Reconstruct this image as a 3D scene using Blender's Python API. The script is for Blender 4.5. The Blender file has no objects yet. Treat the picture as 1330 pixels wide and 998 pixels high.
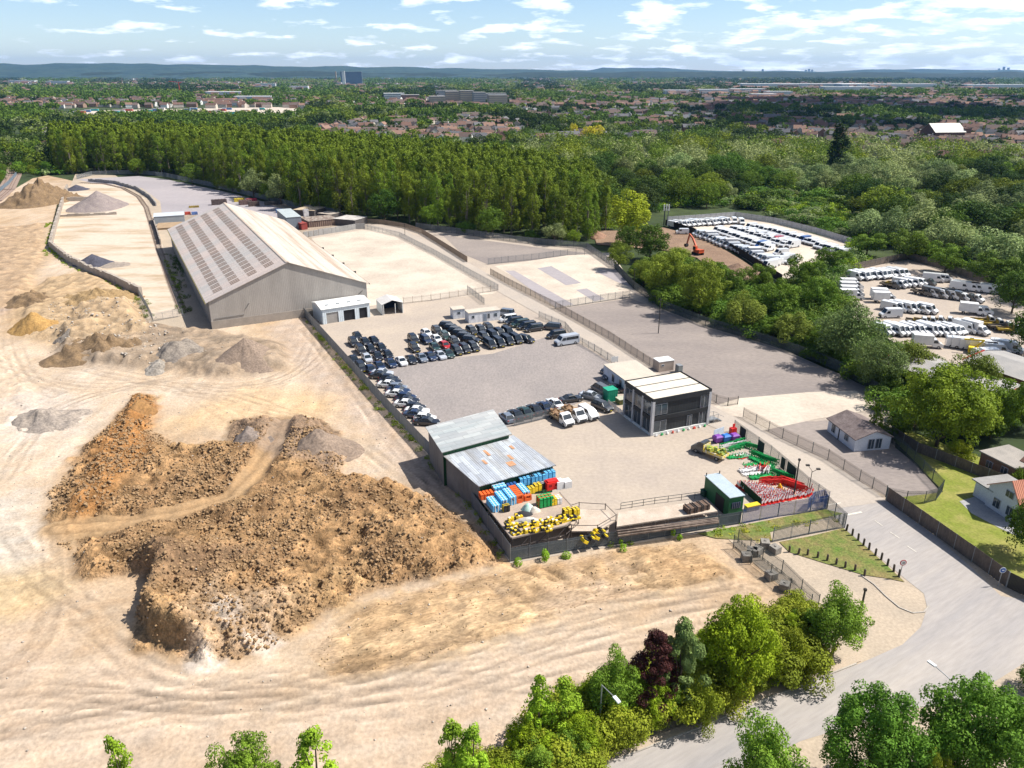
import bpy, math, random
import numpy as np
from mathutils import Vector, Matrix
R = math.radians
rnd = random.Random(7)
NP = np.random.RandomState(11)
sc = bpy.context.scene
col = sc.collection
# ---------------------------------------------------------------- camera
CAM_H = 60.0; F = 1000.0; CX = 665.0; CY = 499.0
PIT = math.atan((499 - 93) / F); cp, sp = math.cos(PIT), math.sin(PIT)
cam = bpy.data.objects.new('camera', bpy.data.cameras.new('camera')); col.objects.link(cam)
cam.location = (0, 0, CAM_H); cam.rotation_euler = (math.pi / 2 - PIT, 0, 0)
cam.data.sensor_fit = 'HORIZONTAL'; cam.data.sensor_width = 36.0; cam.data.lens = 36.0 * F / 1330
cam.data.clip_start = 0.5; cam.data.clip_end = 60000
sc.camera = cam
# ---------------------------------------------------------------- world and sun
SUN_EL, SUN_AZ = R(53), R(84)          # azimuth clockwise from +Y
w = bpy.data.worlds.new('World'); sc.world = w; w.use_nodes = True
nt = w.node_tree; nt.nodes.clear(); N = nt.nodes.new; L = nt.links.new
out = N('ShaderNodeOutputWorld'); bg = N('ShaderNodeBackground'); bg.inputs[1].default_value = SKY_STRENGTH = 0.09
sky = N('ShaderNodeTexSky'); sky.sky_type = 'NISHITA'; sky.sun_disc = False
sky.sun_elevation = SUN_EL; sky.sun_rotation = SUN_AZ; sky.altitude = 60; sky.air_density = 1.0; sky.dust_density = 0.2; sky.ozone_density = 1.3
tc = N('ShaderNodeTexCoord'); sx = N('ShaderNodeSeparateXYZ'); L(tc.outputs['Generated'], sx.inputs[0])
mx = N('ShaderNodeMath'); mx.operation = 'MAXIMUM'; mx.inputs[1].default_value = 0.0; L(sx.outputs[2], mx.inputs[0])
ad = N('ShaderNodeMath'); ad.operation = 'ADD'; ad.inputs[1].default_value = 0.17; L(mx.outputs[0], ad.inputs[0])
dx = N('ShaderNodeMath'); dx.operation = 'DIVIDE'; L(sx.outputs[0], dx.inputs[0]); L(ad.outputs[0], dx.inputs[1])
dy = N('ShaderNodeMath'); dy.operation = 'DIVIDE'; L(sx.outputs[1], dy.inputs[0]); L(ad.outputs[0], dy.inputs[1])
cb = N('ShaderNodeCombineXYZ'); L(dx.outputs[0], cb.inputs[0]); L(dy.outputs[0], cb.inputs[1])
n1 = N('ShaderNodeTexNoise'); n1.inputs['Scale'].default_value = 3.4; n1.inputs['Detail'].default_value = 9; n1.inputs['Roughness'].default_value = 0.56
L(cb.outputs[0], n1.inputs['Vector'])
# more cloud cover to the east (+X)
mb = N('ShaderNodeMath'); mb.operation = 'MULTIPLY_ADD'; mb.inputs[1].default_value = 0.11; L(sx.outputs[0], mb.inputs[0]); L(n1.outputs[0], mb.inputs[2])
rp = N('ShaderNodeValToRGB'); rp.color_ramp.elements[0].position = 0.515; rp.color_ramp.elements[0].color = (0, 0, 0, 1)
rp.color_ramp.elements[1].position = 0.64; rp.color_ramp.elements[1].color = (0.92, 0.92, 0.92, 1); L(mb.outputs[0], rp.inputs[0])
n2 = N('ShaderNodeTexNoise'); n2.inputs['Scale'].default_value = 4.5; n2.inputs['Detail'].default_value = 6; L(cb.outputs[0], n2.inputs['Vector'])
r2 = N('ShaderNodeValToRGB'); r2.color_ramp.elements[0].position = 0.35; r2.color_ramp.elements[0].color = (8.8, 9.6, 10.8, 1)
r2.color_ramp.elements[1].position = 0.6; r2.color_ramp.elements[1].color = (13.5, 13.7, 14.0, 1); L(n2.outputs[0], r2.inputs[0])
mixc = N('ShaderNodeMix'); mixc.data_type = 'RGBA'; L(rp.outputs[0], mixc.inputs[0]); tn = N('ShaderNodeMix'); tn.data_type = 'RGBA'; tn.blend_type = 'MULTIPLY'; tn.inputs[0].default_value = 1; L(sky.outputs[0], tn.inputs[6]); L(tn.outputs[2], mixc.inputs[6]); mz = N('ShaderNodeMapRange'); mz.inputs[2].default_value = .30; L(mx.outputs[0], mz.inputs[0]); zc = N('ShaderNodeMix'); zc.data_type = 'RGBA'; zc.inputs[6].default_value = (.98, 1.10, 1.34, 1); zc.inputs[7].default_value = (.50, .56, .66, 1); L(mz.outputs[0], zc.inputs[0]); L(zc.outputs[2], tn.inputs[7]); L(r2.outputs[0], mixc.inputs[7])
L(mixc.outputs[2], bg.inputs[0]); L(bg.outputs[0], out.inputs[0])
sd = bpy.data.lights.new('sun', 'SUN'); sd.energy = 5.0; sd.angle = R(0.53); sd.color = (1.0, 0.95, 0.87)
sun = bpy.data.objects.new('sun', sd); col.objects.link(sun)
sv = Vector((math.sin(SUN_AZ) * math.cos(SUN_EL), math.cos(SUN_AZ) * math.cos(SUN_EL), math.sin(SUN_EL)))
sun.rotation_euler = (-sv).to_track_quat('-Z', 'Y').to_euler(); sun.location = (0, 0, 200)
sc.view_settings.view_transform = 'Standard'; sc.view_settings.look = 'None'; sc.view_settings.gamma = 1.0
sc.view_settings.use_curve_mapping = False; sc.view_settings.exposure = 0.58
sc.render.engine = 'CYCLES'
sc.cycles.max_bounces = 5; sc.cycles.diffuse_bounces = 2; sc.cycles.glossy_bounces = 2; sc.cycles.transmission_bounces = 3
sc.cycles.volume_bounces = 0; sc.cycles.caustics_reflective = False; sc.cycles.caustics_refractive = False
sc.cycles.use_denoising = True

# ---------------------------------------------------------------- helpers: survey points
def G(x, y, z=0.0):                        # where the sight line through a survey mark meets height z
    u = (x - CX) / F; v = (y - CY) / F
    d = (u, cp - v * sp, -sp - v * cp); t = (z - CAM_H) / d[2]
    return (d[0] * t, d[1] * t)
def ZAT(X, Y, py):                          # height of a point above (X,Y)
    v = (py - CY) / F
    return CAM_H - (Y * sp + v * Y * cp) / (cp - v * sp)
def HZ(bx, by, ty):
    X, Y = G(bx, by); return ZAT(X, Y, ty)
def ang(a, b): return math.atan2(b[1] - a[1], b[0] - a[0])
def dist(a, b): return math.hypot(b[0] - a[0], b[1] - a[1])
def S(y): return F * (sp + (y - CY) / F * cp) / CAM_H
AX = R(116.5)                               # the long axis of the site

# ---------------------------------------------------------------- helpers: objects
def tag(o, label=None, cat=None, group=None, kind=None):
    if label: o['label'] = label
    if cat: o['category'] = cat
    if group: o['group'] = group
    if kind: o['kind'] = kind
    return o
def thing(name, loc, rz=0.0, label=None, cat=None, group=None):
    o = bpy.data.objects.new(name, None); col.objects.link(o); o.empty_display_size = 0.3
    o.location = (loc[0], loc[1], loc[2] if len(loc) > 2 else 0.0); o.rotation_euler = (0, 0, rz)
    return tag(o, label, cat, group)
def link(name, me, parent=None, mats=None):
    o = bpy.data.objects.new(name, me); col.objects.link(o)
    if parent: o.parent = parent
    if mats is not None:
        me.materials.clear()
        for m in (mats if isinstance(mats, (list, tuple)) else [mats]): me.materials.append(m)
    return o
def kids(o): return KIDS.get(o.name, [])
KIDS = {}
def copy_tree(o, parent=None):
    c = o.copy(); col.objects.link(c)
    if parent: c.parent = parent
    for ch in o.children: copy_tree(ch, c)
    return c
class MB:
    def __init__(s): s.v = []; s.f = []; s.m = []
    def add(s, vs, fs, mi=0):
        b = len(s.v); s.v += [tuple(p) for p in vs]
        for f in fs: s.f.append([b + i for i in f]); s.m.append(mi)
        return s
    def box(s, cx, cy, cz, lx, ly, lz, rz=0.0, mi=0):
        c, n = math.cos(rz), math.sin(rz); vs = []
        for k in (-.5, .5):
            for (i, j) in ((-.5, -.5), (.5, -.5), (.5, .5), (-.5, .5)):
                x, y = i * lx, j * ly; vs.append((cx + x * c - y * n, cy + x * n + y * c, cz + k * lz))
        return s.add(vs, [(3, 2, 1, 0), (4, 5, 6, 7), (0, 1, 5, 4), (1, 2, 6, 5), (2, 3, 7, 6), (3, 0, 4, 7)], mi)
    def bar(s, a, b, w_, h_=None, mi=0):
        a, b = Vector(a), Vector(b); h_ = h_ or w_; d = (b - a).normalized()
        up = Vector((0, 0, 1)) if abs(d.z) < .95 else Vector((1, 0, 0))
        x = d.cross(up).normalized() * w_ / 2; y = d.cross(x).normalized() * h_ / 2
        vs = [p + q for p in (a, b) for q in (-x - y, x - y, x + y, -x + y)]
        return s.add(vs, [(3, 2, 1, 0), (4, 5, 6, 7), (0, 1, 5, 4), (1, 2, 6, 5), (2, 3, 7, 6), (3, 0, 4, 7)], mi)
    def tube(s, a, b, r1, r2=None, n=8, mi=0):
        a, b = Vector(a), Vector(b); r2 = r1 if r2 is None else r2; d = (b - a).normalized()
        up = Vector((0, 0, 1)) if abs(d.z) < .95 else Vector((1, 0, 0))
        x = d.cross(up).normalized(); y = d.cross(x).normalized()
        vs = [p + (x * math.cos(2 * math.pi * i / n) + y * math.sin(2 * math.pi * i / n)) * r for p, r in ((a, r1), (b, r2)) for i in range(n)]
        fs = [(i, (i + 1) % n, n + (i + 1) % n, n + i) for i in range(n)] + [tuple(range(n - 1, -1, -1)), tuple(range(n, 2 * n))]
        return s.add(vs, fs, mi)
    def prism(s, pts, z0, z1, mi=0):
        n = len(pts); vs = [(p[0], p[1], z0) for p in pts] + [(p[0], p[1], z1) for p in pts]
        return s.add(vs, [tuple(range(n - 1, -1, -1)), tuple(range(n, 2 * n))] + [(i, (i + 1) % n, n + (i + 1) % n, n + i) for i in range(n)], mi)
    def profile(s, pr, hw, mi=0):            # side profile (x,z) swept across y; hw(z) half width
        n = len(pr); vs = [(x, -hw(x, z), z) for x, z in pr] + [(x, hw(x, z), z) for x, z in pr]
        return s.add(vs, [tuple(range(n)), tuple(range(2 * n - 1, n - 1, -1))] + [(i, n + i, n + (i + 1) % n, (i + 1) % n) for i in range(n)], mi)
    def quad(s, a, b, c, d, mi=0): return s.add([a, b, c, d], [(0, 1, 2, 3)], mi)
    def mesh(s, name, mats, smooth=False):
        me = bpy.data.meshes.new(name); me.from_pydata(s.v, [], s.f)
        for m in (mats if isinstance(mats, (list, tuple)) else [mats]): me.materials.append(m)
        me.polygons.foreach_set('material_index', s.m)
        if smooth: me.polygons.foreach_set('use_smooth', [True] * len(s.f))
        me.update(); return me
    def build(s, name, mats, parent=None, smooth=False): return link(name, s.mesh(name, mats, smooth), parent)
def np_mesh(name, V, Q, mats, smooth=False, cols=None):     # V (n,3), Q (m,4) or (m,3)
    me = bpy.data.meshes.new(name); n, m, k = len(V), len(Q), Q.shape[1]
    me.vertices.add(n); me.vertices.foreach_set('co', V.astype(np.float32).ravel())
    me.loops.add(m * k); me.loops.foreach_set('vertex_index', Q.astype(np.int32).ravel())
    me.polygons.add(m); me.polygons.foreach_set('loop_start', np.arange(0, m * k, k, dtype=np.int32))
    me.polygons.foreach_set('loop_total', np.full(m, k, dtype=np.int32))
    if smooth: me.polygons.foreach_set('use_smooth', np.ones(m, dtype=bool))
    for mt in (mats if isinstance(mats, (list, tuple)) else [mats]): me.materials.append(mt)
    if cols is not None:
        ca = me.color_attributes.new('Col', 'FLOAT_COLOR', 'POINT')
        c4 = np.ones((n, 4), dtype=np.float32); c4[:, :3] = cols; ca.data.foreach_set('color', c4.ravel())
    me.update(calc_edges=True); me.validate(); return me

# ---------------------------------------------------------------- helpers: materials
MATS = {}
def M(name, c1, c2=None, scale=0.5, rough=0.85, fine=0.12, fscale=6.0, bump=0.0, bscale=8.0, metal=0.0, stretch=(1, 1, 1), coat=0.0,
      attr=False, spec=0.3, lo=0.35, hi=0.65, translu=0.0, objrand=0.0, glass=False, rot=0.0):
    if name in MATS: return MATS[name]
    m = bpy.data.materials.new(name); m.use_nodes = True; t = m.node_tree; t.nodes.clear(); A = t.nodes.new; K = t.links.new
    o = A('ShaderNodeOutputMaterial'); b = A('ShaderNodeBsdfPrincipled')
    c2 = c2 or tuple(x * 0.8 for x in c1)
    co = A('ShaderNodeTexCoord'); mp = A('ShaderNodeMapping'); mp.inputs['Scale'].default_value = stretch; vr = A('ShaderNodeVectorRotate'); vr.rotation_type = 'Z_AXIS'; vr.inputs['Angle'].default_value = -rot; K(co.outputs['Object'], vr.inputs['Vector']); K(vr.outputs[0], mp.inputs[0])
    nz = A('ShaderNodeTexNoise'); nz.inputs['Scale'].default_value = scale; nz.inputs['Detail'].default_value = 7; nz.inputs['Roughness'].default_value = 0.6; K(mp.outputs[0], nz.inputs['Vector'])
    ra = A('ShaderNodeMapRange'); ra.inputs[1].default_value = lo; ra.inputs[2].default_value = hi; K(nz.outputs[0], ra.inputs[0])
    mi = A('ShaderNodeMix'); mi.data_type = 'RGBA'; mi.inputs[6].default_value = (*c1, 1); mi.inputs[7].default_value = (*c2, 1); K(ra.outputs[0], mi.inputs[0])
    cur = mi.outputs[2]
    if attr:
        at = A('ShaderNodeAttribute'); at.attribute_name = 'Col'
        mm = A('ShaderNodeMix'); mm.data_type = 'RGBA'; mm.blend_type = 'MULTIPLY'; mm.inputs[0].default_value = 1; K(at.outputs[0], mm.inputs[6]); K(cur, mm.inputs[7]); cur = mm.outputs[2]
    if fine:
        n2 = A('ShaderNodeTexNoise'); n2.inputs['Scale'].default_value = fscale; n2.inputs['Detail'].default_value = 5; K(mp.outputs[0], n2.inputs['Vector'])
        r2 = A('ShaderNodeMapRange'); r2.inputs[1].default_value = 0.3; r2.inputs[2].default_value = 0.7; r2.inputs[3].default_value = 1 - fine; r2.inputs[4].default_value = 1 + fine; K(n2.outputs[0], r2.inputs[0])
        hs = A('ShaderNodeHueSaturation'); K(cur, hs.inputs['Color']); K(r2.outputs[0], hs.inputs['Value']); cur = hs.outputs[0]
    if objrand:
        oi = A('ShaderNodeObjectInfo'); r3 = A('ShaderNodeMapRange'); r3.inputs[3].default_value = 1 - objrand; r3.inputs[4].default_value = 1 + objrand; K(oi.outputs['Random'], r3.inputs[0])
        h3 = A('ShaderNodeHueSaturation'); K(cur, h3.inputs['Color']); K(r3.outputs[0], h3.inputs['Value'])
        r4 = A('ShaderNodeMapRange'); r4.inputs[3].default_value = 0.5 + objrand * .06; r4.inputs[4].default_value = 0.5 - objrand * .06
        mo = A('ShaderNodeMath'); mo.operation = 'FRACT'; mq = A('ShaderNodeMath'); mq.operation = 'MULTIPLY'; mq.inputs[1].default_value = 17.3
        K(oi.outputs['Random'], mq.inputs[0]); K(mq.outputs[0], mo.inputs[0]); K(mo.outputs[0], r4.inputs[0]); K(r4.outputs[0], h3.inputs['Hue']); cur = h3.outputs[0]
    K(cur, b.inputs['Base Color']); b.inputs['Roughness'].default_value = rough; b.inputs['Metallic'].default_value = metal
    b.inputs['Specular IOR Level'].default_value = spec; b.inputs['Coat Weight'].default_value = coat; b.inputs['Coat Roughness'].default_value = 0.08
    if bump:
        n3 = A('ShaderNodeTexNoise'); n3.inputs['Scale'].default_value = bscale; n3.inputs['Detail'].default_value = 8; K(mp.outputs[0], n3.inputs['Vector'])
        bp = A('ShaderNodeBump'); bp.inputs['Strength'].default_value = 1.0; bp.inputs['Distance'].default_value = bump; K(n3.outputs[0], bp.inputs['Height']); K(bp.outputs[0], b.inputs['Normal'])
    last = b.outputs[0]
    if translu:
        tl = A('ShaderNodeBsdfTranslucent'); K(cur, tl.inputs[0]); ms = A('ShaderNodeMixShader'); ms.inputs[0].default_value = translu
        K(last, ms.inputs[1]); K(tl.outputs[0], ms.inputs[2]); last = ms.outputs[0]
    K(last, o.inputs[0]); MATS[name] = m; return m
def ribbed(name, c1, c2, period, axis=0, rough=0.6, metal=0.0, depth=0.05, streak=(1, 1, 1), lo=.35, hi=.65, scale=.3, dark=0.12, objrand=0, sheets=None):
    """sheet metal or boards: ribs across one local axis, streaks of wear"""
    m = M(name, c1, c2, scale=scale, rough=rough, metal=metal, stretch=streak, lo=lo, hi=hi, fine=.08, objrand=objrand)
    if m.get('rib'): return m
    m['rib'] = 1; t = m.node_tree; A = t.nodes.new; K = t.links.new
    b = [n for n in t.nodes if n.type == 'BSDF_PRINCIPLED'][0]
    if sheets:                                  # separate sheets, each weathered a little differently
        L_, W_, q_, turn = sheets; bc = b.inputs['Base Color'].links[0].from_socket; c0 = A('ShaderNodeTexCoord'); vr = A('ShaderNodeVectorRotate'); vr.rotation_type = 'Z_AXIS'; vr.inputs['Angle'].default_value = turn
        bk_ = A('ShaderNodeTexBrick'); bk_.inputs['Scale'].default_value = 1; bk_.inputs['Brick Width'].default_value = L_; bk_.inputs['Row Height'].default_value = W_; bk_.inputs['Mortar Size'].default_value = .03; bk_.offset = .37
        bk_.inputs['Color1'].default_value = (1 - q_, 1 - q_, 1 - q_ * .8, 1); bk_.inputs['Color2'].default_value = (1 + q_, 1 + q_, 1 + q_, 1); bk_.inputs['Mortar'].default_value = (.6, .6, .6, 1)
        ml = A('ShaderNodeMix'); ml.data_type = 'RGBA'; ml.blend_type = 'MULTIPLY'; ml.inputs[0].default_value = 1; K(c0.outputs['Object'], vr.inputs['Vector']); K(vr.outputs[0], bk_.inputs['Vector']); K(bc, ml.inputs[6]); K(bk_.outputs[0], ml.inputs[7]); K(ml.outputs[2], b.inputs['Base Color'])
    co = A('ShaderNodeTexCoord'); wv = A('ShaderNodeTexWave'); wv.wave_type = 'BANDS'; wv.bands_direction = 'XYZ'[axis]
    wv.inputs['Scale'].default_value = 0.314 / period; wv.inputs['Distortion'].default_value = 0; K(co.outputs['Object'], wv.inputs['Vector'])
    bp = A('ShaderNodeBump'); bp.inputs['Distance'].default_value = depth; bp.inputs['Strength'].default_value = 1; K(wv.outputs['Fac'], bp.inputs['Height']); K(bp.outputs[0], b.inputs['Normal'])
    return m
# numpy value noise
def _h(ix, iy, s):
    n = (ix.astype(np.int64) * 374761393 + iy.astype(np.int64) * 668265263 + s * 974634777) & 0x7fffffff
    n = ((n ^ (n >> 13)) * 1274126177) & 0x7fffffff
    return ((n ^ (n >> 16)) & 0xffff) / 65535.0
def vn(x, y, s=0):
    ix, iy = np.floor(x), np.floor(y); fx, fy = x - ix, y - iy; fx = fx * fx * (3 - 2 * fx); fy = fy * fy * (3 - 2 * fy)
    a, b, c, d = _h(ix, iy, s), _h(ix + 1, iy, s), _h(ix, iy + 1, s), _h(ix + 1, iy + 1, s)
    return (a * (1 - fx) + b * fx) * (1 - fy) + (c * (1 - fx) + d * fx) * fy
def fbm(x, y, sc_, oc=4, s=0, g=.5):
    r = 0; a = 1; t = 0
    for i in range(oc): r = r + a * vn(x * sc_ + 13.7 * i, y * sc_ - 7.1 * i, s + i); t += a; a *= g; sc_ *= 2.03
    return r / t
def sdf(x, y, poly):                         # signed distance, positive inside
    d = np.full(x.shape, 1e9); ins = np.zeros(x.shape, bool); n = len(poly)
    for i in range(n):
        ax, ay = poly[i]; bx, by = poly[(i + 1) % n]; ex, ey = bx - ax, by - ay
        t = np.clip(((x - ax) * ex + (y - ay) * ey) / (ex * ex + ey * ey + 1e-9), 0, 1)
        d = np.minimum(d, np.hypot(x - ax - t * ex, y - ay - t * ey))
        c = ((ay > y) != (by > y)) & (x < (bx - ax) * (y - ay) / (by - ay + 1e-12) + ax); ins ^= c
    return np.where(ins, d, -d)
def sstep(a, b, x): t = np.clip((x - a) / (b - a), 0, 1); return t * t * (3 - 2 * t)
def inside(p, poly):
    c = False; n = len(poly); x, y = p
    for i in range(n):
        ax, ay = poly[i]; bx, by = poly[(i + 1) % n]
        if (ay > y) != (by > y) and x < (bx - ax) * (y - ay) / (by - ay) + ax: c = not c
    return c
def GP(pts, z=0): return [G(x, y, z) for x, y in pts]
# ================================================================ GROUND
HZB = 25000
m_green = M('field ground', (0.028, 0.045, 0.014), (0.05, 0.07, 0.022), scale=0.012, fine=.3, fscale=.15, rough=1)
mb = MB(); mb.quad((-HZB, -3000, -.25), (HZB, -3000, -.25), (HZB, HZB + 3000, -.25), (-HZB, HZB + 3000, -.25))
tag(mb.build('ground', m_green), kind='structure')
# far hills
def hills(name, pts, depth, mat, seed, fs=1.0):
    # pts: (pixel x, pixel y of the ridge) at distance D
    D = depth; xs = np.linspace(-350, 1700, 260); ys = np.interp(xs, [p[0] for p in pts], [p[1] for p in pts])
    V = []; nx = len(xs)
    prof = [(-.28, 0), (-.16, .45), (-.07, .8), (0, 1), (.1, .9), (.3, 0)]
    for r_, (dd, hh) in enumerate(prof):
        for i, (px, py) in enumerate(zip(xs, ys)):
            Y = D * (1 + dd * fs); u = (px - CX) / F; X = u * D / cp * (1 + dd * fs * .5)
            z = ZAT(0, D, py); z = max(z, 2) * hh + (vn(np.array([px * .05 + r_]), np.array([r_ * 3.1]), seed)[0] - .5) * 22 * (hh > 0)
            V.append((X, Y, z - (8 if hh == 0 else 0)))
    Q = [(r_ * nx + i, r_ * nx + i + 1, (r_ + 1) * nx + i + 1, (r_ + 1) * nx + i) for r_ in range(len(prof) - 1) for i in range(nx - 1)]
    o = link(name, np_mesh(name, np.array(V), np.array(Q), mat, True)); return tag(o, kind='structure')
m_hill = M('wooded hills', (0.02, 0.045, 0.04), (0.045, 0.075, 0.055), scale=0.004, fine=.35, fscale=.02, rough=1)  # teal blue in the base colour paints in part of the distance haze
hills('hills', [(-350, 78), (0, 80), (120, 84), (200, 82), (330, 84), (430, 86), (560, 88), (660, 90), (760, 93), (1700, 97)], 9500, m_hill, 3)
hills('wooded_rise', [(x_, 94.6 + 1.1 * math.sin(x_ * .013) + .8 * math.sin(x_ * .05 + 1)) for x_ in range(-350, 1701, 12)], 7800, M('wooded rise', (.010, .022, .010), (.03, .045, .02), scale=.01, fine=.5, fscale=.05, rough=1), 5, .3)
hills('far_hills', [(-350, 84), (500, 90), (680, 91), (755, 92), (765, 88), (790, 89), (830, 88), (850, 90), (900, 92), (1020, 93), (1060, 91), (1150, 90), (1250, 92), (1330, 92), (1700, 92)], 12500, m_hill, 9)

# --- the big earth site, one terrain grid
SITE = GP([(-420, 1180), (-420, 420), (-60, 300), (-30, 258), (20, 245), (42, 232), (62, 228), (100, 236), (75, 262), (66, 300), (66, 322), (182, 385), (190, 418), (240, 425), (276, 428), (395, 412), (440, 462), (500, 530), (552, 585), (600, 640), (663, 730), (760, 713), (905, 690), (935, 688), (955, 712), (1035, 778), (1075, 815), (1060, 868), (1000, 895), (900, 930), (760, 985), (480, 1180)])
ys = [40.0]
while ys[-1] < 520: ys.append(ys[-1] + max(.3, ys[-1] * .0036))
ys = np.array(ys); GX = .40; xs = np.arange(-330, 62, GX)
XX, YY = np.meshgrid(xs, ys); X = XX.ravel(); Y = YY.ravel()
keep = (X > -Y * .74 - 14)
sdS = sdf(X, Y, SITE)
n_big = fbm(X, Y, 1 / 28., 4, 1); n_mid = fbm(X, Y, 1 / 7., 4, 5); n_fin = fbm(X, Y, 1 / 1.6, 4, 9); n_cl = fbm(X, Y, 1 / .9, 3, 21); n_hug = fbm(X, Y, 1 / 75., 3, 33)
Hh = (n_big - .5) * .5 + (n_mid - .5) * .18
def col_(c): return np.array(c)[None, :]
C = col_((.44, .332, .232)) + (n_big - .5)[:, None] * col_((.10, .14, .17)) + (n_mid - .5)[:, None] * col_((.14, .13, .12)) + (n_fin - .5)[:, None] * col_((.07, .065, .06))
C = C * (1 + (n_hug - .5)[:, None] * col_((.25, .32, .40)))
def blend(wt, c, vary=.25):
    global C
    cc = col_(c) * (1 + (n_fin - .5)[:, None] * vary * 2)
    C = C * (1 - wt[:, None]) + cc * wt[:, None]
def region(pts, soft=2.0, rag=4.0): 
    d = sdf(X, Y, GP(pts)) + (n_mid - .5) * rag + (n_fin - .5) * rag * .5; return sstep(-soft, soft, d), d
# broad stains and tints
wt, _ = region([(0, 820), (180, 870), (360, 900), (600, 870), (1000, 790), (1000, 900), (600, 1050), (-100, 1050)], 6, 10); blend(wt * .6, (.44, .34, .255))
wt, _ = region([(395, 415), (430, 470), (560, 600), (640, 700), (560, 650), (470, 560), (380, 470), (340, 425)], 3, 5); blend(wt * .75, (.40, .32, .26))
wt, _ = region([(190, 560), (220, 540), (330, 500), (440, 520), (420, 545), (330, 560)], 5, 6); blend(wt * .6, (.54, .37, .2))
wt, _ = region([(-100, 650), (50, 640), (62, 700), (40, 760), (-100, 790)], 4, 6); blend(wt * .8, (.50, .44, .37))
wt, _ = region([(-100, 740), (60, 735), (75, 770), (20, 800), (-100, 820)], 3, 5); blend(wt * .8, (.40, .29, .16), .6)
wt, _ = region([(-20, 290), (15, 300), (20, 400), (-60, 440)], 3, 6); blend(wt * .6, (.33, .26, .23))
wt, _ = region([(0, 530), (60, 505), (125, 530), (110, 560), (20, 570)], 3, 5); blend(wt * .6, (.47, .41, .36))
wt, _ = region([(20, 385), (110, 350), (185, 400), (180, 450), (80, 450), (20, 430)], 4, 6); blend(wt * .55, (.46, .31, .15), .4)
# wheel tracks, long streaks running along the haul roads
for (pl, wd) in (([(0, 700 + 250), (200, 905), (420, 890), (640, 845), (800, 810), (960, 770)], 3.2), ([(0, 560), (60, 600), (68, 700), (60, 780), (-20, 850)], 3),
                 ([(395, 430), (470, 520), (560, 630), (640, 720)], 2.5), ([(200, 480), (330, 500), (420, 480), (400, 430)], 4), ([(0, 480), (150, 470), (260, 520), (330, 510)], 5), ([(0, 900), (250, 880), (520, 920), (700, 880)], 4)):
    P = GP(pl); d = np.full(X.shape, 1e9)
    for a, b in zip(P[:-1], P[1:]):
        ex, ey = b[0] - a[0], b[1] - a[1]; t = np.clip(((X - a[0]) * ex + (Y - a[1]) * ey) / (ex * ex + ey * ey), 0, 1)
        d = np.minimum(d, np.hypot(X - a[0] - t * ex, Y - a[1] - t * ey))
    d = d + (n_big - .5) * 3; s_ = np.sin(d * 4.2) * np.exp(-(d / wd) ** 2)
    C *= 1 + (s_ * .05 * (n_mid - .1))[:, None]; Hh += s_ * .03 * n_mid
# the great spoil mound
MOUND = [(65, 640), (100, 600), (150, 545), (178, 515), (200, 520), (198, 560), (235, 578), (290, 572), (300, 548), (345, 545), (400, 548), (440, 565), (452, 592), (440, 618), (500, 628), (560, 645), (610, 680), (650, 730), (560, 752), (470, 768), (420, 792), (380, 830), (310, 858), (250, 855), (195, 838), (176, 800), (195, 752), (180, 742), (120, 752), (92, 720), (60, 690)]
wt, d = region(MOUND, 1.8, 5.5)
rough = sstep(-.5, 2.5, d)
hm = sstep(-1, 5.5, d) * (1.5 + 2.0 * (n_mid - .3) + 1.4 * (n_big - .5))
Hh += hm + rough * ((n_fin - .5) * 1.15 + np.abs(n_cl - .5) * .9 + sstep(.55, .7, fbm(X, Y, 1 / 3., 3, 71)) * -.6)
blend(wt, (.335, .212, .108), .9)
dk = sstep(.5, .62, fbm(X, Y, 1 / 6., 4, 40)); blend(wt * dk * .6, (.21, .13, .07), .6); pl_ = sstep(.53, .66, fbm(X, Y, 1 / 11., 4, 44)); blend(wt * pl_ * .5, (.40, .27, .14), .6)
wt2, _ = region([(120, 600), (178, 515), (205, 530), (200, 590), (120, 690), (80, 700)], 2, 4); blend(wt2 * .75, (.33, .16, .055), .4)
wt2, _ = region([(215, 640), (300, 600), (330, 640), (270, 700), (200, 740), (150, 720)], 3, 6); blend(wt2 * .5, (.19, .125, .07), .5)
wt2, _ = region([(255, 770), (300, 790), (380, 800), (350, 850), (280, 850)], 2, 8); blend(wt2 * .35, (.50, .42, .33), .4)
for wp in ([(285, 805), (305, 800), (312, 820), (298, 830)], [(320, 835), (355, 822), (375, 835), (350, 852), (325, 850)], [(250, 855), (290, 862), (275, 875), (245, 868)]):
    wt2, _ = region(wp, .8, 3); blend(wt2 * .7, (.50, .44, .38), .4)
wt2, _ = region([(180, 745), (240, 735), (330, 720), (300, 745), (215, 790), (190, 780)], 2, 6); blend(wt2 * .5, (.17, .12, .085), .5)
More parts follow.
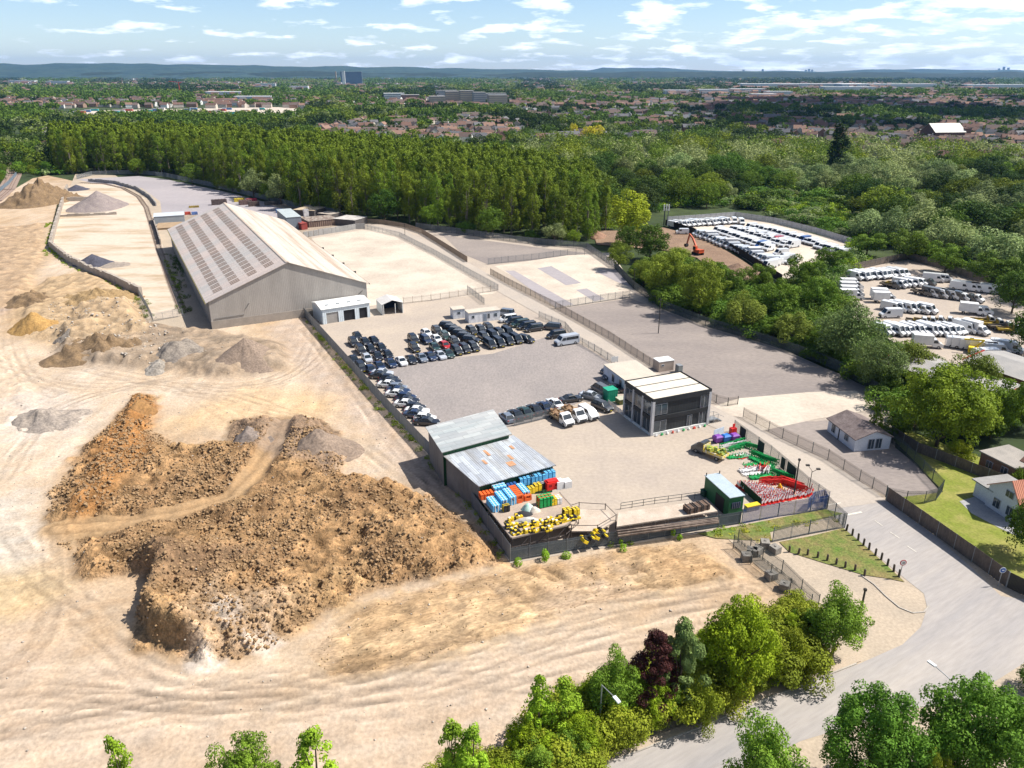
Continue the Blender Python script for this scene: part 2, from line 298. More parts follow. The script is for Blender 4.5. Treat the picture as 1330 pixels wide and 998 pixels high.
# ramp track that crosses the mound
P = GP([(70, 690), (150, 686), (240, 672), (300, 655), (335, 620), (362, 575), (372, 548)]); d = np.full(X.shape, 1e9)
for a, b in zip(P[:-1], P[1:]):
    ex, ey = b[0] - a[0], b[1] - a[1]; t = np.clip(((X - a[0]) * ex + (Y - a[1]) * ey) / (ex * ex + ey * ey), 0, 1)
    d = np.minimum(d, np.hypot(X - a[0] - t * ex, Y - a[1] - t * ey))
d = d + (n_mid - .5) * 1.2; k = np.exp(-(d / 2.1) ** 4); TRK = k; Hh = Hh * (1 - k * .75) + k * .25 * 1.6; rt = np.exp(-((d - .95) / .3) ** 2) * k; Hh -= rt * .22
C = C * (1 - k[:, None] * .8) + col_((.40, .265, .145)) * k[:, None] * .8; C *= 1 - (rt * .28)[:, None]
wt2, _ = region([(300, 548), (345, 545), (400, 548), (440, 565), (452, 592), (435, 622), (390, 612), (340, 592), (290, 575)], 1.5, 4); blend(wt2 * .8, (.24, .18, .135), .4)
# deep cut on the mound's lower left, casting its own shade
P = GP([(206, 748), (190, 775), (178, 810), (190, 838), (225, 855)])
d = np.full(X.shape, 1e9)
for a, b in zip(P[:-1], P[1:]):
    ex, ey = b[0] - a[0], b[1] - a[1]; t = np.clip(((X - a[0]) * ex + (Y - a[1]) * ey) / (ex * ex + ey * ey), 0, 1)
    d = np.minimum(d, np.hypot(X - a[0] - t * ex, Y - a[1] - t * ey))
sdm = sdf(X, Y, GP(MOUND)); Hh += np.exp(-((d - 1.4) / 2.4) ** 2) * 3.0 * sstep(0, 1.2, sdm)
# orange graded bank below the fence
BANK = [(400, 850), (470, 790), (570, 760), (680, 738), (800, 715), (900, 705), (945, 745), (900, 760), (760, 785), (640, 830), (520, 870), (430, 880)]
wt, d = region(BANK, 2.0, 4.5); Hh += sstep(-2, 5, d) * (.3 + (n_mid - .5) * .25) + sstep(-.5, 2, d) * (n_fin - .5) * .2
wt = wt * sstep(.3, .6, n_mid + .12); blend(wt * .7, (.455, .315, .17), .6); blend(wt * sstep(.5, .62, fbm(X, Y, 1 / 5., 4, 90)) * .5, (.33, .22, .12), .5); Hh += sstep(0, 2, d) * (n_fin - .5) * .5
u_ = X * math.cos(R(20)) + Y * math.sin(R(20)); v_ = -X * math.sin(R(20)) + Y * math.cos(R(20))
gr = fbm(u_ * .9 + v_ * .5, v_ * .22, 1.0, 3, 60); gs = sstep(.56, .6, gr) * wt * sstep(.45, .6, fbm(X, Y, 1 / 14., 3, 61)); Hh -= gs * .45; C *= 1 - (gs * .35)[:, None]
g2 = sstep(.52, .6, fbm(u_ * .05, v_ * .7, 1.0, 4, 63)) * wt; C *= 1 - (g2 * .16)[:, None] * col_((.8, 1, 1.2))
# scraping marks that follow the haul directions
wb = sstep(120, 85, Y); s1 = fbm(u_ * .045, v_ * .8, 1.0, 4, 81) - .5; s2 = fbm(-u_ * .8 + v_ * .25, v_ * .05 + u_ * .02, 1.0, 4, 83) - .5
C *= 1 + ((wb * s1 + (1 - wb) * s2) * .30)[:, None] * col_((.8, 1, 1.2)) * (1 - sstep(-1, 1, sdm))[:, None]
rp_ = np.random.RandomState(55)
def rut(pl, jit, wd=.26, dep=.05, tone=.14):
    P = [(x_ + rp_.uniform(-jit, jit), y_ + rp_.uniform(-jit, jit)) for x_, y_ in GP(pl)]; pts_ = []
    for i in range(len(P) - 1):
        p0, p1, p2, p3 = P[max(i - 1, 0)], P[i], P[i + 1], P[min(i + 2, len(P) - 1)]
        for t in (0, .25, .5, .75): pts_.append(tuple(.5 * (2 * b + (c - a) * t + (2 * a - 5 * b + 4 * c - e) * t * t + (-a + 3 * b - 3 * c + e) * t ** 3) for a, b, c, e in zip(p0, p1, p2, p3)))
    pts_.append(P[-1]); xm, ym = [p[0] for p in pts_], [p[1] for p in pts_]; m_ = (X > min(xm) - 3) & (X < max(xm) + 3) & (Y > min(ym) - 3) & (Y < max(ym) + 3); x_, y_ = X[m_], Y[m_]; d = np.full(x_.shape, 1e9)
    for a, b in zip(pts_[:-1], pts_[1:]):
        ex, ey = b[0] - a[0], b[1] - a[1]; t = np.clip(((x_ - a[0]) * ex + (y_ - a[1]) * ey) / (ex * ex + ey * ey + 1e-9), 0, 1); d = np.minimum(d, np.hypot(x_ - a[0] - t * ex, y_ - a[1] - t * ey))
    k_ = np.exp(-((d - 1.0) / wd) ** 2) * (.35 + n_mid[m_]); Hh[m_] -= k_ * dep; e_ = np.exp(-((d - 1.55) / .3) ** 2); Hh[m_] += e_ * dep * .5; C[m_] *= (1 - k_ * tone + e_ * .06)[:, None]
HAUL = [[(-20, 960), (120, 935), (300, 905), (480, 880), (660, 840), (800, 806), (960, 768)], [(-20, 900), (150, 890), (330, 915), (520, 905), (700, 868), (900, 815)], [(396, 428), (450, 490), (520, 580), (590, 660), (640, 718)], [(60, 470), (160, 490), (270, 505), (360, 495), (410, 455), (400, 425)],
        [(-20, 470), (100, 500), (200, 500), (300, 520), (430, 560), (560, 640)], [(10, 300), (20, 380), (10, 440), (40, 490), (90, 510)], [(-10, 700), (60, 760), (140, 830), (260, 890), (400, 900)], [(68, 690), (70, 760), (40, 840), (-10, 880)], [(420, 870), (520, 860), (700, 800), (900, 755), (950, 750)], [(230, 505), (300, 530), (345, 560)], [(0, 620), (60, 560), (110, 520), (190, 495), (300, 480)]]
for hi_, (pl, n_) in enumerate(zip(HAUL, (9, 6, 7, 7, 6, 6, 6, 4, 6, 3, 5))):
    for _ in range(n_): rut(pl, 2.6 if hi_ != 7 else 1.2)
# low rough rises over the left part
for (pts, h_, c_, v) in (([(72, 442), (110, 402), (190, 396), (240, 428), (300, 436), (372, 448), (376, 482), (290, 492), (150, 478), (80, 468)], 1.9, (.25, .19, .135), .7), ([(-30, 300), (60, 290), (62, 335), (30, 395), (-40, 410)], 1.0, (.34, .24, .15), .6), ([(20, 400), (60, 365), (130, 350), (185, 400), (190, 440), (100, 450), (40, 440)], 1.4, (.36, .26, .16), .6),
                         ([(-80, 480), (10, 450), (60, 520), (0, 560), (-100, 560)], .6, None, 0)):
    wt, d = region(pts, 2, 4); Hh += sstep(-1, 4, d) * h_ * (.4 + n_mid) + sstep(0, 2, d) * (n_fin - .5) * .9
    if c_: blend(wt * .85, c_, v)
edge = sstep(0, 5, sdS); Hh = np.maximum(Hh * edge, -.12)
C = np.clip(C, .03, .75)
idx = np.arange(len(X)).reshape(XX.shape)
Q = np.stack([idx[:-1, :-1].ravel(), idx[:-1, 1:].ravel(), idx[1:, 1:].ravel(), idx[1:, :-1].ravel()], 1)
ok = (sdS > -.4) & keep; Q = Q[ok[Q].all(1)]
used = np.unique(Q); remap = np.zeros(len(X), int); remap[used] = np.arange(len(used))
V = np.stack([X, Y, Hh], 1)[used]; C = C[used]; Q = remap[Q]
m_earth = M('bare earth', (1.06, 1.03, 1.0), (.88, .90, .93), scale=.35, fine=.16, fscale=2.2, rough=.95, bump=.09, bscale=2.2, attr=True, spec=.1)
m_bank = M('graded clay', (1.08, 1.03, 1.0), (.78, .76, .74), scale=.7, fine=.28, fscale=3, rough=1, bump=.22, bscale=1.6, attr=True, spec=.05, stretch=(.6, 1.3, 1), rot=R(20))
m_spoil = M('clodded earth', (1.12, 1.05, 1.0), (.62, .62, .62), scale=1.1, fine=.3, fscale=4, rough=1, bump=.35, bscale=2.0, attr=True, spec=.05)
me = np_mesh('earth_site', V, Q, [m_earth, m_spoil, m_bank], True, C); qc = V[Q].mean(1); mi_ = ((sdf(qc[:, 0], qc[:, 1], GP(MOUND)) + (fbm(qc[:, 0], qc[:, 1], 1 / 7., 4, 5) - .5) * 5.5 > .2) & (np.take(TRK, used)[Q].mean(1) < .4)).astype(np.int32); mi_[sdf(qc[:, 0], qc[:, 1], GP(BANK)) > 0] = 2; me.polygons.foreach_set('material_index', mi_); tag(link('earth_site', me), kind='structure')
print('site verts', len(V), 'quads', len(Q))
HF = {}
def hfield(x, y):
    j = int(np.clip(np.searchsorted(ys, y), 0, len(ys) - 1)); i = int(np.clip(round((x + 330) / GX), 0, len(xs) - 1)); return float(Hh[j * len(xs) + i])
def trk(x, y):
    j = int(np.clip(np.searchsorted(ys, y), 0, len(ys) - 1)); i = int(np.clip(round((x + 330) / GX), 0, len(xs) - 1)); return float(TRK[j * len(xs) + i])
# loose clods and stones: nobody could count them
def pebbles(name, pts_px, n, smin, smax, mat, seed, on=True, z=0):
    r_ = np.random.RandomState(seed); poly = GP(pts_px); a = np.array(poly); V = []; Q = []
    base = np.array([(1, 0, 0), (-1, 0, 0), (0, 1, 0), (0, -1, 0), (0, 0, .75), (0, 0, -.6)]); T = np.array([(0, 2, 4), (2, 1, 4), (1, 3, 4), (3, 0, 4), (2, 0, 5), (1, 2, 5), (3, 1, 5), (0, 3, 5)]); k = 0
    while k < n:
        x, y = r_.uniform(a[:, 0].min(), a[:, 0].max()), r_.uniform(a[:, 1].min(), a[:, 1].max())
        if not inside((x, y), poly) or (on and trk(x, y) > .3) or (name == 'soil_clods' and vn(np.array([x / 5.]), np.array([y / 5.]), 91)[0] < r_.uniform(.1, .62)): continue
        s_ = smin + (smax - smin) * r_.rand() ** 4; b = base * (1 + r_.uniform(-.35, .35, (6, 3))) * s_; an = r_.rand() * 6.28; c, q = math.cos(an), math.sin(an)
        b = np.stack([b[:, 0] * c - b[:, 1] * q, b[:, 0] * q + b[:, 1] * c, b[:, 2]], 1)
        V.append(b + (x, y, (hfield(x, y) if on else z) + s_ * .2)); Q.append(T + 6 * k); k += 1
    o = link(name, np_mesh(name, np.concatenate(V), np.concatenate(Q), mat)); return tag(o, kind='stuff')
m_clod = M('earth clods', (.34, .22, .115), (.24, .155, .085), scale=.6, rough=1, fine=.3, fscale=1.0)
m_stone = M('pale stones', (.5, .45, .39), (.3, .26, .22), scale=.8, rough=1, fine=.3, fscale=2)
tag(pebbles('soil_clods', MOUND, 24000, .05, .36, m_clod, 5), 'loose brown clods of earth strewn over the spoil mound', 'soil clods')
tag(pebbles('rubble_stones', [(60, 400), (180, 380), (230, 450), (200, 480), (70, 450)], 700, .1, .5, m_stone, 6), 'grey rubble stones scattered among the heaps by the aggregate yard', 'rubble')
tag(pebbles('bank_clods', BANK, 1500, .03, .15, M('ochre clods', (.44, .31, .17), (.36, .25, .13), scale=.6, rough=1), 8), 'ochre lumps of clay on the graded bank below the palisade fence', 'soil clods')
tag(pebbles('site_stones', [(0, 440), (400, 430), (650, 740), (940, 780), (1000, 860), (700, 960), (0, 980)], 1600, .04, .2, m_stone, 12), 'small pale stones scattered across the bare sandy site', 'stones')

# --- hard surfaces, each a sheet a few millimetres or centimetres above the one below
SHN = [0]
def sheet(name, pts, z, mat, label=None, kind='structure', thick=0):
    SHN[0] += 1; z += SHN[0] * .0012                # no two sheets share a plane
    P = GP(pts); m_ = MB()
    if thick: m_.prism(P, z - thick, z)
    else: m_.add([(x, y, z) for x, y in P], [tuple(range(len(P)))])
    # face up
    a = sum(P[i][0] * P[(i + 1) % len(P)][1] - P[(i + 1) % len(P)][0] * P[i][1] for i in range(len(P)))
    if a < 0 and not thick: m_.f[0] = m_.f[0][::-1]
    return tag(m_.build(name, mat), kind=kind)
m_conc = M('pale concrete', (.55, .475, .39), (.43, .365, .30), scale=.07, fine=.10, fscale=1.2, rough=.9, lo=.4, hi=.62)
m_conc2 = M('worn concrete yard', (.42, .35, .28), (.35, .295, .25), scale=.08, fine=.09, fscale=1.6, rough=.9)
m_grav = M('grey planings', (.285, .25, .232), (.235, .21, .20), scale=.09, fine=.14, fscale=2.5, rough=.95, stretch=(1, .45, 1))
m_grav2 = M('purple grey gravel', (.275, .235, .21), (.215, .185, .172), scale=.06, fine=.12, fscale=2, rough=.95, stretch=(.5, 1, 1))
m_grav3 = M('lilac planings', (.35, .315, .32), (.29, .265, .275), scale=.03, fine=.08, fscale=1, rough=.95, stretch=(.5, 1, 1))
m_sandg = M('sandy verge', (.42, .34, .255), (.35, .29, .225), scale=.15, fine=.14, fscale=3, rough=.95)
m_asph = M('dusty road', (.385, .345, .31), (.275, .26, .258), scale=.16, fine=.08, fscale=3, rough=.85, stretch=(.15, 1.0, 1), lo=.36, hi=.68, rot=R(33))
m_aspr = M('concrete road', (.42, .36, .30), (.36, .315, .275), scale=.10, fine=.07, fscale=2, rough=.9)
m_dirtbr = M('brown yard dirt', (.27, .18, .12), (.20, .13, .09), scale=.12, fine=.2, fscale=1.5, rough=1, bump=.1)
YB = [(395, 410), (412, 400), (404, 300), (470, 288), (560, 300), (620, 300), (700, 318), (770, 322), (830, 372), (862, 398), (1000, 446), (1145, 512), (1165, 560), (1160, 600), (1222, 640), (1222, 655), (1160, 662), (1110, 690), (1070, 662), (960, 684), (905, 694), (760, 716), (663, 732), (552, 590)]
sheet('yard_concrete', YB, 0.03, m_conc2)
sheet('north_concrete_yard', [(405, 310), (470, 299), (505, 298), (545, 318), (600, 350), (648, 378), (640, 382), (480, 398), (476, 402)], .05, m_conc)
sheet('far_planings_yard', [(100, 233), (180, 229), (215, 233), (290, 249), (345, 263), (372, 274), (360, 284), (205, 277), (192, 262), (165, 246), (115, 237)], .04, m_grav3)
sheet('strip_yard', [(575, 306), (640, 314), (700, 322), (770, 330), (772, 334), (700, 338), (634, 344), (600, 330)], .05, m_grav2)
sheet('patched_yard', [(642, 346), (737, 332), (795, 328), (826, 378), (818, 386), (740, 398), (700, 378)], .05, m_conc)
for i, p_ in enumerate(([(656, 352), (668, 352), (745, 396), (722, 400)], [(698, 349), (716, 346), (755, 368), (735, 371)], [(748, 377), (762, 375), (786, 389), (772, 392)], [(772, 352), (800, 350), (820, 374), (800, 366)])):
    sheet('planings_patch', p_, .07, m_grav3)
sheet('east_yard', [(722, 402), (818, 388), (858, 402), (916, 426), (1000, 450), (1100, 490), (1143, 516), (1140, 520), (960, 540), (852, 482), (790, 441)], .05, m_grav2)
sheet('east_yard_apron', [(905, 535), (960, 518), (1050, 510), (1110, 508), (1140, 520), (1120, 535), (1060, 545), (990, 560), (960, 542)], .065, m_conc)
sheet('access_road', [(473, 293), (520, 298), (566, 318), (637, 358), (720, 405), (790, 443), (852, 484), (905, 517), (965, 548), (1016, 572), (1075, 600), (1120, 628), (1152, 652), (1060, 665), (1075, 655), (1030, 622), (970, 575), (880, 535), (798, 474), (734, 428), (648, 380), (611, 359), (545, 322), (500, 300)], .075, m_aspr)
sheet('car_yard_gravel', [(500, 480), (545, 470), (640, 460), (730, 432), (796, 474), (778, 510), (716, 541), (668, 553), (640, 560), (556, 560), (540, 530)], .055, m_grav)
sheet('bungalow_yard', [(970, 546), (1060, 548), (1120, 540), (1160, 560), (1160, 580), (1188, 602), (1222, 640), (1215, 652), (1155, 648), (1116, 625), (1075, 598), (1016, 571)], .055, m_grav2)
# aggregate yard beside the sidings
sheet('aggregate_yard', [(70, 304), (88, 245), (104, 238), (150, 240), (188, 258), (200, 285), (218, 340), (240, 412), (190, 415), (182, 380), (66, 322)], .05, M('stained concrete', (.53, .44, .35), (.38, .29, .19), scale=.12, fine=.12, fscale=1.5, stretch=(.35, 1, 1), lo=.46, hi=.66))
sheet('siding_strip', [(150, 236), (185, 245), (208, 262), (212, 290), (232, 345), (258, 412), (276, 428), (240, 425), (222, 365), (200, 290), (190, 262), (160, 244)], .035, m_sandg)
sheet('gap_ground', [(98, 226), (150, 228), (235, 288), (280, 430), (190, 422), (58, 322)], .01, m_sandg)
sheet('scrap_ground', [(205, 284), (290, 262), (345, 262), (440, 276), (478, 290), (470, 303), (400, 313), (360, 300), (226, 302)], .0045, M('scrap ground', (.25, .20, .155), (.36, .29, .22), scale=.15, fine=.25, fscale=1.5))
# roads in the south east
sheet('verge_ground', [(935, 690), (1075, 655), (1150, 640), (1225, 700), (1400, 820), (1700, 1000), (1500, 1300), (600, 1300), (740, 990), (900, 925), (1060, 862), (1068, 810), (955, 710)], .02, m_sandg)
sheet('main_road', [(700, 1035), (780, 997), (900, 950), (1000, 908), (1118, 862), (1172, 838), (1196, 815), (1204, 790), (1200, 772), (1175, 752), (1100, 690), (1072, 660), (1150, 650), (1216, 698), (1262, 738), (1300, 775), (1400, 790), (1600, 700), (1600, 800), (1330, 862), (1262, 905), (1150, 930), (1041, 963), (900, 1030), (800, 1090), (700, 1120)], .045, m_asph)
sheet('footpath', [(735, 1003), (880, 946), (990, 900), (1090, 858), (1112, 850), (1118, 860), (1000, 906), (900, 948), (780, 995), (740, 1013)], .15, M('footpath', (.44, .35, .26), (.38, .31, .24), scale=.3), thick=.12)
m_kerb = M('kerb stone', (.42, .38, .33), rough=.9)
def strip(name, pts, w_, h_, mat, z=0.02):
    P = GP(pts); m_ = MB()
    for a, b in zip(P[:-1], P[1:]):
        m_.box((a[0] + b[0]) / 2, (a[1] + b[1]) / 2, z + h_ / 2, dist(a, b), w_, h_, ang(a, b))
    return tag(m_.build(name, mat), kind='structure')
strip('kerb', [(740, 1014), (780, 996), (900, 949), (1000, 907), (1112, 863)], .16, .145, m_kerb, .03)
strip('kerb', [(1118, 748), (1135, 760), (1150, 775), (1168, 790), (1185, 797), (1200, 796), (1206, 788)], .16, .12, m_kerb, .03)
m_line = M('road paint', (.7, .66, .58), (.5, .45, .38), scale=1.5, fine=.2, rough=.8)
def line(name, a, b, w_, z=.1):
    a, b = G(*a), G(*b); m_ = MB(); m_.box((a[0] + b[0]) / 2, (a[1] + b[1]) / 2, z, dist(a, b), w_, .006, ang(a, b)); return tag(m_.build(name, m_line), kind='structure')
line('give_way_line', (1098, 670), (1119, 666), .35); line('give_way_line', (1072, 657), (1092, 654), .2)
for a, b in (((1136, 677), (1146, 684)), ((1156, 692), (1168, 700)), ((1178, 710), (1190, 718))): line('centre_dash', a, b, .12, .1)
# grass
m_grass = M('rough grass', (.10, .155, .028), (.22, .17, .07), scale=.35, fine=.35, fscale=4, rough=1, bump=.06, bscale=6)
m_lawn = M('garden lawn', (.17, .20, .03), (.29, .26, .08), scale=.22, fine=.2, fscale=3, rough=1, lo=.45, hi=.7)
sheet('grass_triangle', [(1012, 705), (1055, 697), (1095, 687), (1130, 716), (1175, 757), (1150, 752), (1122, 748), (1066, 731), (1025, 718)], .1, m_grass)
sheet('grass_strip', [(905, 694), (960, 684), (1070, 662), (1095, 668), (1000, 692), (1003, 704), (960, 702), (930, 700)], .08, m_grass)
sheet('garden', [(1158, 648), (1225, 640), (1190, 602), (1160, 572), (1180, 560), (1340, 620), (1345, 760), (1306, 762), (1216, 697)], .06, m_lawn)
sheet('patio', [(1246, 652), (1270, 645), (1284, 652), (1318, 686), (1330, 690), (1322, 698), (1300, 688), (1262, 668)], .09, M('patio slabs', (.35, .34, .34), (.28, .28, .29), scale=1))
sheet('compound_ground', [(866, 290), (954, 282), (1004, 290), (1108, 318), (1100, 335), (1060, 345), (1015, 366), (1000, 358), (941, 320), (900, 304)], .05, m_conc)
sheet('compound_ground', [(1088, 372), (1120, 346), (1180, 338), (1300, 372), (1330, 400), (1345, 440), (1330, 500), (1200, 470), (1140, 432), (1090, 405)], .05, m_conc2)
sheet('digging_ground', [(800, 300), (862, 296), (900, 306), (945, 326), (1000, 362), (1000, 380), (950, 372), (905, 335), (860, 325), (775, 318), (770, 300)], .05, m_dirtbr)
# ================================================================ BUILDINGS
def frame(a, b): return a, ang(a, b)
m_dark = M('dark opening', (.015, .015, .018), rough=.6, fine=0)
m_glass = M('window glass', (.03, .04, .05), (.06, .08, .1), rough=.08, fine=0, spec=.6)
m_white = M('white paint', (.72, .72, .70), (.62, .62, .60), scale=.6, rough=.6, fine=.04)
m_galv = M('galvanised steel', (.30, .31, .32), (.22, .235, .25), scale=.8, rough=.5, metal=.3)
# ---- the great warehouse
A0 = G(276, 428); e_ = HZ(276, 428, 392.2); Bc = G(475.7, 367.6, e_); Dc = G(226.2, 296.5, e_)
Wd = dist(A0, Bc); rz = ang(A0, Bc); Dp = dist(A0, Dc) - 1
wh = thing('warehouse', A0, rz, 'long pale warehouse with a corrugated pitched roof and rows of narrow rooflights', 'warehouse')
mid = (A0[0] + math.cos(rz) * Wd / 2, A0[1] + math.sin(rz) * Wd / 2); rz_h = ZAT(mid[0], mid[1], 341)
m_whw = ribbed('fibre cement wall', (.36, .33, .30), (.30, .275, .25), .45, 0, .85, 0, .015, (1, 1, .25), scale=.4)
m_whl = ribbed('weathered roof sheet', (.52, .435, .39), (.45, .42, .395), .4, 1, .85, 0, .06, (.12, 1, 1), .4, .6, .12, sheets=(6.2, 1.1, .07, 0))
m_whr = ribbed('bright roof sheet', (.50, .445, .385), (.36, .28, .215), .4, 1, .8, 0, .03, (1.0, .03, 1), .48, .64, .45, sheets=(6.2, 1.1, .05, 0))
m_base = M('concrete plinth', (.33, .29, .25), (.26, .23, .20), scale=.4, rough=.9)
g = MB(); g.add([(0, 0, 2.1), (Wd, 0, 2.1), (Wd, 0, e_), (Wd / 2, 0, rz_h - .1), (0, 0, e_)], [(0, 1, 2, 3, 4)]); g.build('gable_wall', m_whw, wh)
g = MB(); g.add([(0, Dp, 0), (Wd, Dp, 0), (Wd, Dp, e_), (Wd / 2, Dp, rz_h - .1), (0, Dp, e_)], [(4, 3, 2, 1, 0)]); g.build('gable_wall', m_whw, wh)
g = MB(); g.box(Wd / 2, 0, 1.05, Wd + .1, .3, 2.1); g.build('plinth', m_base, wh)
m_whs = ribbed('side sheeting', (.30, .28, .25), (.24, .22, .20), .45, 1, .9, 0, .06, (1, 1, .25), scale=.4)
for x in (0, Wd): g = MB(); g.quad((x, 0, 0), (x, Dp, 0), (x, Dp, e_), (x, 0, e_)); g.build('side_wall', m_whs, wh)
for s_ in (0, 1):
    x0, x1 = (-.7, Wd / 2) if s_ == 0 else (Wd + .7, Wd / 2); sl = (rz_h - e_) / (Wd / 2); z0 = e_ - .7 * sl; g = MB(); yv = (-.4, Dp + .4)
    vs = [(x0, yv[0], z0), (x1, yv[0], rz_h), (x1, yv[1], rz_h), (x0, yv[1], z0)]; vt = [(x, y, z + .15) for x, y, z in vs]
    g.add(vs + vt, [(3, 2, 1, 0), (4, 5, 6, 7), (0, 1, 5, 4), (1, 2, 6, 5), (2, 3, 7, 6), (3, 0, 4, 7)] if s_ == 0 else [(0, 1, 2, 3), (7, 6, 5, 4), (4, 5, 1, 0), (5, 6, 2, 1), (6, 7, 3, 2), (7, 4, 0, 3)])
    g.build('roof', m_whl if s_ == 0 else m_whr, wh)
g = MB()
for t_ in (-.5, .5): g.quad((Wd / 2 - .5, -.4, rz_h + .12 - .5 * 0), (Wd / 2, -.4, rz_h + .27), (Wd / 2, Dp + .4, rz_h + .27), (Wd / 2 - .5, Dp + .4, rz_h + .12)); break
g.quad((Wd / 2 + .5, Dp + .4, rz_h + .12), (Wd / 2, Dp + .4, rz_h + .27), (Wd / 2, -.4, rz_h + .27), (Wd / 2 + .5, -.4, rz_h + .12)); g.build('ridge_cap', M('ridge cap', (.58, .47, .38), rough=.8), wh)
m_slot = M('dirty rooflight', (.12, .075, .05), (.19, .12, .08), scale=.6, rough=.7)
sl = (rz_h - e_) / (Wd / 2)
for fr in (.15, .37, .59, .81):
    g = MB(); y = 4.0; i = 0
    while y < Dp - 3:
        xc = Wd / 2 * fr; dxx = 1.15
        z = lambda x: e_ + x * sl + .19
        g.quad((xc - dxx, y, z(xc - dxx)), (xc + dxx, y, z(xc + dxx)), (xc + dxx, y + .55, z(xc + dxx)), (xc - dxx, y + .55, z(xc - dxx)))
        y += 1.15 if i % 3 < 2 else 1.9; i += 1
    g.build('rooflight_row', m_slot, wh)
g = MB(); g.box(-.78, Dp / 2, e_ - .35, .16, Dp + .8, .18); g.build('gutter', M('yellowed gutter', (.45, .38, .14)), wh)
g = MB(); g.box(Wd + .8, Dp / 2, e_ - .32, .18, Dp + .8, .2)
for i in range(4): g.box(Wd + 1.0, 14 + i * 12, e_ - .2, .6, .5, .5)
g.build('gutter', M('dark gutter', (.07, .065, .06)), wh)
for pa, pb, w1 in (((.8, -.08, 2.6), (8, -.08, 2.75), .12), ((Wd - 5, -.1, 2.4), (Wd - 1.2, -.1, 5.2), .15), ((8.5, -.1, 4.2), (9.6, -.1, 5.6), .14)): g = MB(); g.bar(pa, pb, w1); g.build('pipe', M('grey pipe', (.18, .17, .16)), wh)
# ---- three-bay garage
a, b = G(419.8, 421.9), G(480.8, 412); W_ = dist(a, b); hh = 4.0; dp_ = 7.5
m_wcl = ribbed('white cladding', (.60, .66, .70), (.50, .56, .60), .5, 0, .5, .0, .03)
gr = thing('garage', a, ang(a, b), 'white three bay garage with shallow roof against the warehouse gable', 'garage')
g = MB(); bays = [(1.0, 4.2, .6), (5.6, 8.6, .05), (9.2 + .6, 12.2 - .2, .05)]; H2 = 2.9
xs_ = [0]; 
for p0, p1, _ in bays: g.box((xs_[-1] + p0) / 2, 0, hh / 2, p0 - xs_[-1], .2, hh); g.box((p0 + p1) / 2, 0, (H2 + hh) / 2, p1 - p0, .2, hh - H2); xs_.append(p1)
g.box((xs_[-1] + W_) / 2, 0, hh / 2, W_ - xs_[-1], .2, hh)
g.box(0, dp_ / 2 + .1, hh / 2, .2, dp_, hh); g.box(W_, dp_ / 2 + .1, hh / 2, .2, dp_, hh); g.box(W_ / 2, dp_ + .1, hh / 2, W_, .2, hh); g.build('wall', m_wcl, gr)
g = MB(); z0, z1 = hh + .02, hh + .9; g.add([(-.3, -.4, z0), (W_ + .3, -.4, z0), (W_ + .3, dp_ * .55, z1), (-.3, dp_ * .55, z1), (W_ + .3, dp_ + .4, z0 + .1), (-.3, dp_ + .4, z0 + .1)], [(0, 1, 2, 3), (3, 2, 4, 5), (0, 3, 5), (1, 4, 2)])
g.build('roof', m_white, gr)
for i in range(4):
    x = 2.0 + i * 2.9; g = MB(); g.box(x, 1.8, hh + .54, .9, .7, .1); g.build('rooflight', M('rooflight grp', (.35, .38, .4)), gr)
for i, (p0, p1, q) in enumerate(bays):
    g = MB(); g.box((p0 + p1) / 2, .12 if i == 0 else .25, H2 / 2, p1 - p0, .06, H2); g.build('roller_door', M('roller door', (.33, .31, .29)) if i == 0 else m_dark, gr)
# ---- open fronted shelter
a, b = G(497.3, 410), G(523.6, 407.4); W_ = dist(a, b); rz_ = ang(a, b) ; hh = 2.9; dp_ = 6
cs = thing('open_shelter', a, R(24), 'small white open fronted vehicle shelter with dark interior beside the garage', 'shelter')
W_ = 5.6
g = MB(); g.box(0, dp_ / 2, hh / 2, .12, dp_, hh); g.box(W_ / 2, dp_, hh / 2, W_, .12, hh); g.box(W_, dp_ / 2, hh / 2, .12, dp_, hh); g.build('wall', m_white, cs)
g = MB(); g.add([(-.2, -.2, hh), (W_ / 2, -.2, hh + 1), (W_ + .2, -.2, hh), (-.2, dp_ + .2, hh), (W_ / 2, dp_ + .2, hh + 1), (W_ + .2, dp_ + .2, hh)], [(0, 1, 4, 3), (1, 2, 5, 4)]); g.build('roof', M('shelter roof', (.6, .58, .56), (.5, .47, .45), scale=.6), cs)
for x in (.3, W_ * .62, W_ - .1): g = MB(); g.box(x, 0, hh / 2, .16, .16, hh); g.build('post', m_white, cs)
g = MB(); g.box(W_ / 2, dp_ - .2, hh / 2, W_ - .3, .05, hh - .2); g.build('back_lining', M('navy lining', (.02, .03, .06)), cs)
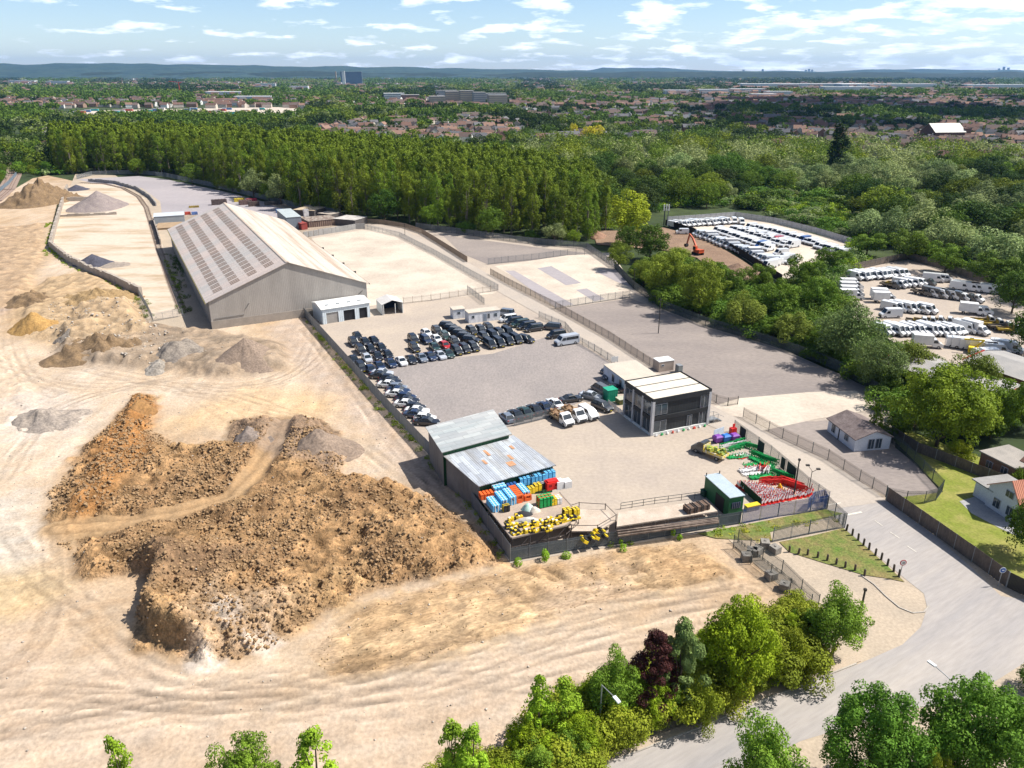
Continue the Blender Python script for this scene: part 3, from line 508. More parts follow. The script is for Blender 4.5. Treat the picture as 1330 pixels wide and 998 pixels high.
# ---- portable cabins
def cabin(pxa, pxb, h, d, label, wallm, roofm, openings, over=.12, name='portable_cabin', rot=None, wlen=None, cat='cabin'):
    a, b = G(*pxa), G(*pxb); W_ = wlen or dist(a, b); rr = rot if rot is not None else ang(a, b); t = thing(name, a, rr, label, cat)
    g = MB(); g.box(W_ / 2, d / 2, h / 2, W_, d, h); g.build('wall', wallm, t)
    g = MB(); g.box(W_ / 2, d / 2, h + .06, W_ + over * 2, d + over * 2, .14); g.build('roof', roofm, t)
    for (kind, face, x, z, ww, hh_) in openings:      # face: f front, l left, r right
        fr = MB(); pn = MB()
        if face == 'f': fr.box(x, -.02, z, ww + .16, .06, hh_ + .16); pn.box(x, -.055, z, ww, .02, hh_)
        elif face == 'l': fr.box(-.02, x, z, .06, ww + .16, hh_ + .16); pn.box(-.055, x, z, .02, ww, hh_)
        else: fr.box(W_ + .02, x, z, .06, ww + .16, hh_ + .16); pn.box(W_ + .055, x, z, .02, ww, hh_)
        o_ = fr.build(kind, M('opening frame', (.5, .52, .55)), t); pn.build('pane' if kind == 'window' else 'panel', m_glass if kind == 'window' else M('door leaf', (.2, .24, .3)), o_)
    return t, W_
m_cab = ribbed('cabin steel', (.62, .64, .68), (.52, .54, .58), 1.2, 0, .6, 0, .02)
m_cabr = M('cabin roof felt', (.52, .46, .38), (.44, .39, .33), scale=.4)
cabin((609, 420.5), (649.6, 415.8), 2.7, 3.2, 'long white portable cabin with a glazed door facing the parked cars', m_cab, m_cabr, [('door', 'f', 4.4, 1.1, .9, 2.0), ('window', 'f', 5.4, 1.5, .6, 1.2), ('window', 'f', 7.3, 1.6, .8, .8), ('window', 'f', 1.2, 1.6, .6, .7)])
cabin((589, 415), (600, 417), 2.5, 3.0, 'short white portable cabin left of the longer cabin', m_cab, m_cabr, [('window', 'f', 1.5, 1.6, .7, .5)], rot=R(20), wlen=3.2)
t, _ = cabin((800, 495.5), (812, 503), 2.9, 9.5, 'cream roofed white office cabin behind the black two storey block', M('cabin white wall', (.62, .66, .74), rough=.7), m_cabr, [('window', 'l', 1.9, 1.7, .9, 1.2), ('window', 'l', 5.1, 1.5, 1.0, 1.5)], rot=R(20), wlen=7.4)
t.location = (*G(811, 512), 0)
cabin((855.5, 484), (863, 486.5), 2.3, 2.6, 'small buff block hut by the roadside fence', M('buff block', (.38, .31, .26), rough=.9), m_white, [('window', 'f', .9, 1.5, .5, .3)], over=.06, name='hut', rot=R(20), wlen=3.6, cat='hut')
cabin((881, 486), (886, 485), 1.7, 1.4, 'grey meter cabinet beside the buff hut', M('grey cabinet', (.25, .27, .26)), m_galv, [], over=.02, name='meter_cabinet', rot=R(20), wlen=1.0, cat='cabinet')
# ---- black two storey office block
a = G(845, 567.3); rz_ = R(23.2); W_ = 12.4; D_ = 9.6; Hh_ = 6.9; F1 = 3.15
m_blk = ribbed('charcoal cladding', (.020, .023, .026), (.03, .034, .038), .6, 0, .6, 0, .012); m_blk2 = M('charcoal fascia', (.018, .02, .023), (.028, .03, .034), rough=.6, fine=.03)
bb = thing('office_block', a, rz_, 'black clad two storey modular office block with three cream roof strips', 'office block')
m_post = M('pale grey frame', (.45, .45, .47), rough=.5)
g = MB(); g.box(W_ / 2, D_ / 2, 3.4, W_ - .5, D_ - .5, 6.6); g.build('wall', m_blk, bb)
for z, h in ((.25, .5), (3.25, .75), (Hh_ - .35, .8)):
    g = MB(); g.box(W_ / 2, D_ / 2, z + .02, W_, D_, h); g.build('plinth' if z < 1 else 'fascia', m_white if z < 1 else m_blk2, bb)
for x, y in ((.2, .2), (W_ - .25, .2), (.2, D_ - .2), (.2, 3.3), (.2, 6.4), (W_ - .2, D_ - .2)):
    g = MB(); g.box(x, y, 3.4, .5, .5, 6.4); g.build('corner_post', m_post, bb)
for i in range(3):
    g = MB(); y0 = .15 + i * (D_ - .2) / 3; g.box(W_ / 2 - .1, y0 + 1.55, Hh_ + .12, W_ - .6, 2.75, .1); g.build('roof_strip', M('cream membrane', (.66, .60, .50), (.56, .50, .42), scale=.5), bb)
g = MB(); g.box(W_ / 2, .06, Hh_ + .12, W_, .14, .3); g.box(W_ / 2, D_ - .06, Hh_ + .12, W_, .14, .3); g.box(.06, D_ / 2, Hh_ + .12, .14, D_, .3); g.box(W_ - .06, D_ / 2, Hh_ + .12, .14, D_, .3); g.build('parapet', m_blk2, bb)
def win(par, face, x, z, ww, hh_, W_=W_, dark=False, nm='window', inset=.24):
    fr, pn = MB(), MB()
    if face == 'f': fr.box(x, inset - .03, z, ww + .16, .1, hh_ + .16); pn.box(x, inset - .1, z, ww, .05, hh_); pn2 = (x, inset - .14, z, .06, .04, hh_)
    else: fr.box(inset - .03, x, z, .1, ww + .16, hh_ + .16); pn.box(inset - .1, x, z, .05, ww, hh_); pn2 = (inset - .14, x, z, .04, .06, hh_)
    o_ = fr.build(nm, m_post, par); pn.build('pane', m_glass, o_); q = MB(); q.box(*pn2); q.build('mullion', m_post, o_)
win(bb, 'f', 1.9, 4.9, 2.5, 1.9); win(bb, 'f', 11.0, 4.9, 1.3, 2.3); win(bb, 'f', 1.9, 1.7, 2.5, 1.8); win(bb, 'f', 10.9, 1.8, 1.2, 2.1); win(bb, 'f', 8.2, 1.6, .9, 2.0, nm='door')
for y in (1.75, 4.85, 7.9): win(bb, 'l', y, 4.9, 2.3, 2.2)
for y in (1.75, 4.85, 7.9): win(bb, 'l', y, 1.75, 2.1, 2.4, nm='glazed_door')
g = MB(); g.box(W_ + 1.1, .8, .75, 2.0, 1.4, .06)
for i in range(5): g.box(W_ + 2.2 + i * .28, .8, .62 - i * .14, .28, 1.3, .05)
for y in (.1, 1.5): g.bar((W_ + .2, y, 1.7), (W_ + 2.1, y, 1.7), .06); g.bar((W_ + 2.1, y, 1.7), (W_ + 3.4, y, 1.0), .06); [g.bar((W_ + x, y, 0), (W_ + x, y, 1.7), .06) for x in (.3, 1.2, 2.1)]
g.build('entry_steps', m_galv, bb)
# barrier feet and boards leaning along its plinth
for i in range(10):
    o_ = MB(); c_ = [(.7, .7, .7), (.05, .35, .12), (.75, .75, .73), (.6, .08, .05)][i % 4]; x = 1 + i * 1.15
    o_.box(0, 0, .12, .5, .3, .24); o_.box(0, 0, .3, .3, .12, .2)
    q = o_.build('weight_block', M('foot %d' % (i % 4), c_)); q.location = (a[0] + math.cos(rz_) * x + .3 * math.sin(rz_), a[1] + math.sin(rz_) * x - .35, .06); q.rotation_euler = (0, 0, rz_ + (i * 1.3) % 1)
    tag(q, ('white', 'green', 'cream', 'red')[i % 4] + ' barrier foot lying by the plinth of the black office, %s from its left corner' % ['first', 'second', 'third', 'fourth', 'fifth', 'sixth', 'seventh', 'eighth', 'ninth', 'tenth'][i], 'barrier foot', 'barrier feet along the office plinth')
# ---- metal sheds with patched roofs
def shed(label, roofpts, zs, mats, leftwall=True, front=None, d=.12, colw=None):
    P = [(*G(x, y, z), z) for (x, y), z in zip(roofpts, zs)]      # back-left, back-right, front-right, front-left
    o = P[3]; r_ = ang(o, P[2]); t = thing('metal_shed', (o[0], o[1]), r_, label, 'shed'); c, s = math.cos(-r_), math.sin(-r_)
    Lc = [((x - o[0]) * c - (y - o[1]) * s, (x - o[0]) * s + (y - o[1]) * c, z) for x, y, z in P]
    g = MB(); g.add([(x, y, z) for x, y, z in Lc] + [(x, y, z + d) for x, y, z in Lc], [(0, 1, 2, 3), (7, 6, 5, 4), (4, 5, 1, 0), (5, 6, 2, 1), (6, 7, 3, 2), (7, 4, 0, 3)]); g.build('roof', mats[0], t)
    i_ = .35; nx = lambda k, dx_, dy_: (Lc[k][0] + dx_, Lc[k][1] + dy_)
    bl, br, fr_, fl = nx(0, i_, -i_), nx(1, -i_, -i_), nx(2, -i_, i_), nx(3, i_, i_)
    for nm, p_, q_, m_, za, zb in (('side_wall', bl, fl, mats[1], zs[0], zs[3]), ('back_wall', bl, br, mats[1], zs[0], zs[1]), ('side_wall', br, fr_, mats[2], zs[1], zs[2]), ('front_wall', fl, fr_, mats[2], zs[3], zs[2])):
        g = MB(); g.quad((*p_, 0), (*q_, 0), (*q_, zb - .02), (*p_, za - .02)); g.build(nm, m_, t)
    return t, Lc
m_r1 = ribbed('pale green patched sheet', (.37, .40, .395), (.45, .455, .44), .35, 1, .55, .2, .03, (.25, 1.4, 1), .42, .58, .35, sheets=(3.2, 1.1, .16, 0))
m_r2 = ribbed('silver patched sheet', (.46, .49, .52), (.36, .36, .355), .35, 0, .5, .25, .03, (1.6, .22, 1), .45, .62, .4, sheets=(3.0, .95, .2, R(90)))
m_sw = ribbed('grey side boards', (.20, .195, .19), (.14, .135, .13), 1.2, 1, .8, 0, .05); m_gw = ribbed('dark green sheeting', (.012, .075, .028), (.01, .05, .02), .6, 0, .6, 0, .05)
shed('taller metal shed with pale green sheeting, behind the deck shed', [(552.4, 555.6), (640.6, 532.6), (664.9, 564.6), (574, 588.9)], (6.3, 6.3, 6.0, 6.0), (m_r1, m_sw, m_gw))
sh2, L2 = shed('wider metal shed with silver patched sheeting and a green front facing the deck', [(575.3, 592.5), (666.5, 566), (722.3, 605), (621.7, 632.8)], (5.2, 5.2, 4.7, 4.7), (m_r2, m_sw, m_gw))
m_rust = M('rusty patch', (.42, .2, .1), (.5, .3, .18), scale=2)
for fx, fy, lx, ly in ((.42, .78, .5, 2.2), (.75, .75, .5, 1.2), (.62, .5, .5, 1.6), (.55, .33, 1.2, 1.4), (.3, .55, .45, 1.5)):
    g = MB(); g.box(L2[2][0] * fx, L2[0][1] * fy, 4.7 + .5 * fy + .13, lx, ly, .02); g.build('rusty_sheet', m_rust, sh2)
# ---- green steel cabin on the yard edge
zt = 3.3; P = [G(919.8, 618, zt), G(940, 617, zt), G(966.5, 643.8, zt), G(948, 647, zt)]
gc = thing('green_cabin', P[3], ang(P[3], P[2]), 'dark green steel cabin with pale blue roof and a barred window on the yard edge', 'cabin')
W_, D_ = dist(P[3], P[2]), dist(P[3], P[0])
m_grn = ribbed('green container steel', (.012, .10, .03), (.02, .13, .05), .3, 1, .55, 0, .04)
g = MB(); g.box(W_ / 2, D_ / 2, zt / 2, W_, D_, zt); g.build('wall', m_grn, gc)
g = MB(); g.box(W_ / 2, D_ / 2, zt + .06, W_ + .2, D_ + .3, .1); g.build('roof', M('blue grey roof', (.38, .46, .52), (.46, .52, .55), scale=.6, metal=.2, rough=.5), gc)
g = MB(); g.box(W_ * .5, -.03, 1.9, 1.5, .08, 1.0); o_ = g.build('window', M('window frame navy', (.03, .04, .09)), gc); g = MB(); [g.box(W_ * .5 - .6 + k * .3, -.09, 1.9, .05, .04, .95) for k in range(5)]; g.build('bar', m_galv, o_)
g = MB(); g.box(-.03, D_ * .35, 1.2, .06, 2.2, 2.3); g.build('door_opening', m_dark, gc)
for xx in (.1, W_): g = MB(); g.tube((xx, D_ - .1, zt), (xx, D_ - .1, zt + .55), .08); g.build('camera_mount', m_dark, gc)
# ---- white bungalow by the road
a = G(1108.6, 587.4); b = G(1154.5, 583.6); c_ = G(1074.9, 560); W_ = dist(a, b); D_ = dist(a, c_); h = 2.4
m_bw = M('white render', (.66, .68, .72), (.58, .60, .64), scale=.5, rough=.8)
bg_ = thing('bungalow', a, ang(a, b), 'single storey white bungalow with mottled brown roof beside the road fence', 'bungalow')
rp_ = W_ * .52; rh = h + 1.3
g = MB(); g.add([(0, 0, 0), (W_, 0, 0), (W_, 0, h), (rp_, 0, rh), (0, 0, h), (0, D_, 0), (W_, D_, 0), (W_, D_, h), (rp_, D_, rh), (0, D_, h)], [(0, 1, 2, 3, 4), (9, 8, 7, 6, 5), (5, 0, 4, 9), (1, 6, 7, 2)]); g.build('wall', m_bw, bg_)
m_br = M('mottled tiles', (.13, .10, .095), (.20, .16, .15), scale=.7, fine=.25, fscale=4, rough=.9)
g = MB(); o1 = .35
for s_ in (0, 1):
    xe = -.3 if s_ == 0 else W_ + .3; ze = h - .3 * (rh - h) / rp_
    v = [(xe, -o1, ze), (rp_, -o1, rh), (rp_, D_ + o1, rh), (xe, D_ + o1, ze)]; g.add(v + [(x, y, z + .14) for x, y, z in v], [(0, 1, 2, 3), (4, 5, 6, 7), (0, 4, 5, 1), (3, 2, 6, 7), (0, 3, 7, 4)])
g.build('roof', m_br, bg_)
win(bg_, 'f', W_ * .45, 1.3, 1.0, 1.7, inset=0, nm='window'); win(bg_, 'f', W_ * .66, 1.3, 1.0, 1.7, inset=0)
win(bg_, 'l', D_ * .3, 1.5, 1.0, .9, inset=0); win(bg_, 'l', D_ * .78, 1.4, .9, 1.4, inset=0)
g = MB(); g.box(-.06, D_ * .57, 1.2, .12, .12, 2.4); g.build('downpipe', m_dark, bg_)
# ---- white gabled house
a = G(1278.6, 656.5); b = G(1319.5, 683.5); W_ = dist(a, b); hw_ = thing('gabled_house', a, ang(a, b), 'white rendered house with a red tiled gable roof beyond the lawn', 'house')
h = 2.9; rh = 6.0; D_ = 8.5
g = MB(); g.add([(0, 0, 0), (W_, 0, 0), (W_, 0, h), (W_ * .62, 0, rh), (0, 0, h + .6), (0, D_, 0), (W_, D_, 0), (W_, D_, h), (W_ * .62, D_, rh), (0, D_, h + .6)], [(0, 1, 2, 3, 4), (9, 8, 7, 6, 5), (5, 0, 4, 9), (1, 6, 7, 2)]); g.build('wall', m_bw, hw_)
m_red = ribbed('red pantiles', (.46, .19, .12), (.36, .14, .10), .3, 1, .8, 0, .05)
g = MB(); v = [(W_ + .3, -.3, h - .25), (W_ * .62, -.3, rh), (W_ * .62, D_ + .3, rh), (W_ + .3, D_ + .3, h - .25)]; g.add(v + [(x, y, z + .15) for x, y, z in v], [(0, 1, 2, 3), (7, 6, 5, 4), (0, 4, 5, 1), (3, 2, 6, 7), (0, 3, 7, 4)])
v = [(-.25, -.3, h + .45), (W_ * .62, -.3, rh), (W_ * .62, D_ + .3, rh), (-.25, D_ + .3, h + .45)]; g.add(v + [(x, y, z + .15) for x, y, z in v], [(3, 2, 1, 0), (4, 5, 6, 7), (1, 5, 4, 0), (7, 6, 2, 3), (4, 7, 3, 0)]); g.build('roof', m_red, hw_)
win(hw_, 'f', 1.9, 1.5, 1.1, 1.3, inset=0); win(hw_, 'f', 4.3, 1.5, 1.1, 1.3, inset=0); win(hw_, 'f', 3.6, 3.9, 1.2, .9, inset=0)
g = MB(); g.box(-1.4, 2.6, 1.3, 2.8, 4.4, 2.6); g.build('side_extension', m_bw, hw_); g = MB(); g.box(-1.2, 3.2, 2.7, 4.2, 6.4, .18); g.build('flat_roof', M('grey felt', (.24, .23, .22), (.3, .29, .28), scale=.6), hw_)
# ---- brick house with a flat roofed extension
a = G(1268, 608); bh = thing('brick_house', a, ang(G(1268, 608), G(1330, 640)), 'brown brick house with tiled gable roof and a grey flat roofed extension', 'house')
m_brk = M('brown brick', (.26, .15, .09), (.19, .11, .07), scale=3, fine=.3, fscale=9); m_brt = ribbed('brown tiles', (.25, .14, .10), (.19, .11, .08), .3, 0, .9, 0, .04)
g = MB(); g.box(3.2, 3.0, 1.5, 6.0, 6.0, 3.0); g.build('extension_wall', m_brk, bh); g = MB(); g.box(3.2, 3.0, 3.1, 6.5, 6.5, .2); g.build('flat_roof', M('grey slabs', (.33, .30, .27), (.26, .24, .22), scale=.5), bh)
g = MB(); x0, x1, y0, y1 = 5.2, 17.0, 3.0, 11.0
g.add([(x0, y0, 0), (x1, y0, 0), (x1, y1, 0), (x0, y1, 0), (x0, y0, 3.4), (x1, y0, 3.4), (x1, y1, 3.4), (x0, y1, 3.4), (x0, (y0 + y1) / 2, 6.6), (x1, (y0 + y1) / 2, 6.6)], [(0, 1, 5, 4), (1, 2, 6, 9, 5), (2, 3, 7, 6), (3, 0, 4, 8, 7)]); g.build('wall', m_brk, bh)
g = MB(); ym = (y0 + y1) / 2
for yy, s_ in ((y0 - .4, 0), (y1 + .4, 1)):
    v = [(x0 - .4, yy, 3.2), (x1 + .4, yy, 3.2), (x1 + .4, ym, 6.75), (x0 - .4, ym, 6.75)]; g.add(v + [(x, y, z + .12) for x, y, z in v], [(0, 1, 2, 3), (4, 5, 6, 7), (0, 3, 7, 4), (1, 2, 6, 5), (0, 1, 5, 4)])
g.build('roof', m_brt, bh); win(bh, 'f', 4.6, 1.4, 1.0, 2.0, inset=0); win(bh, 'f', 2.0, 1.6, 1.0, 1.1, inset=0)
g = MB(); g.box(9.0, 2.96, 1.9, 1.1, .1, 1.1); o_ = g.build('window', m_white, bh); g = MB(); g.box(9.0, 2.9, 1.9, .85, .05, .85); g.build('pane', m_glass, o_)
# ---- red edged industrial roofs, south east compound
def lowshed(name, label, pts, h, ridge, roofm, wallm, edge=None, cat='shed'):
    P = [G(x, y, h) for x, y in pts]; o = P[0]; r_ = ang(P[0], P[1]); t = thing(name, o, r_, label, cat); W_ = dist(P[0], P[1]); D_ = dist(P[0], P[3])
    g = MB(); g.box(W_ / 2, D_ / 2, h / 2 - .05, W_ - .3, D_ - .3, h - .1); g.build('wall', wallm, t)
    g = MB(); g.add([(0, 0, h), (W_, 0, h), (W_, D_, h), (0, D_, h), (W_ / 2, 0, h + ridge), (W_ / 2, D_, h + ridge)], [(0, 4, 5, 3), (4, 1, 2, 5), (0, 1, 4), (3, 5, 2)]); g.build('roof', roofm, t)
    if edge: g = MB(); g.bar((0, -.1, h + .05), (W_ / 2, -.1, h + ridge + .05), .12, .4); g.bar((W_ / 2, -.1, h + ridge + .05), (W_, -.1, h + .05), .12, .4); g.bar((0, D_ + .1, h + .05), (W_ / 2, D_ + .1, h + ridge + .05), .12, .4); g.build('fascia', edge, t)
    return t
m_redp = M('red fascia', (.5, .05, .04), fine=.05); m_ind = ribbed('grey industrial sheet', (.34, .32, .30), (.28, .27, .26), .4, 1, .7, 0, .05)
lowshed('workshop', 'grey sheeted workshop roof with red edges, half hidden behind the round tree', [(1296, 520), (1340, 504), (1262, 452), (1226, 462)], 5, 1.0, m_ind, m_brk, m_redp, 'workshop')
lowshed('workshop', 'grey workshop roof with a red edge at the right side of the van compound', [(1345, 500), (1400, 486), (1345, 452), (1302, 465)], 5, 1.0, m_ind, m_brk, m_redp, 'workshop')
# ---- scrap yard huts behind the warehouse
def px_hut(name, label, pts, h, roofm, wallm, cat='shed', ridge=.01): return lowshed(name, label, pts, h, ridge, roofm, wallm, None, cat)
m_rstw = ribbed('rusty uprights', (.13, .09, .075), (.2, .14, .11), .9, 0, .9, 0, .15)
px_hut('tin_shed', 'grey tin roofed shed behind the warehouse ridge', [(371.5, 283), (391.5, 281.5), (381, 270.5), (361, 272)], 5.0, M('grey tin', (.40, .44, .45), (.34, .38, .39), scale=.5), ribbed('blue grey tin wall', (.2, .23, .27), (.26, .29, .33), .4, 0))
px_hut('red_container', 'faded red container beside the tin roofed shed', [(391, 291), (399.5, 290), (397, 286), (389, 287)], 2.6, M('red container', (.30, .06, .05)), M('red container', (.30, .06, .05)), 'container')
px_hut('storage_rack', 'long rusty storage rack full of scrap behind the warehouse', [(400, 288), (439, 284.5), (434, 279), (397, 282)], 2.6, M('scrap mix', (.16, .11, .09), (.32, .28, .24), scale=.9, lo=.45, hi=.55), m_rstw, 'rack')
px_hut('lean_to', 'white topped lean-to at the end of the scrap rack', [(432, 284), (461, 286.5), (458, 280.5), (430, 279)], 2.8, M('lean-to sheet', (.55, .52, .48), (.35, .32, .3), scale=.5), M('lean-to dark', (.10, .09, .09)), 'lean-to')
px_hut('lean_to', 'sandy topped open lean-to behind the scrap rack', [(380, 272.5), (408, 274), (402, 268), (378, 267.5)], 2.6, M('sandy sheet', (.5, .4, .28), scale=.5), M('lean-to dark', (.10, .09, .09)), 'lean-to')
px_hut('lean_to', 'narrow brown lean-to between the scrap rack and the trees', [(412, 277), (430, 279), (427, 275), (410, 274)], 2.6, M('brown sheet', (.42, .36, .3), scale=.5), M('lean-to dark', (.10, .09, .09)), 'lean-to')
px_hut('open_tin_shelter', 'pale tin shelter by the railway siding wall, left of the warehouse', [(199, 282), (239.5, 279.5), (238, 273), (199.5, 277)], 3.2, M('pale tin', (.5, .53, .56), (.42, .45, .48), scale=.4), ribbed('blue grey tin', (.26, .30, .34), (.34, .36, .38), .4, 0), 'shelter')
px_hut('timber_bay', 'tan timber bay under the pale tin shelter', [(203, 297), (236, 295), (236, 288.5), (203, 290)], .8, M('tan boards', (.38, .27, .17), (.3, .21, .13), scale=.5), M('tan boards', (.38, .27, .17)), 'bay')
# scrap things
for (px, py, L_, W2, H3, c_, lab) in ((311, 262, 5, 2.2, 1.6, (.55, .42, .05), 'yellow machine body'), (327, 262.5, 5, 2, 1.6, (.5, .05, .08), 'crimson machine body'), (319, 266, 6, 2.3, 2.2, (.16, .10, .09), 'brown scrap container'), (330, 268, 5, 2.2, 2.2, (.10, .07, .06), 'dark brown scrap container'),
        (285, 266, 7, 2.4, 2.5, (.10, .075, .07), 'blackened steel container'), (244, 279, 2.5, 1.4, 1.2, (.5, .08, .05), 'small red dumper body'), (253, 279, 2.5, 1.4, 1.2, (.12, .2, .45), 'small blue dumper body'), (355, 266, 8, 2.4, 1.6, (.10, .09, .085), 'long dark steel bin'), (363, 276.5, 3, 1.6, 1.6, (.06, .14, .32), 'blue steel bin'),
        (408, 277, 1.6, 1.6, 1.2, (.65, .65, .66), 'white liquid tote'), (398, 283, 2.2, 1.8, 3.6, (.68, .66, .66), 'white plastic tank'), (252, 270, 4.5, 1.0, .9, (.35, .25, .06), 'ochre barrier stack')):
    x, y = G(px, py); g = MB(); t = thing('scrap_bin', (x, y), R(25), lab + ' in the scrap yard beyond the warehouse', 'bin', 'scrap yard clutter')
    m_ = M('scrap ' + lab, c_, tuple(v * .6 for v in c_), scale=.8, lo=.45, hi=.6); g.box(0, 0, H3 / 2, L_, W2, H3); g.build('shell', m_, t); g = MB()
    for k in range(5): g.box(-L_ / 2 + L_ * (k + .5) / 5, 0, H3 + .06, .15, W2 + .1, .16)
    g.build('rim', m_, t)
for k, (px, py) in enumerate(((345, 271), (352, 273), (356, 270))):
    pass
# ================================================================ WALLS AND FENCES
def fence(name, label, pts, h=2.4, gap=.26, wd=.09, mat=None, postm=None, rail=True, closed=False, z=0, cat='fence', post_every=2.75, solid=False, slab=False, panel_name='paling_run'):
    P = GP(pts); t = thing(name, P[0], 0, label, cat); ox, oy = P[0]; g = MB(); rl = MB(); posts = []
    seg = list(zip(P[:-1], P[1:]))
    for a, b in seg:
        Ls = dist(a, b); an = ang(a, b); n_ = max(1, int(Ls / gap)); ux, uy = (b[0] - a[0]) / Ls, (b[1] - a[1]) / Ls
        if solid: g.box((a[0] + b[0]) / 2 - ox, (a[1] + b[1]) / 2 - oy, z + h / 2, Ls, .06, h, an)
        else:
            for i in range(n_):
                s_ = (i + .5) * Ls / n_; x, y = a[0] + ux * s_ - ox, a[1] + uy * s_ - oy
                g.box(x, y, z + h / 2 + .05, wd, .02, h + rnd.uniform(-.04, .04), an)
        if rail:
            for zz in (.35, h - .35): rl.box((a[0] + b[0]) / 2 - ox + .04, (a[1] + b[1]) / 2 - oy, z + zz, Ls, .03, .035, an)
        m_ = max(1, round(Ls / post_every))
        for i in range(m_): posts.append((a[0] + ux * Ls * i / m_ - ox, a[1] + uy * Ls * i / m_ - oy, an))
    posts.append((P[-1][0] - ox, P[-1][1] - oy, an))
    g.build(panel_name, mat, t)
    if rail: rl.build('rail', postm or mat, t)
    pm = MB(); pm.box(0, 0, h / 2, .08, .08, h + .12); pme = pm.mesh('post', postm or mat)
    step = max(1, math.ceil(len(posts) / 95))
    for i in range(0, len(posts), step):
        x, y, an = posts[i]; q = link('post', pme, t); q.location = (x, y, z); q.rotation_euler = (0, 0, an)
    return t
m_pal = M('grey palisade', (.20, .215, .23), (.15, .165, .18), scale=.3, rough=.6, metal=.2)
m_paldk = M('dark palisade', (.07, .085, .10), (.10, .12, .14), scale=.4, rough=.6)
m_palgr = M('green grey palisade', (.08, .10, .10), (.05, .065, .065), scale=.3, rough=.6)
m_paltan = M('rusty mesh', (.27, .205, .15), (.22, .17, .13), scale=.4, rough=.9)
m_pblue = M('blue palisade', (.03, .07, .25), (.05, .09, .22), scale=.5, rough=.5)
m_cwall = M('concrete wall', (.33, .32, .31), (.25, .245, .24), scale=.25, rough=.9, fine=.2)
m_wood = M('weathered timber', (.17, .13, .10), (.12, .095, .08), scale=1.2, fine=.2, rough=.95, stretch=(1, 1, .3))
m_wood2 = M('old grey timber', (.20, .165, .14), (.15, .125, .11), scale=1, fine=.2, rough=.95)
YF = [(395, 411), (440, 462), (500, 530), (552, 586)]
fence('boundary_fence', 'grey palisade boundary fence running down the left side of the car yard', YF, 2.5, .15, .11, m_pal, m_galv)
fence('boundary_fence', 'dark boundary fence running beside the metal sheds to the corner', [(552, 586), (600, 640), (663, 730)], 2.6, .14, .12, M('shed side palisade', (.17, .19, .21), (.13, .145, .165), scale=.3), m_galv)
fence('front_fence', 'dark solid palisade fence along the front of the yard above the graded bank', [(663, 730), (760, 713), (820, 705), (905, 690), (961, 681)], 2.05, .13, .12, m_paldk, m_pal)
fence('blue_fence', 'blue palisade fence in front of the red and white cones', [(963, 681), (1010, 672), (1052, 666), (1074, 662)], 2.4, .17, .09, m_pblue, m_pal)
fence('outer_fence', 'grey open palisade around the strip of grass by the road', [(1003, 705), (1050, 695), (1097, 686), (1070, 660)], 2.4, .19, .07, m_palgr, m_pal)
fence('equipment_fence', 'dark mesh fence between the traffic equipment and the road', [(1075, 656), (1048, 637), (1030, 621), (1000, 595), (969, 573), (953, 561)], 2.3, .13, .035, m_palgr, m_galv)
for k, (p_, q_) in enumerate((((961, 567), (968, 572.5)), ((984, 585), (992, 591)), ((1014, 608), (1019, 612)), ((1022, 614), (1033, 624)))):
    a, b = G(*p_), G(*q_); g = MB(); g.box(0, 0, 1.1, dist(a, b), .05, 2.0); q = g.build('hoarding_panel', M('dark hoarding', (.03, .05, .045))); q.location = ((a[0] + b[0]) / 2 - .15, (a[1] + b[1]) / 2 - .15, .08); q.rotation_euler = (0, 0, ang(a, b))
    tag(q, 'dark hoarding panel on the equipment fence, %s along from the skips' % ('first', 'second', 'third', 'fourth')[k], 'panel', 'dark panels on the equipment fence')
fence('road_fence', 'long brown mesh fence between the road and the bungalow', [(965, 542.5), (1016, 570), (1075, 598), (1116, 625), (1150, 646)], 2.0, .14, .035, m_paltan, m_palgr, post_every=3)
fence('plot_fence', 'grey mesh fence looping around the bungalow plot', [(1150, 650), (1176, 655), (1200, 655), (1215, 651), (1223, 640), (1186, 602), (1158, 576)], 2.2, .12, .035, m_palgr, m_palgr)
def board_fence(label, pts, h, mat, every=3.0):
    t = fence('board_fence', label, pts, h, .15, .148, mat, m_cwall, rail=False, post_every=every, panel_name='board_run'); return t
board_fence('tall weathered timber fence casting shade along the road edge', [(1151, 651), (1216, 697), (1262, 730), (1306, 763)], 2.3, m_wood)
board_fence('dark timber fence at the right end of the roadside fence', [(1307, 763), (1345, 782)], 2.2, M('dark timber', (.05, .045, .04)))
board_fence('timber garden fence behind the lawn and the big round tree', [(1156, 566), (1190, 588), (1240, 607), (1304, 632)], 1.9, m_wood)
fence('verge_fence', 'brown mesh fence on the right of the access road beside the east yard', [(637, 357), (660, 370), (721, 401), (790, 440), (852, 481)], 2.0, .13, .04, m_paltan, m_palgr, post_every=3)
fence('verge_fence', 'curving brown boarded fence by the poplars at the top of the access road', [(470, 290), (500, 292), (527, 297), (548, 304), (566, 315), (607, 341)], 2.0, .18, .12, m_paltan, m_paltan)
fence('verge_fence', 'thin grey fence on the left of the upper access road', [(473, 297), (497, 303), (519, 308), (560, 329), (611, 358), (647, 378)], 2.0, .16, .035, m_galv, m_galv)
fence('verge_fence', 'pale mesh fence between the concrete yard and the car yard', [(524, 395), (560, 391), (607, 384), (647, 378)], 1.9, .16, .035, M('pale mesh', (.4, .38, .36)), m_paltan)
fence('verge_fence', 'short stub of mesh fence behind the white cabins', [(607, 379), (618, 387), (629, 396)], 1.9, .16, .035, m_galv, m_galv)
fence('verge_fence', 'low mesh fence between the car yard and the access road', [(700, 413), (734, 427), (749, 445), (772, 457), (798, 473)], 1.8, .24, .06, m_pal, m_pal)
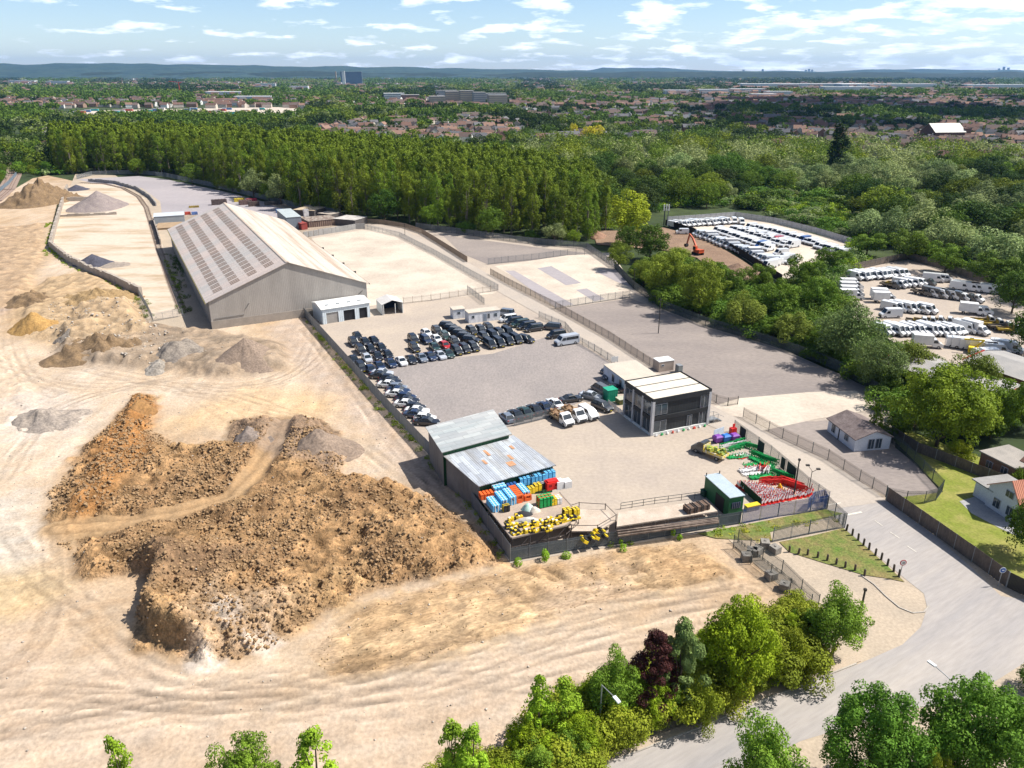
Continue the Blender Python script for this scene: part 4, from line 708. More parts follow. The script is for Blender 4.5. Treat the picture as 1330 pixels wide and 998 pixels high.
fence('perimeter_fence', 'dark green palisade around the shaded edge of the east yard', [(798, 349), (823, 376), (859, 401), (916, 424), (1000, 449), (1060, 470), (1100, 488), (1143, 515), (1150, 525)], 2.4, .17, .09, m_palgr, m_palgr)
fence('perimeter_fence', 'grey palisade along the foot of the poplars behind the strip yard', [(540, 297), (600, 305), (670, 315), (720, 320), (762, 324), (798, 349)], 2.4, .17, .09, m_pal, m_palgr)
fence('perimeter_fence', 'grey palisade along the far edge of the lilac planings yard', [(100, 233), (120, 228), (180, 226), (215, 230), (290, 246), (345, 260), (400, 274), (440, 279)], 2.5, .2, .12, m_pal, m_pal)
fence('dividing_fence', 'thin fence between the strip yard and the patched yard', [(634, 344), (660, 341), (700, 337), (737, 332), (770, 331)], 2.2, .15, .035, m_pal, m_pal)
fence('dividing_fence', 'thin fence between the patched yard and the east yard', [(721, 402), (770, 394), (818, 387)], 2.2, .15, .035, m_pal, m_pal)
fence('gate_fence', 'short rusty barrier fence across the east yard entrance', [(917, 517), (930, 524), (945, 528), (958, 526)], 1.8, .22, .06, m_paltan, m_palgr)
fence('compound_fence', 'black solid fence along the near side of the upper van compound', [(864, 293), (900, 304), (941, 321), (970, 338), (1000, 358), (1015, 367)], 2.4, .13, .128, M('black boards', (.02, .02, .018)), m_dark)
fence('compound_fence', 'white fence along the far side of the upper van compound', [(866, 289), (910, 286), (955, 282.5), (1004, 290), (1060, 304), (1106, 318)], 2.4, .15, .12, M('white grey boards', (.42, .43, .46)), m_pal)
fence('compound_fence', 'brown fence at the back of the lower van compound', [(1108, 352), (1130, 347), (1178, 337), (1220, 349), (1262, 364), (1300, 375)], 2.4, .16, .12, m_wood2, m_palgr)
fence('quarry_fence', 'thin mesh fence with concrete blocks beside the gravel entrance', [(952, 713), (975, 733), (1000, 752), (1025, 771), (1052, 792)], 2.2, .12, .035, m_palgr, m_palgr)
fence('quarry_fence', 'second mesh line parallel behind the concrete blocks', [(958, 705), (990, 728), (1015, 745), (1040, 770), (1062, 790)], 2.0, .14, .035, m_palgr, m_palgr)
fence('gap_fence', 'crooked mesh fence at the end of the aggregate yard', [(178, 380), (190, 400), (199, 418), (238, 411)], 2.2, .22, .06, m_pal, m_galv)
fence('car_fence', 'grey railing between the parked cars and the flatbed trucks', [(668, 554), (690, 549), (714, 543), (720, 532)], 1.9, .16, .08, m_pal, m_pal)
fence('car_fence', 'grey railing behind the white hatchback and the green tool store', [(757, 519), (770, 522), (786, 519)], 1.8, .18, .06, m_pal, m_pal)
fence('track_fence', 'grey blue fence beside the railway curve at the left edge', [(-30, 262), (0, 250), (12, 240), (22, 228)], 2.2, .2, .12, M('blue grey fence', (.22, .28, .34)), m_pal)
# low rail on posts beside the deck
def rail(label, pts, h, mat, every=1.8, name='handrail', z=0, cat='railing'):
    P = GP(pts, z); t = thing(name, (P[0][0], P[0][1], z), 0, label, cat); ox, oy = P[0]; g = MB()
    for a, b in zip(P[:-1], P[1:]):
        for zz in (h * .55, h): g.bar((a[0] - ox, a[1] - oy, zz), (b[0] - ox, b[1] - oy, zz), .06)
    g.build('rail', mat, t); pm = MB(); pm.box(0, 0, h / 2, .07, .07, h); me = pm.mesh('post', mat)
    for a, b in zip(P[:-1], P[1:]):
        n_ = max(1, int(dist(a, b) / every))
        for i in range(n_ + 1): q = link('post', me, t); q.location = (a[0] + (b[0] - a[0]) * i / n_ - ox, a[1] + (b[1] - a[1]) * i / n_ - oy, 0)
    return t
rail('low grey railing between the yard and the timber deck', [(806, 662), (850, 655), (919, 646)], 1.1, m_palgr)
# block walls of the aggregate yard
def block_wall(label, pts, h, th=.9, L_=1.6, mat=None, seed=1):
    P = GP(pts); t = thing('block_wall', P[0], 0, label, 'wall'); ox, oy = P[0]; g = MB(); r_ = random.Random(seed)
    for a, b in zip(P[:-1], P[1:]):
        n_ = max(1, round(dist(a, b) / L_)); an = ang(a, b)
        for i in range(n_):
            s_ = (i + .5) / n_; hh = h + r_.choice([0, 0, 0, .15, -.3]); g.box(a[0] + (b[0] - a[0]) * s_ - ox, a[1] + (b[1] - a[1]) * s_ - oy, hh / 2, L_ * .94, th + r_.uniform(-.1, .1), hh, an + r_.uniform(-.02, .02))
    g.build('blocks', mat or M('cast blocks', (.42, .36, .30), (.33, .29, .25), scale=.5, fine=.2), t); return t
block_wall('interlocking concrete block wall with stepped top between earth heaps and aggregate yard', [(66, 322), (90, 341), (120, 356), (150, 368), (184, 385)], 2.6)
block_wall('concrete block wall along the left of the aggregate yard', [(88, 245), (80, 270), (72, 298), (66, 322)], 2.2, seed=3)
block_wall('back wall of the stone bays', [(88, 262), (118, 261)], 2.0, seed=4); block_wall('front wall of the stone bays', [(78, 282), (152, 279)], 1.2, seed=5)
block_wall('curved concrete retaining wall beside the railway siding', [(115, 236), (150, 239), (178, 247), (195, 258), (203, 268)], 1.8, .4, 2.0, m_cwall, 6)
block_wall('low concrete wall on the right of the siding', [(200, 290), (205, 305), (209, 318)], 2.0, .4, 2.0, m_base, 7)
block_wall('grey concrete wall in front of the scrap rack', [(394, 309), (420, 305), (462, 298), (474, 297.5)], 2.2, .3, 2.0, m_cwall, 8)
for i, (px, py) in enumerate([(969, 728), (983, 720), (993, 711), (1006, 718), (976, 721), (1001, 752), (1018, 766), (1035, 783)]):
    x, y = G(px, py); s_ = 1.25; g = MB(); g.box(0, 0, s_ * .4, s_, s_ * .9, s_ * .8); g.box(0, 0, s_ * .8 + .06, .25, .25, .12); q = g.build('concrete_block', M('old concrete block', (.27, .25, .22), (.17, .155, .14), scale=1.2, fine=.25)); q.location = (x, y, .03); q.rotation_euler = (0, 0, i * .7)
    tag(q, 'grey concrete cube beside the mesh fence, number %s from the grass strip' % ('one', 'two', 'three', 'four', 'five', 'six', 'seven', 'eight')[i] if False else ['weathered concrete cube at the top of the mesh fence', 'pale topped concrete cube by the gate gap', 'concrete cube pushed up against the grass strip', 'dark concrete cube nearest the bollards', 'concrete cube between two others by the gate gap', 'concrete cube half way down the mesh fence', 'concrete cube two thirds down the mesh fence', 'lowest concrete cube next to the hedge tree'][i], 'concrete block', 'concrete cubes by the mesh fence')
# railway track
P = GP([(104, 238), (135, 239), (160, 245), (180, 256), (190, 270), (197, 292), (207, 325), (222, 368), (238, 408)]); tr = thing('railway_siding', P[0], 0, 'curved rusty railway siding along the aggregate yard', 'railway'); g = MB(); sl_ = MB(); ox, oy = P[0]
for a, b in zip(P[:-1], P[1:]):
    an = ang(a, b); nx_, ny_ = -math.sin(an) * .72, math.cos(an) * .72
    for s_ in (-1, 1): g.bar((a[0] - ox + nx_ * s_, a[1] - oy + ny_ * s_, .2), (b[0] - ox + nx_ * s_, b[1] - oy + ny_ * s_, .2), .14, .14)
    n_ = int(dist(a, b) / 1.3)
    for i in range(n_): sl_.box(a[0] + (b[0] - a[0]) * i / n_ - ox, a[1] + (b[1] - a[1]) * i / n_ - oy, .1, .28, 2.5, .12, an)
g.build('rail', M('rusty rail', (.16, .10, .08)), tr); sl_.build('sleepers', M('sleepers', (.2, .16, .13)), tr)
P = GP([(-60, 290), (-10, 262), (8, 247), (18, 228), (19, 210), (14, 198), (5, 188)]); tr = thing('railway_line', P[0], 0, 'double railway line curving away at the left edge', 'railway'); ox, oy = P[0]; g = MB(); bal = MB()
for a, b in zip(P[:-1], P[1:]):
    an = ang(a, b); bal.box((a[0] + b[0]) / 2 - ox, (a[1] + b[1]) / 2 - oy, .1, dist(a, b) + 2, 8.5, .3, an)
    for s_ in (-2.5, -1.1, 1.1, 2.5): g.bar((a[0] - ox - math.sin(an) * s_, a[1] - oy + math.cos(an) * s_, .32), (b[0] - ox - math.sin(an) * s_, b[1] - oy + math.cos(an) * s_, .32), .16)
bal.build('ballast', M('ballast', (.30, .22, .17), (.24, .18, .15), scale=.5), tr); g.build('rail', M('rusty rail', (.16, .10, .08)), tr)
# ---- bollards
def bollard(px, py, h, label, grp):
    x, y = G(px, py); q = link('bollard', BOL); q.location = (x, y, .06); q.scale = (1, 1, h); q.rotation_euler = (rnd.uniform(-.06, .06), rnd.uniform(-.06, .06), 0); tag(q, label, 'bollard', grp)
g = MB(); g.tube((0, 0, 0), (0, 0, .92), .15, .14, 10); g.tube((0, 0, .92), (0, 0, 1.0), .14, .07, 10); BOL = g.mesh('bollard', M('tarred wood', (.06, .05, .04), (.12, .09, .07), scale=3)); ORD = ['first', 'second', 'third', 'fourth', 'fifth', 'sixth', 'seventh', 'eighth', 'ninth', 'tenth', 'eleventh', 'twelfth', 'thirteenth', 'fourteenth', 'fifteenth', 'sixteenth', 'seventeenth', 'eighteenth', 'nineteenth', 'twentieth']
for i, (zx, zy) in enumerate([(50, 500), (92, 535), (135, 570), (172, 607), (212, 638), (258, 680), (300, 710), (345, 752), (390, 795), (427, 832)]): bollard(1090 + zx / 5.5417, 600 + zy / 5.5417, 1.15, 'dark wooden bollard on the road side of the grass triangle, %s from the fence corner' % ORD[i], 'bollards along the road')
for i, (zx, zy) in enumerate([(290, 742), (330, 752), (370, 757), (415, 768), (457, 781), (497, 798), (537, 812), (580, 826), (622, 848)]): bollard(940 + zx / 3.41, 500 + zy / 3.41, 1.0, 'brown wooden bollard on the gravel side of the grass triangle, %s from the concrete cubes' % ORD[i], 'bollards along the gravel entrance')
# ---- signs, poles, lamps
m_pole = M('dark pole', (.06, .055, .05)); m_lamp = M('lamp head', (.75, .78, .82), rough=.3, fine=0)
def round_sign(px, py, lab, back):
    x, y = G(px, py); t = thing('road_sign', (x, y), 0, lab, 'road sign'); g = MB(); g.tube((0, 0, 0), (0, 0, 2.6), .05); g.build('post', m_galv, t)
    g = MB(); g.tube((0, -.06, 2.5), (0, -.09, 2.5), .42, .42, 20, 0); g.tube((0, -.09, 2.5), (0, -.11, 2.5), .32, .32, 20, 1)
    if not back: g.box(-.06, -.12, 2.5, .05, .02, .3, 0, 2); g.box(.1, -.12, 2.5, .16, .02, .05, 0, 2); g.box(.1, -.12, 2.62, .16, .02, .05, 0, 2); g.box(.1, -.12, 2.38, .16, .02, .05, 0, 2)
    else: g.box(0, -.12, 2.5, .3, .02, .16, 0, 2)
    g.build('disc', [M('sign red', (.5, .03, .04)) if not back else m_white, m_white if not back else M('sign blue', (.04, .12, .4)), m_dark if not back else m_white], t)
round_sign(1168, 752, 'round speed sign with red rim at the tip of the grass triangle', False); round_sign(1296, 762, 'round sign with blue centre by the timber fence', True)
def pole(bx, by, ty, lab, r1=.13, lean=(0, 0), name='utility_pole', cross=False):
    x, y = G(bx, by); h = ZAT(x, y, ty); t = thing(name, (x, y), 0, lab, 'pole'); g = MB(); g.tube((0, 0, 0), (lean[0], lean[1], h), r1, r1 * .7); g.build('shaft', m_pole, t)
    g = MB(); g.box(lean[0], lean[1], h + .1, .3, .3, .3); 
    if cross: g.bar((lean[0] - .7, lean[1], h - .4), (lean[0] + .7, lean[1], h - .4), .1)
    g.build('cap', m_pole, t); return h
pole(1030.5, 647, 598, 'tall dark wooden pole among the red barriers'); pole(1115.5, 806, 767, 'dark leaning post above the hedge beside the gravel entrance', .16)
pole(855, 433.5, 390, 'slim brown wooden pole standing in the east yard', .12)
pole(526, 306, 292, 'thin pale pole beside the upper access road', .1)
pole(823, 376, 351, 'thin pole at the corner of the patched yard', .1)
def mast(px, py, ty, lab):
    x, y = G(px, py); h = ZAT(x, y, ty); t = thing('phone_mast', (x, y), 0, lab, 'mast'); g = MB(); g.tube((-.6, 0, 0), (-.6, 0, h - 2), .25); g.tube((.9, 0, 0), (.9, 0, h - 1.5), .18); g.build('shaft', m_palgr, t)
    for k in range(3): g = MB(); g.box(-1 + k * 1.0, -.3, h - 1.2, .5, .3, 2.6); g.build('antenna', m_white, t)
mast(864, 293, 266, 'phone mast with three white antennas beside the upper van compound')
x, y = G(1050, 641); t = thing('yard_light', (x, y), 0, 'twin headed floodlight pole at the equipment fence', 'light pole'); h = ZAT(x, y, 612); g = MB(); g.tube((0, 0, 0), (0, 0, h), .07, .05); g.bar((0, 0, h), (-.7, 0, h + .9), .06); g.bar((0, 0, h - .2), (.8, 0, h + .3), .06); g.build('pole', m_pole, t)
for p_ in ((-.8, 0, h + 1.0), (.9, 0, h + .35)): g = MB(); g.box(*p_, .55, .35, .2); g.build('lamp_head', m_pole, t)
def street_lamp(px, by, ty, hx, hy, lab):
    x, y = G(px, by); h = ZAT(x, y, ty); d_ = Vector(((hx - px) / S(by) , 0, 0)); hp = G(hx, hy, h - .1 if False else h + .1); t = thing('street_lamp', (x, y), 0, lab, 'street lamp'); g = MB(); g.tube((0, 0, 0), (0, 0, h), .09, .06)
    e = Vector((hp[0] - x, hp[1] - y, .35)); e2 = e.normalized() * min(e.length, 2.2); e2.z = .35; g.bar((0, 0, h), (e2.x, e2.y, h + .3), .07); g.build('column', m_galv, t)
    g = MB(); a_ = math.atan2(e2.y, e2.x); g.box(e2.x + math.cos(a_) * .35, e2.y + math.sin(a_) * .35, h + .33, .85, .34, .14, a_); g.build('lamp_head', m_lamp, t)
street_lamp(777.5, 965, 890, 798, 908, 'street lamp with white head rising out of the hedge'); street_lamp(1222, 955, 888, 1209, 864, 'street lamp reaching over the main road from behind a tree')
# far-left track mound etc. heaps
# ================================================================ HEAPS
def heap(name, label, cx, cy, w_px, top, mat, lab_cat='heap', seed=0, flat=0.0, rough=.25, asp=1.0, rot=0.0, gully=0.0):
    x0, y0 = G(cx, cy); rad = w_px / 2 / S(cy); nr, na = 22, 56; V = []; r_ = np.random.RandomState(seed)
    for i in range(nr + 1):
        for j in range(na):
            a = 2 * math.pi * j / na; t = i / nr; px_, py_ = math.cos(a), math.sin(a)
            out_ = 1 + .28 * (vn(np.array([px_ * 1.3 + seed]), np.array([py_ * 1.3]), 5)[0] - .5) * 2
            r = rad * t * out_; X_, Y_ = px_ * r, py_ * r * asp
            z = top * max(0, (1 - max(0, (t - flat)) / (1 - flat))) ** 1.12
            z += rough * (fbm(np.array([X_ + seed * 9.]), np.array([Y_]), .55, 4, seed)[0] - .5) * 2 * min(1, (1 - t) * 5)
            if gully: z -= gully * max(0, math.sin(a * 17 + 3 * math.sin(a * 3))) * t * (1 - t) * 3
            z = z if i < nr else -.1
            V.append((X_ * math.cos(rot) - Y_ * math.sin(rot), X_ * math.sin(rot) + Y_ * math.cos(rot), z))
    Q = [(i * na + j, (i + 1) * na + j, (i + 1) * na + (j + 1) % na, i * na + (j + 1) % na) for i in range(nr) for j in range(na)]
    Q = [q if i_ >= na else q for i_, q in enumerate(Q)]
    o = link(name, np_mesh(name, np.array(V), np.array(Q), mat, False)); o.location = (x0, y0, -.02); return tag(o, label, lab_cat)
mk = lambda n, a, b, **k: M(n, a, b, scale=.5, fine=.3, fscale=2.5, rough=1, bump=.08, bscale=2.5, **k)
h_brown = mk('brown sand', (0.246, 0.184, 0.139), (0.197, 0.148, 0.115)); h_grey = mk('grey rubble', (0.254, 0.217, 0.180), (0.164, 0.139, 0.119)); h_or = mk('orange sand', (0.377, 0.230, 0.082), (0.295, 0.172, 0.061))
h_soil = mk('dark soil', (0.221, 0.148, 0.082), (0.139, 0.094, 0.057)); h_pale = mk('pale grit', (0.312, 0.262, 0.217), (0.238, 0.201, 0.172)); h_slate = mk('slate chippings', (0.082, 0.082, 0.107), (0.057, 0.057, 0.074)); h_pur = mk('mauve gravel', (0.205, 0.168, 0.164), (0.254, 0.213, 0.193)); h_och = mk('ochre soil', (0.312, 0.213, 0.107), (0.221, 0.148, 0.074))
heap('sand_heap', 'smooth brown conical sand heap nearest the warehouse corner', 321, 470, 100, 5.8, h_brown, seed=1, gully=.25)
heap('rubble_heap', 'grey rubble heap left of the brown sand heap', 236, 464, 104, 4.6, h_grey, seed=2, rough=1.3)
heap('rubble_heap', 'jumble of broken pale concrete at the foot of the grey heap', 208, 478, 52, 2.0, mk('broken concrete', (0.344, 0.307, 0.262), (0.180, 0.156, 0.131)), seed=22, rough=.9)
heap('soil_heap', 'long dark brown soil heap below the concrete block wall', 138, 460, 150, 4.6, h_soil, seed=3, rough=2.2, asp=.75)
heap('rubble_heap', 'small dark rubble heap left of the long soil heap', 92, 444, 52, 3.4, h_grey, seed=31, rough=.8)
heap('sand_heap', 'bright orange sand heap at the left', 46, 428, 72, 4.6, h_or, seed=4, rough=.9)
heap('grit_heap', 'pale grey grit heap behind the long soil heap', 118, 416, 70, 3.6, h_pale, seed=5, rough=.6)
heap('earth_heap', 'tan earth heap with dark lumps on the far left', 42, 392, 64, 3.2, h_soil, seed=6, rough=1.4)
heap('earth_heap', 'broad ochre earth heap against the block wall', 126, 392, 130, 3.4, h_och, seed=7, rough=1.4, asp=.7)
heap('spoil_heap', 'large ribbed brown spoil heap at the top left corner of the site', 56, 264, 66, 11, h_soil, seed=8, rough=2.4, asp=1.8, rot=R(-20))
heap('grit_heap', 'flattened pale grey heap on the left of the site', 58, 547, 110, 2.2, h_pale, seed=9, rough=.9, asp=.8)
heap('spoil_heap', 'grey brown spoil heap at the top of the big mound, left of its track', 325, 578, 70, 3.6, mk('ash soil', (0.221, 0.180, 0.156), (0.156, 0.123, 0.102)), seed=10, rough=.9, asp=.9)
heap('spoil_heap', 'rounded grey brown spoil heap at the top right of the big mound', 415, 588, 100, 4.0, h_brown, flat=.1, seed=11, rough=.7, asp=.9)
heap('spoil_heap', 'small russet heap at the narrow top end of the mound', 183, 537, 36, 3.0, mk('russet soil', (0.279, 0.156, 0.061), (0.230, 0.123, 0.049)), seed=12, rough=.5, asp=1.8)
heap('slate_heap', 'small blue black slate heap behind the block wall', 122, 343, 46, 3.4, h_slate, seed=13, rough=.2)
heap('slate_heap', 'blue black slate heap in the far stone bay', 100, 247, 26, 3.0, h_slate, seed=14, rough=.2)
heap('gravel_heap', 'large mauve gravel heap inside the stone bays', 130, 270, 66, 8.0, h_pur, seed=15, rough=.3, asp=1.3)
heap('gravel_heap', 'pale gravel spread at the end of the slate heap', 150, 345, 40, 1.0, h_pale, seed=16, rough=.2)
heap('digging_heap', 'brown earth heap beside the orange excavator', 958, 352, 50, 2.6, mk('digging earth', (0.180, 0.115, 0.082), (0.246, 0.164, 0.115)), seed=17, rough=.4)
heap('digging_heap', 'reddish earth heap behind the yellow green tree', 775, 308, 30, 2.6, mk('red earth', (0.279, 0.164, 0.107), (0.221, 0.131, 0.090)), seed=18, rough=.5)
# ================================================================ DECKS
m_ply = M('pale decking', (.42, .33, .26), (.33, .26, .21), scale=.6, fine=.15, rough=.9); m_scaf = M('scaffold tube', (.12, .10, .09)); m_ply2 = M('whitewashed decking', (.55, .46, .38), (.42, .34, .27), scale=.4, rough=.9)
zd = 3.0
P = GP([(622.6, 646), (664.7, 699), (735, 682.5), (752, 668), (727, 640)], zd); dk_ = thing('scaffold_deck', (P[1][0], P[1][1], 0), 0, 'raised scaffold deck loaded with coloured barrier stacks in front of the metal shed', 'deck'); ox, oy = P[1]
g = MB(); g.prism([(x - ox, y - oy) for x, y in P][::-1] if False else [(x - ox, y - oy) for x, y in P], zd - .12, zd); g.build('deck_boards', m_ply, dk_)
rim = MB(); g = MB()
for a, b in list(zip(P[:-1], P[1:])):
    n_ = max(1, int(dist(a, b) / 2.0))
    for i in range(n_ + 1):
        x, y = a[0] + (b[0] - a[0]) * i / n_ - ox, a[1] + (b[1] - a[1]) * i / n_ - oy; g.tube((x, y, 0), (x, y, zd + .05), .06, n=6)
        if i < n_: x2, y2 = a[0] + (b[0] - a[0]) * (i + 1) / n_ - ox, a[1] + (b[1] - a[1]) * (i + 1) / n_ - oy; g.bar((x, y, .3), (x2, y2, zd - .3), .06); g.bar((x, y, 1.5), (x2, y2, 1.5), .06)
    rim.bar((a[0] - ox, a[1] - oy, zd - .06), (b[0] - ox, b[1] - oy, zd - .06), .14, .22)
g.build('scaffold', m_scaf, dk_); rim.build('edge_board', M('grey edge board', (.3, .25, .21)), dk_)
# the long platform strip
P = GP([(803, 666), (917, 650), (932, 664), (801, 684)], 1.6); lp = thing('long_platform', (*P[0], 0), 0, 'long pale loading platform between the yard and the front fence', 'platform'); ox, oy = P[0]
g = MB(); g.prism([(x - ox, y - oy) for x, y in P], 1.4, 1.6); g.build('deck_boards', m_ply2, lp); g = MB()
for k in range(9):
    for (a, b) in ((P[0], P[1]), (P[3], P[2])): x, y = a[0] + (b[0] - a[0]) * k / 8 - ox, a[1] + (b[1] - a[1]) * k / 8 - oy; g.tube((x, y, 0), (x, y, 1.4), .08, n=6)
g.build('leg_frame', m_scaf, lp)
P = GP([(801, 690), (932, 673), (934, 680), (803, 698)], 2.0); ls = thing('storage_shelf', (*P[0], 1.1), 0, 'low dark rack of rusty beams between the loading platform and the front fence', 'rack'); ox, oy = P[0]; g = MB(); an = ang(P[0], P[1]); Ls = dist(P[0], P[1])
for k in range(7): c_ = .1 + k * .13; g.bar((0 + (P[3][0] - ox) * c_, (P[3][1] - oy) * c_, .95 + .15 * (k % 3)), (P[1][0] - ox + (P[2][0] - P[1][0]) * c_, P[1][1] - oy + (P[2][1] - P[1][1]) * c_, .95 + .15 * (k % 2)), .14, .2)
g.build('beams', M('rusty beams', (.12, .09, .075), (.26, .2, .16), scale=1.2), ls); g = MB()
for k in range(10): x, y = (P[1][0] - ox) * k / 9, (P[1][1] - oy) * k / 9; g.bar((x, y, 0), (x, y, .95), .1)
g.build('leg_frame', m_scaf, ls)
for k, (px, py) in enumerate(((896, 662), (905, 660), (913, 658))):
    x, y = G(px, py, 1.9); t = thing('timber_bundle', (x, y, 1.6), R(22), 'brown bundle of timber on the right end of the loading platform, %s of three' % ('leftmost', 'middle', 'rightmost')[k], 'timber bundle', 'timber bundles on the platform'); g = MB()
    for i in range(3):
        for j in range(4): g.box(0, -.55 + j * .36, .18 + i * .3, 1.5, .3, .24)
    g.build('timbers', M('brown timber', (.17, .11, .08), (.12, .08, .06), scale=2), t); g = MB(); g.box(-.4, 0, .5, .08, 1.55, 1.02); g.box(.4, 0, .5, .08, 1.55, 1.02); g.build('strap', m_scaf, t)
# loading dock pallets between the decks
P = GP([(727, 668), (752, 660), (786, 662), (800, 676), (776, 690), (742, 690)], 1.4); t = thing('timber_dock', (*P[0], 0), 0, 'pale timber dock between the scaffold deck and the long platform', 'dock'); ox, oy = P[0]; g = MB(); g.prism([(x - ox, y - oy) for x, y in P], 1.2, 1.4); g.build('deck_boards', m_ply2, t); g = MB()
for p_ in P: g.tube((p_[0] - ox, p_[1] - oy, 0), (p_[0] - ox, p_[1] - oy, 2.4), .07, n=6)
for a, b in zip(P[:-1], P[1:]): g.bar((a[0] - ox, a[1] - oy, 2.3), (b[0] - ox, b[1] - oy, 2.3), .07)
g.build('rail_frame', m_scaf, t)
# ---- stacked goods on the deck
def stack(name, label, px, py, z, L_, W_, Hs, rz_, mat, n=5, kind='barriers', strap=None, cat='barrier stack', group='barrier stacks on the deck'):
    x, y = G(px, py, z); t = thing(name, (x, y, z), rz_, label, cat, group); g = MB()
    for i in range(n):
        xx = -L_ / 2 + (i + .5) * L_ / n; th = L_ / n * .78
        g.box(xx, 0, Hs * .30, th, W_, Hs * .42); g.box(xx, -W_ * .38, Hs * .7, th, W_ * .2, Hs * .5); g.box(xx, W_ * .38, Hs * .7, th, W_ * .2, Hs * .5); g.box(xx, 0, Hs * .92, th * .9, W_ * .96, Hs * .14); g.box(xx, 0, .06, th * 1.15, W_ * .5, .12)
    g.build('barrier_panels', mat, t)
    if strap: g = MB(); g.box(0, W_ * .2, Hs / 2, L_ * 1.01, .09, Hs * 1.02); g.box(0, -W_ * .2, Hs / 2, L_ * 1.01, .09, Hs * 1.02); g.build('strap', strap, t)
    return t
bl = M('sky blue plastic', (.10, .42, .75), (.16, .5, .8), scale=2, rough=.5); orr = M('orange plastic', (.75, .13, .03), rough=.5, fine=.08); rd = M('red plastic', (.68, .025, .02), rough=.45, fine=.08); gn = M('green plastic', (.01, .33, .08), (.015, .26, .07), scale=2, rough=.5); yl = M('yellow plastic', (.78, .58, .03), (.7, .48, .03), scale=2, rough=.5); wh_ = M('white plastic', (.75, .73, .72), rough=.5, fine=.08); bk = M('black rubber', (.03, .03, .035), rough=.8); dbl = M('navy plastic', (.03, .10, .30), rough=.5)
r0 = ang(G(664, 699, 3), G(735, 682, 3)); r9 = r0 + math.pi / 2
f4 = lambda x, y: (600 + x / 6.65, 590 + y / 6.65)
for i, (zx, zy, L_, W2, H3, rr, m_, st, lab) in enumerate([
    (270, 462, 2.8, 1.1, 1.1, r9, bl, wh_, 'sky blue barrier stack nearest the left edge of the deck'), (340, 420, 2.8, 1.1, 1.2, r9, bl, wh_, 'sky blue barrier stack second from the left edge of the deck'), (408, 400, 2.9, 1.1, 1.3, r9, bl, wh_, 'sky blue barrier stack touching the orange one on the deck'),
    (320, 335, 2.0, 1.6, 1.3, r0, bl, wh_, 'sky blue barrier pile at the foot of the green shed front'), (465, 380, 3.2, 1.1, 1.3, r9, orr, None, 'orange barrier stack between two blue stacks'), (525, 350, 2.8, 1.1, 1.2, r9, bl, wh_, 'sky blue barrier stack right of the orange stack'), (560, 390, 1.2, 1.1, .9, r9, orr, None, 'small orange barrier pile below the blue stack'),
    (225, 372, 2.6, 1.2, .9, r0, orr, None, 'long flat orange barriers at the deck back corner'), (550, 258, 2.4, 1.2, 1.3, r0, bl, bk, 'sky blue barrier wall against the shed, left section'), (650, 240, 2.4, 1.2, 1.3, r0, bl, bk, 'sky blue barrier wall against the shed, middle section'), (735, 212, 2.4, 1.2, 1.3, r0, bl, bk, 'sky blue barrier wall against the shed, right section'),
    (430, 300, 1.6, .9, .9, r0, dbl, None, 'dark blue panels in the gap by the shed front'), (595, 335, 1.1, .9, 1.0, r0, yl, bk, 'yellow and black blocks left of the others by the red tank'), (650, 312, 1.2, 1.0, 1.1, r0, yl, bk, 'yellow and black blocks next to the red tank'), (700, 300, .8, .9, 1.1, r0, bk, wh_, 'black and grey blocks touching the red tank'),
    (715, 440, 2.2, 1.5, 1.5, r0, gn, orr, 'bright green barrier stack in the middle of the deck'), (785, 430, .9, 1.2, 1.1, r0, yl, bk, 'yellow blocks right of the green stack'), (830, 420, .8, 1.2, 1.0, r0, wh_, yl, 'white blocks at the right of the green stack'), (380, 490, 1.0, .9, 1.0, r0, bk, yl, 'black box with yellow top near the deck left edge'),
    (905, 530, 1.2, 1.0, 1.1, r0, yl, bk, 'tall yellow blocks near the front right of the deck'), (980, 520, 1.0, 1.0, 1.0, r0, yl, bk, 'tall yellow blocks at the front right corner of the deck')]):
    x, y = f4(zx, zy); stack('barrier_stack', lab, x, y, 3.0, L_, W2, H3, rr, m_, strap=st, n=max(2, int(L_ / .5)))
x, y = G(*f4(775, 300), 3.0); t = thing('water_tank', (x, y, 3), r0, 'red plastic water barrier tank with handle slots on the deck', 'tank'); g = MB(); g.box(0, 0, .75, 2.0, 1.2, 1.2); g.box(0, 0, 1.42, 1.6, .9, .2); g.build('body', rd, t); g = MB(); g.box(-.5, -.61, .9, .5, .04, .35); g.box(.5, -.61, .9, .5, .04, .35); g.build('slot', M('dark red', (.25, .01, .01)), t)
x, y = G(*f4(868, 285), 3.0); t = thing('bulk_bag', (x, y, 3), r0, 'white wrapped bulk bags beside the red tank', 'bulk bag'); g = MB(); g.box(-.6, 0, .65, 1.1, 1.2, 1.3); g.box(.62, -.1, .55, 1.15, 1.2, 1.1); g.build('bag', wh_, t); g = MB(); g.tube((-.6, 0, 1.3), (-.6, 0, 1.45), .4, .15); g.tube((.6, -.1, 1.1), (.6, -.1, 1.25), .4, .15); g.build('bag_top', wh_, t)
def mound_obj(name, lab, px, py, z, rx, ry, hh, mat, cat):
    x, y = G(px, py, z); V = []; n = 14; m_ = 7
    for i in range(m_):
        for j in range(n): a = 2 * math.pi * j / n; t_ = i / (m_ - 1); r = 1 - .98 * t_; r *= 1 + rnd.uniform(-.12, .12); V.append((math.cos(a) * r * rx, math.sin(a) * r * ry, hh * math.sin(t_ * math.pi / 2) * (1 + rnd.uniform(-.08, .08))))
    Q = [(i * n + j, i * n + (j + 1) % n, (i + 1) * n + (j + 1) % n, (i + 1) * n + j) for i in range(m_ - 1) for j in range(n)]
    o = link(name, np_mesh(name, np.array(V), np.array(Q), mat)); o.location = (x, y, z); return tag(o, lab, cat)
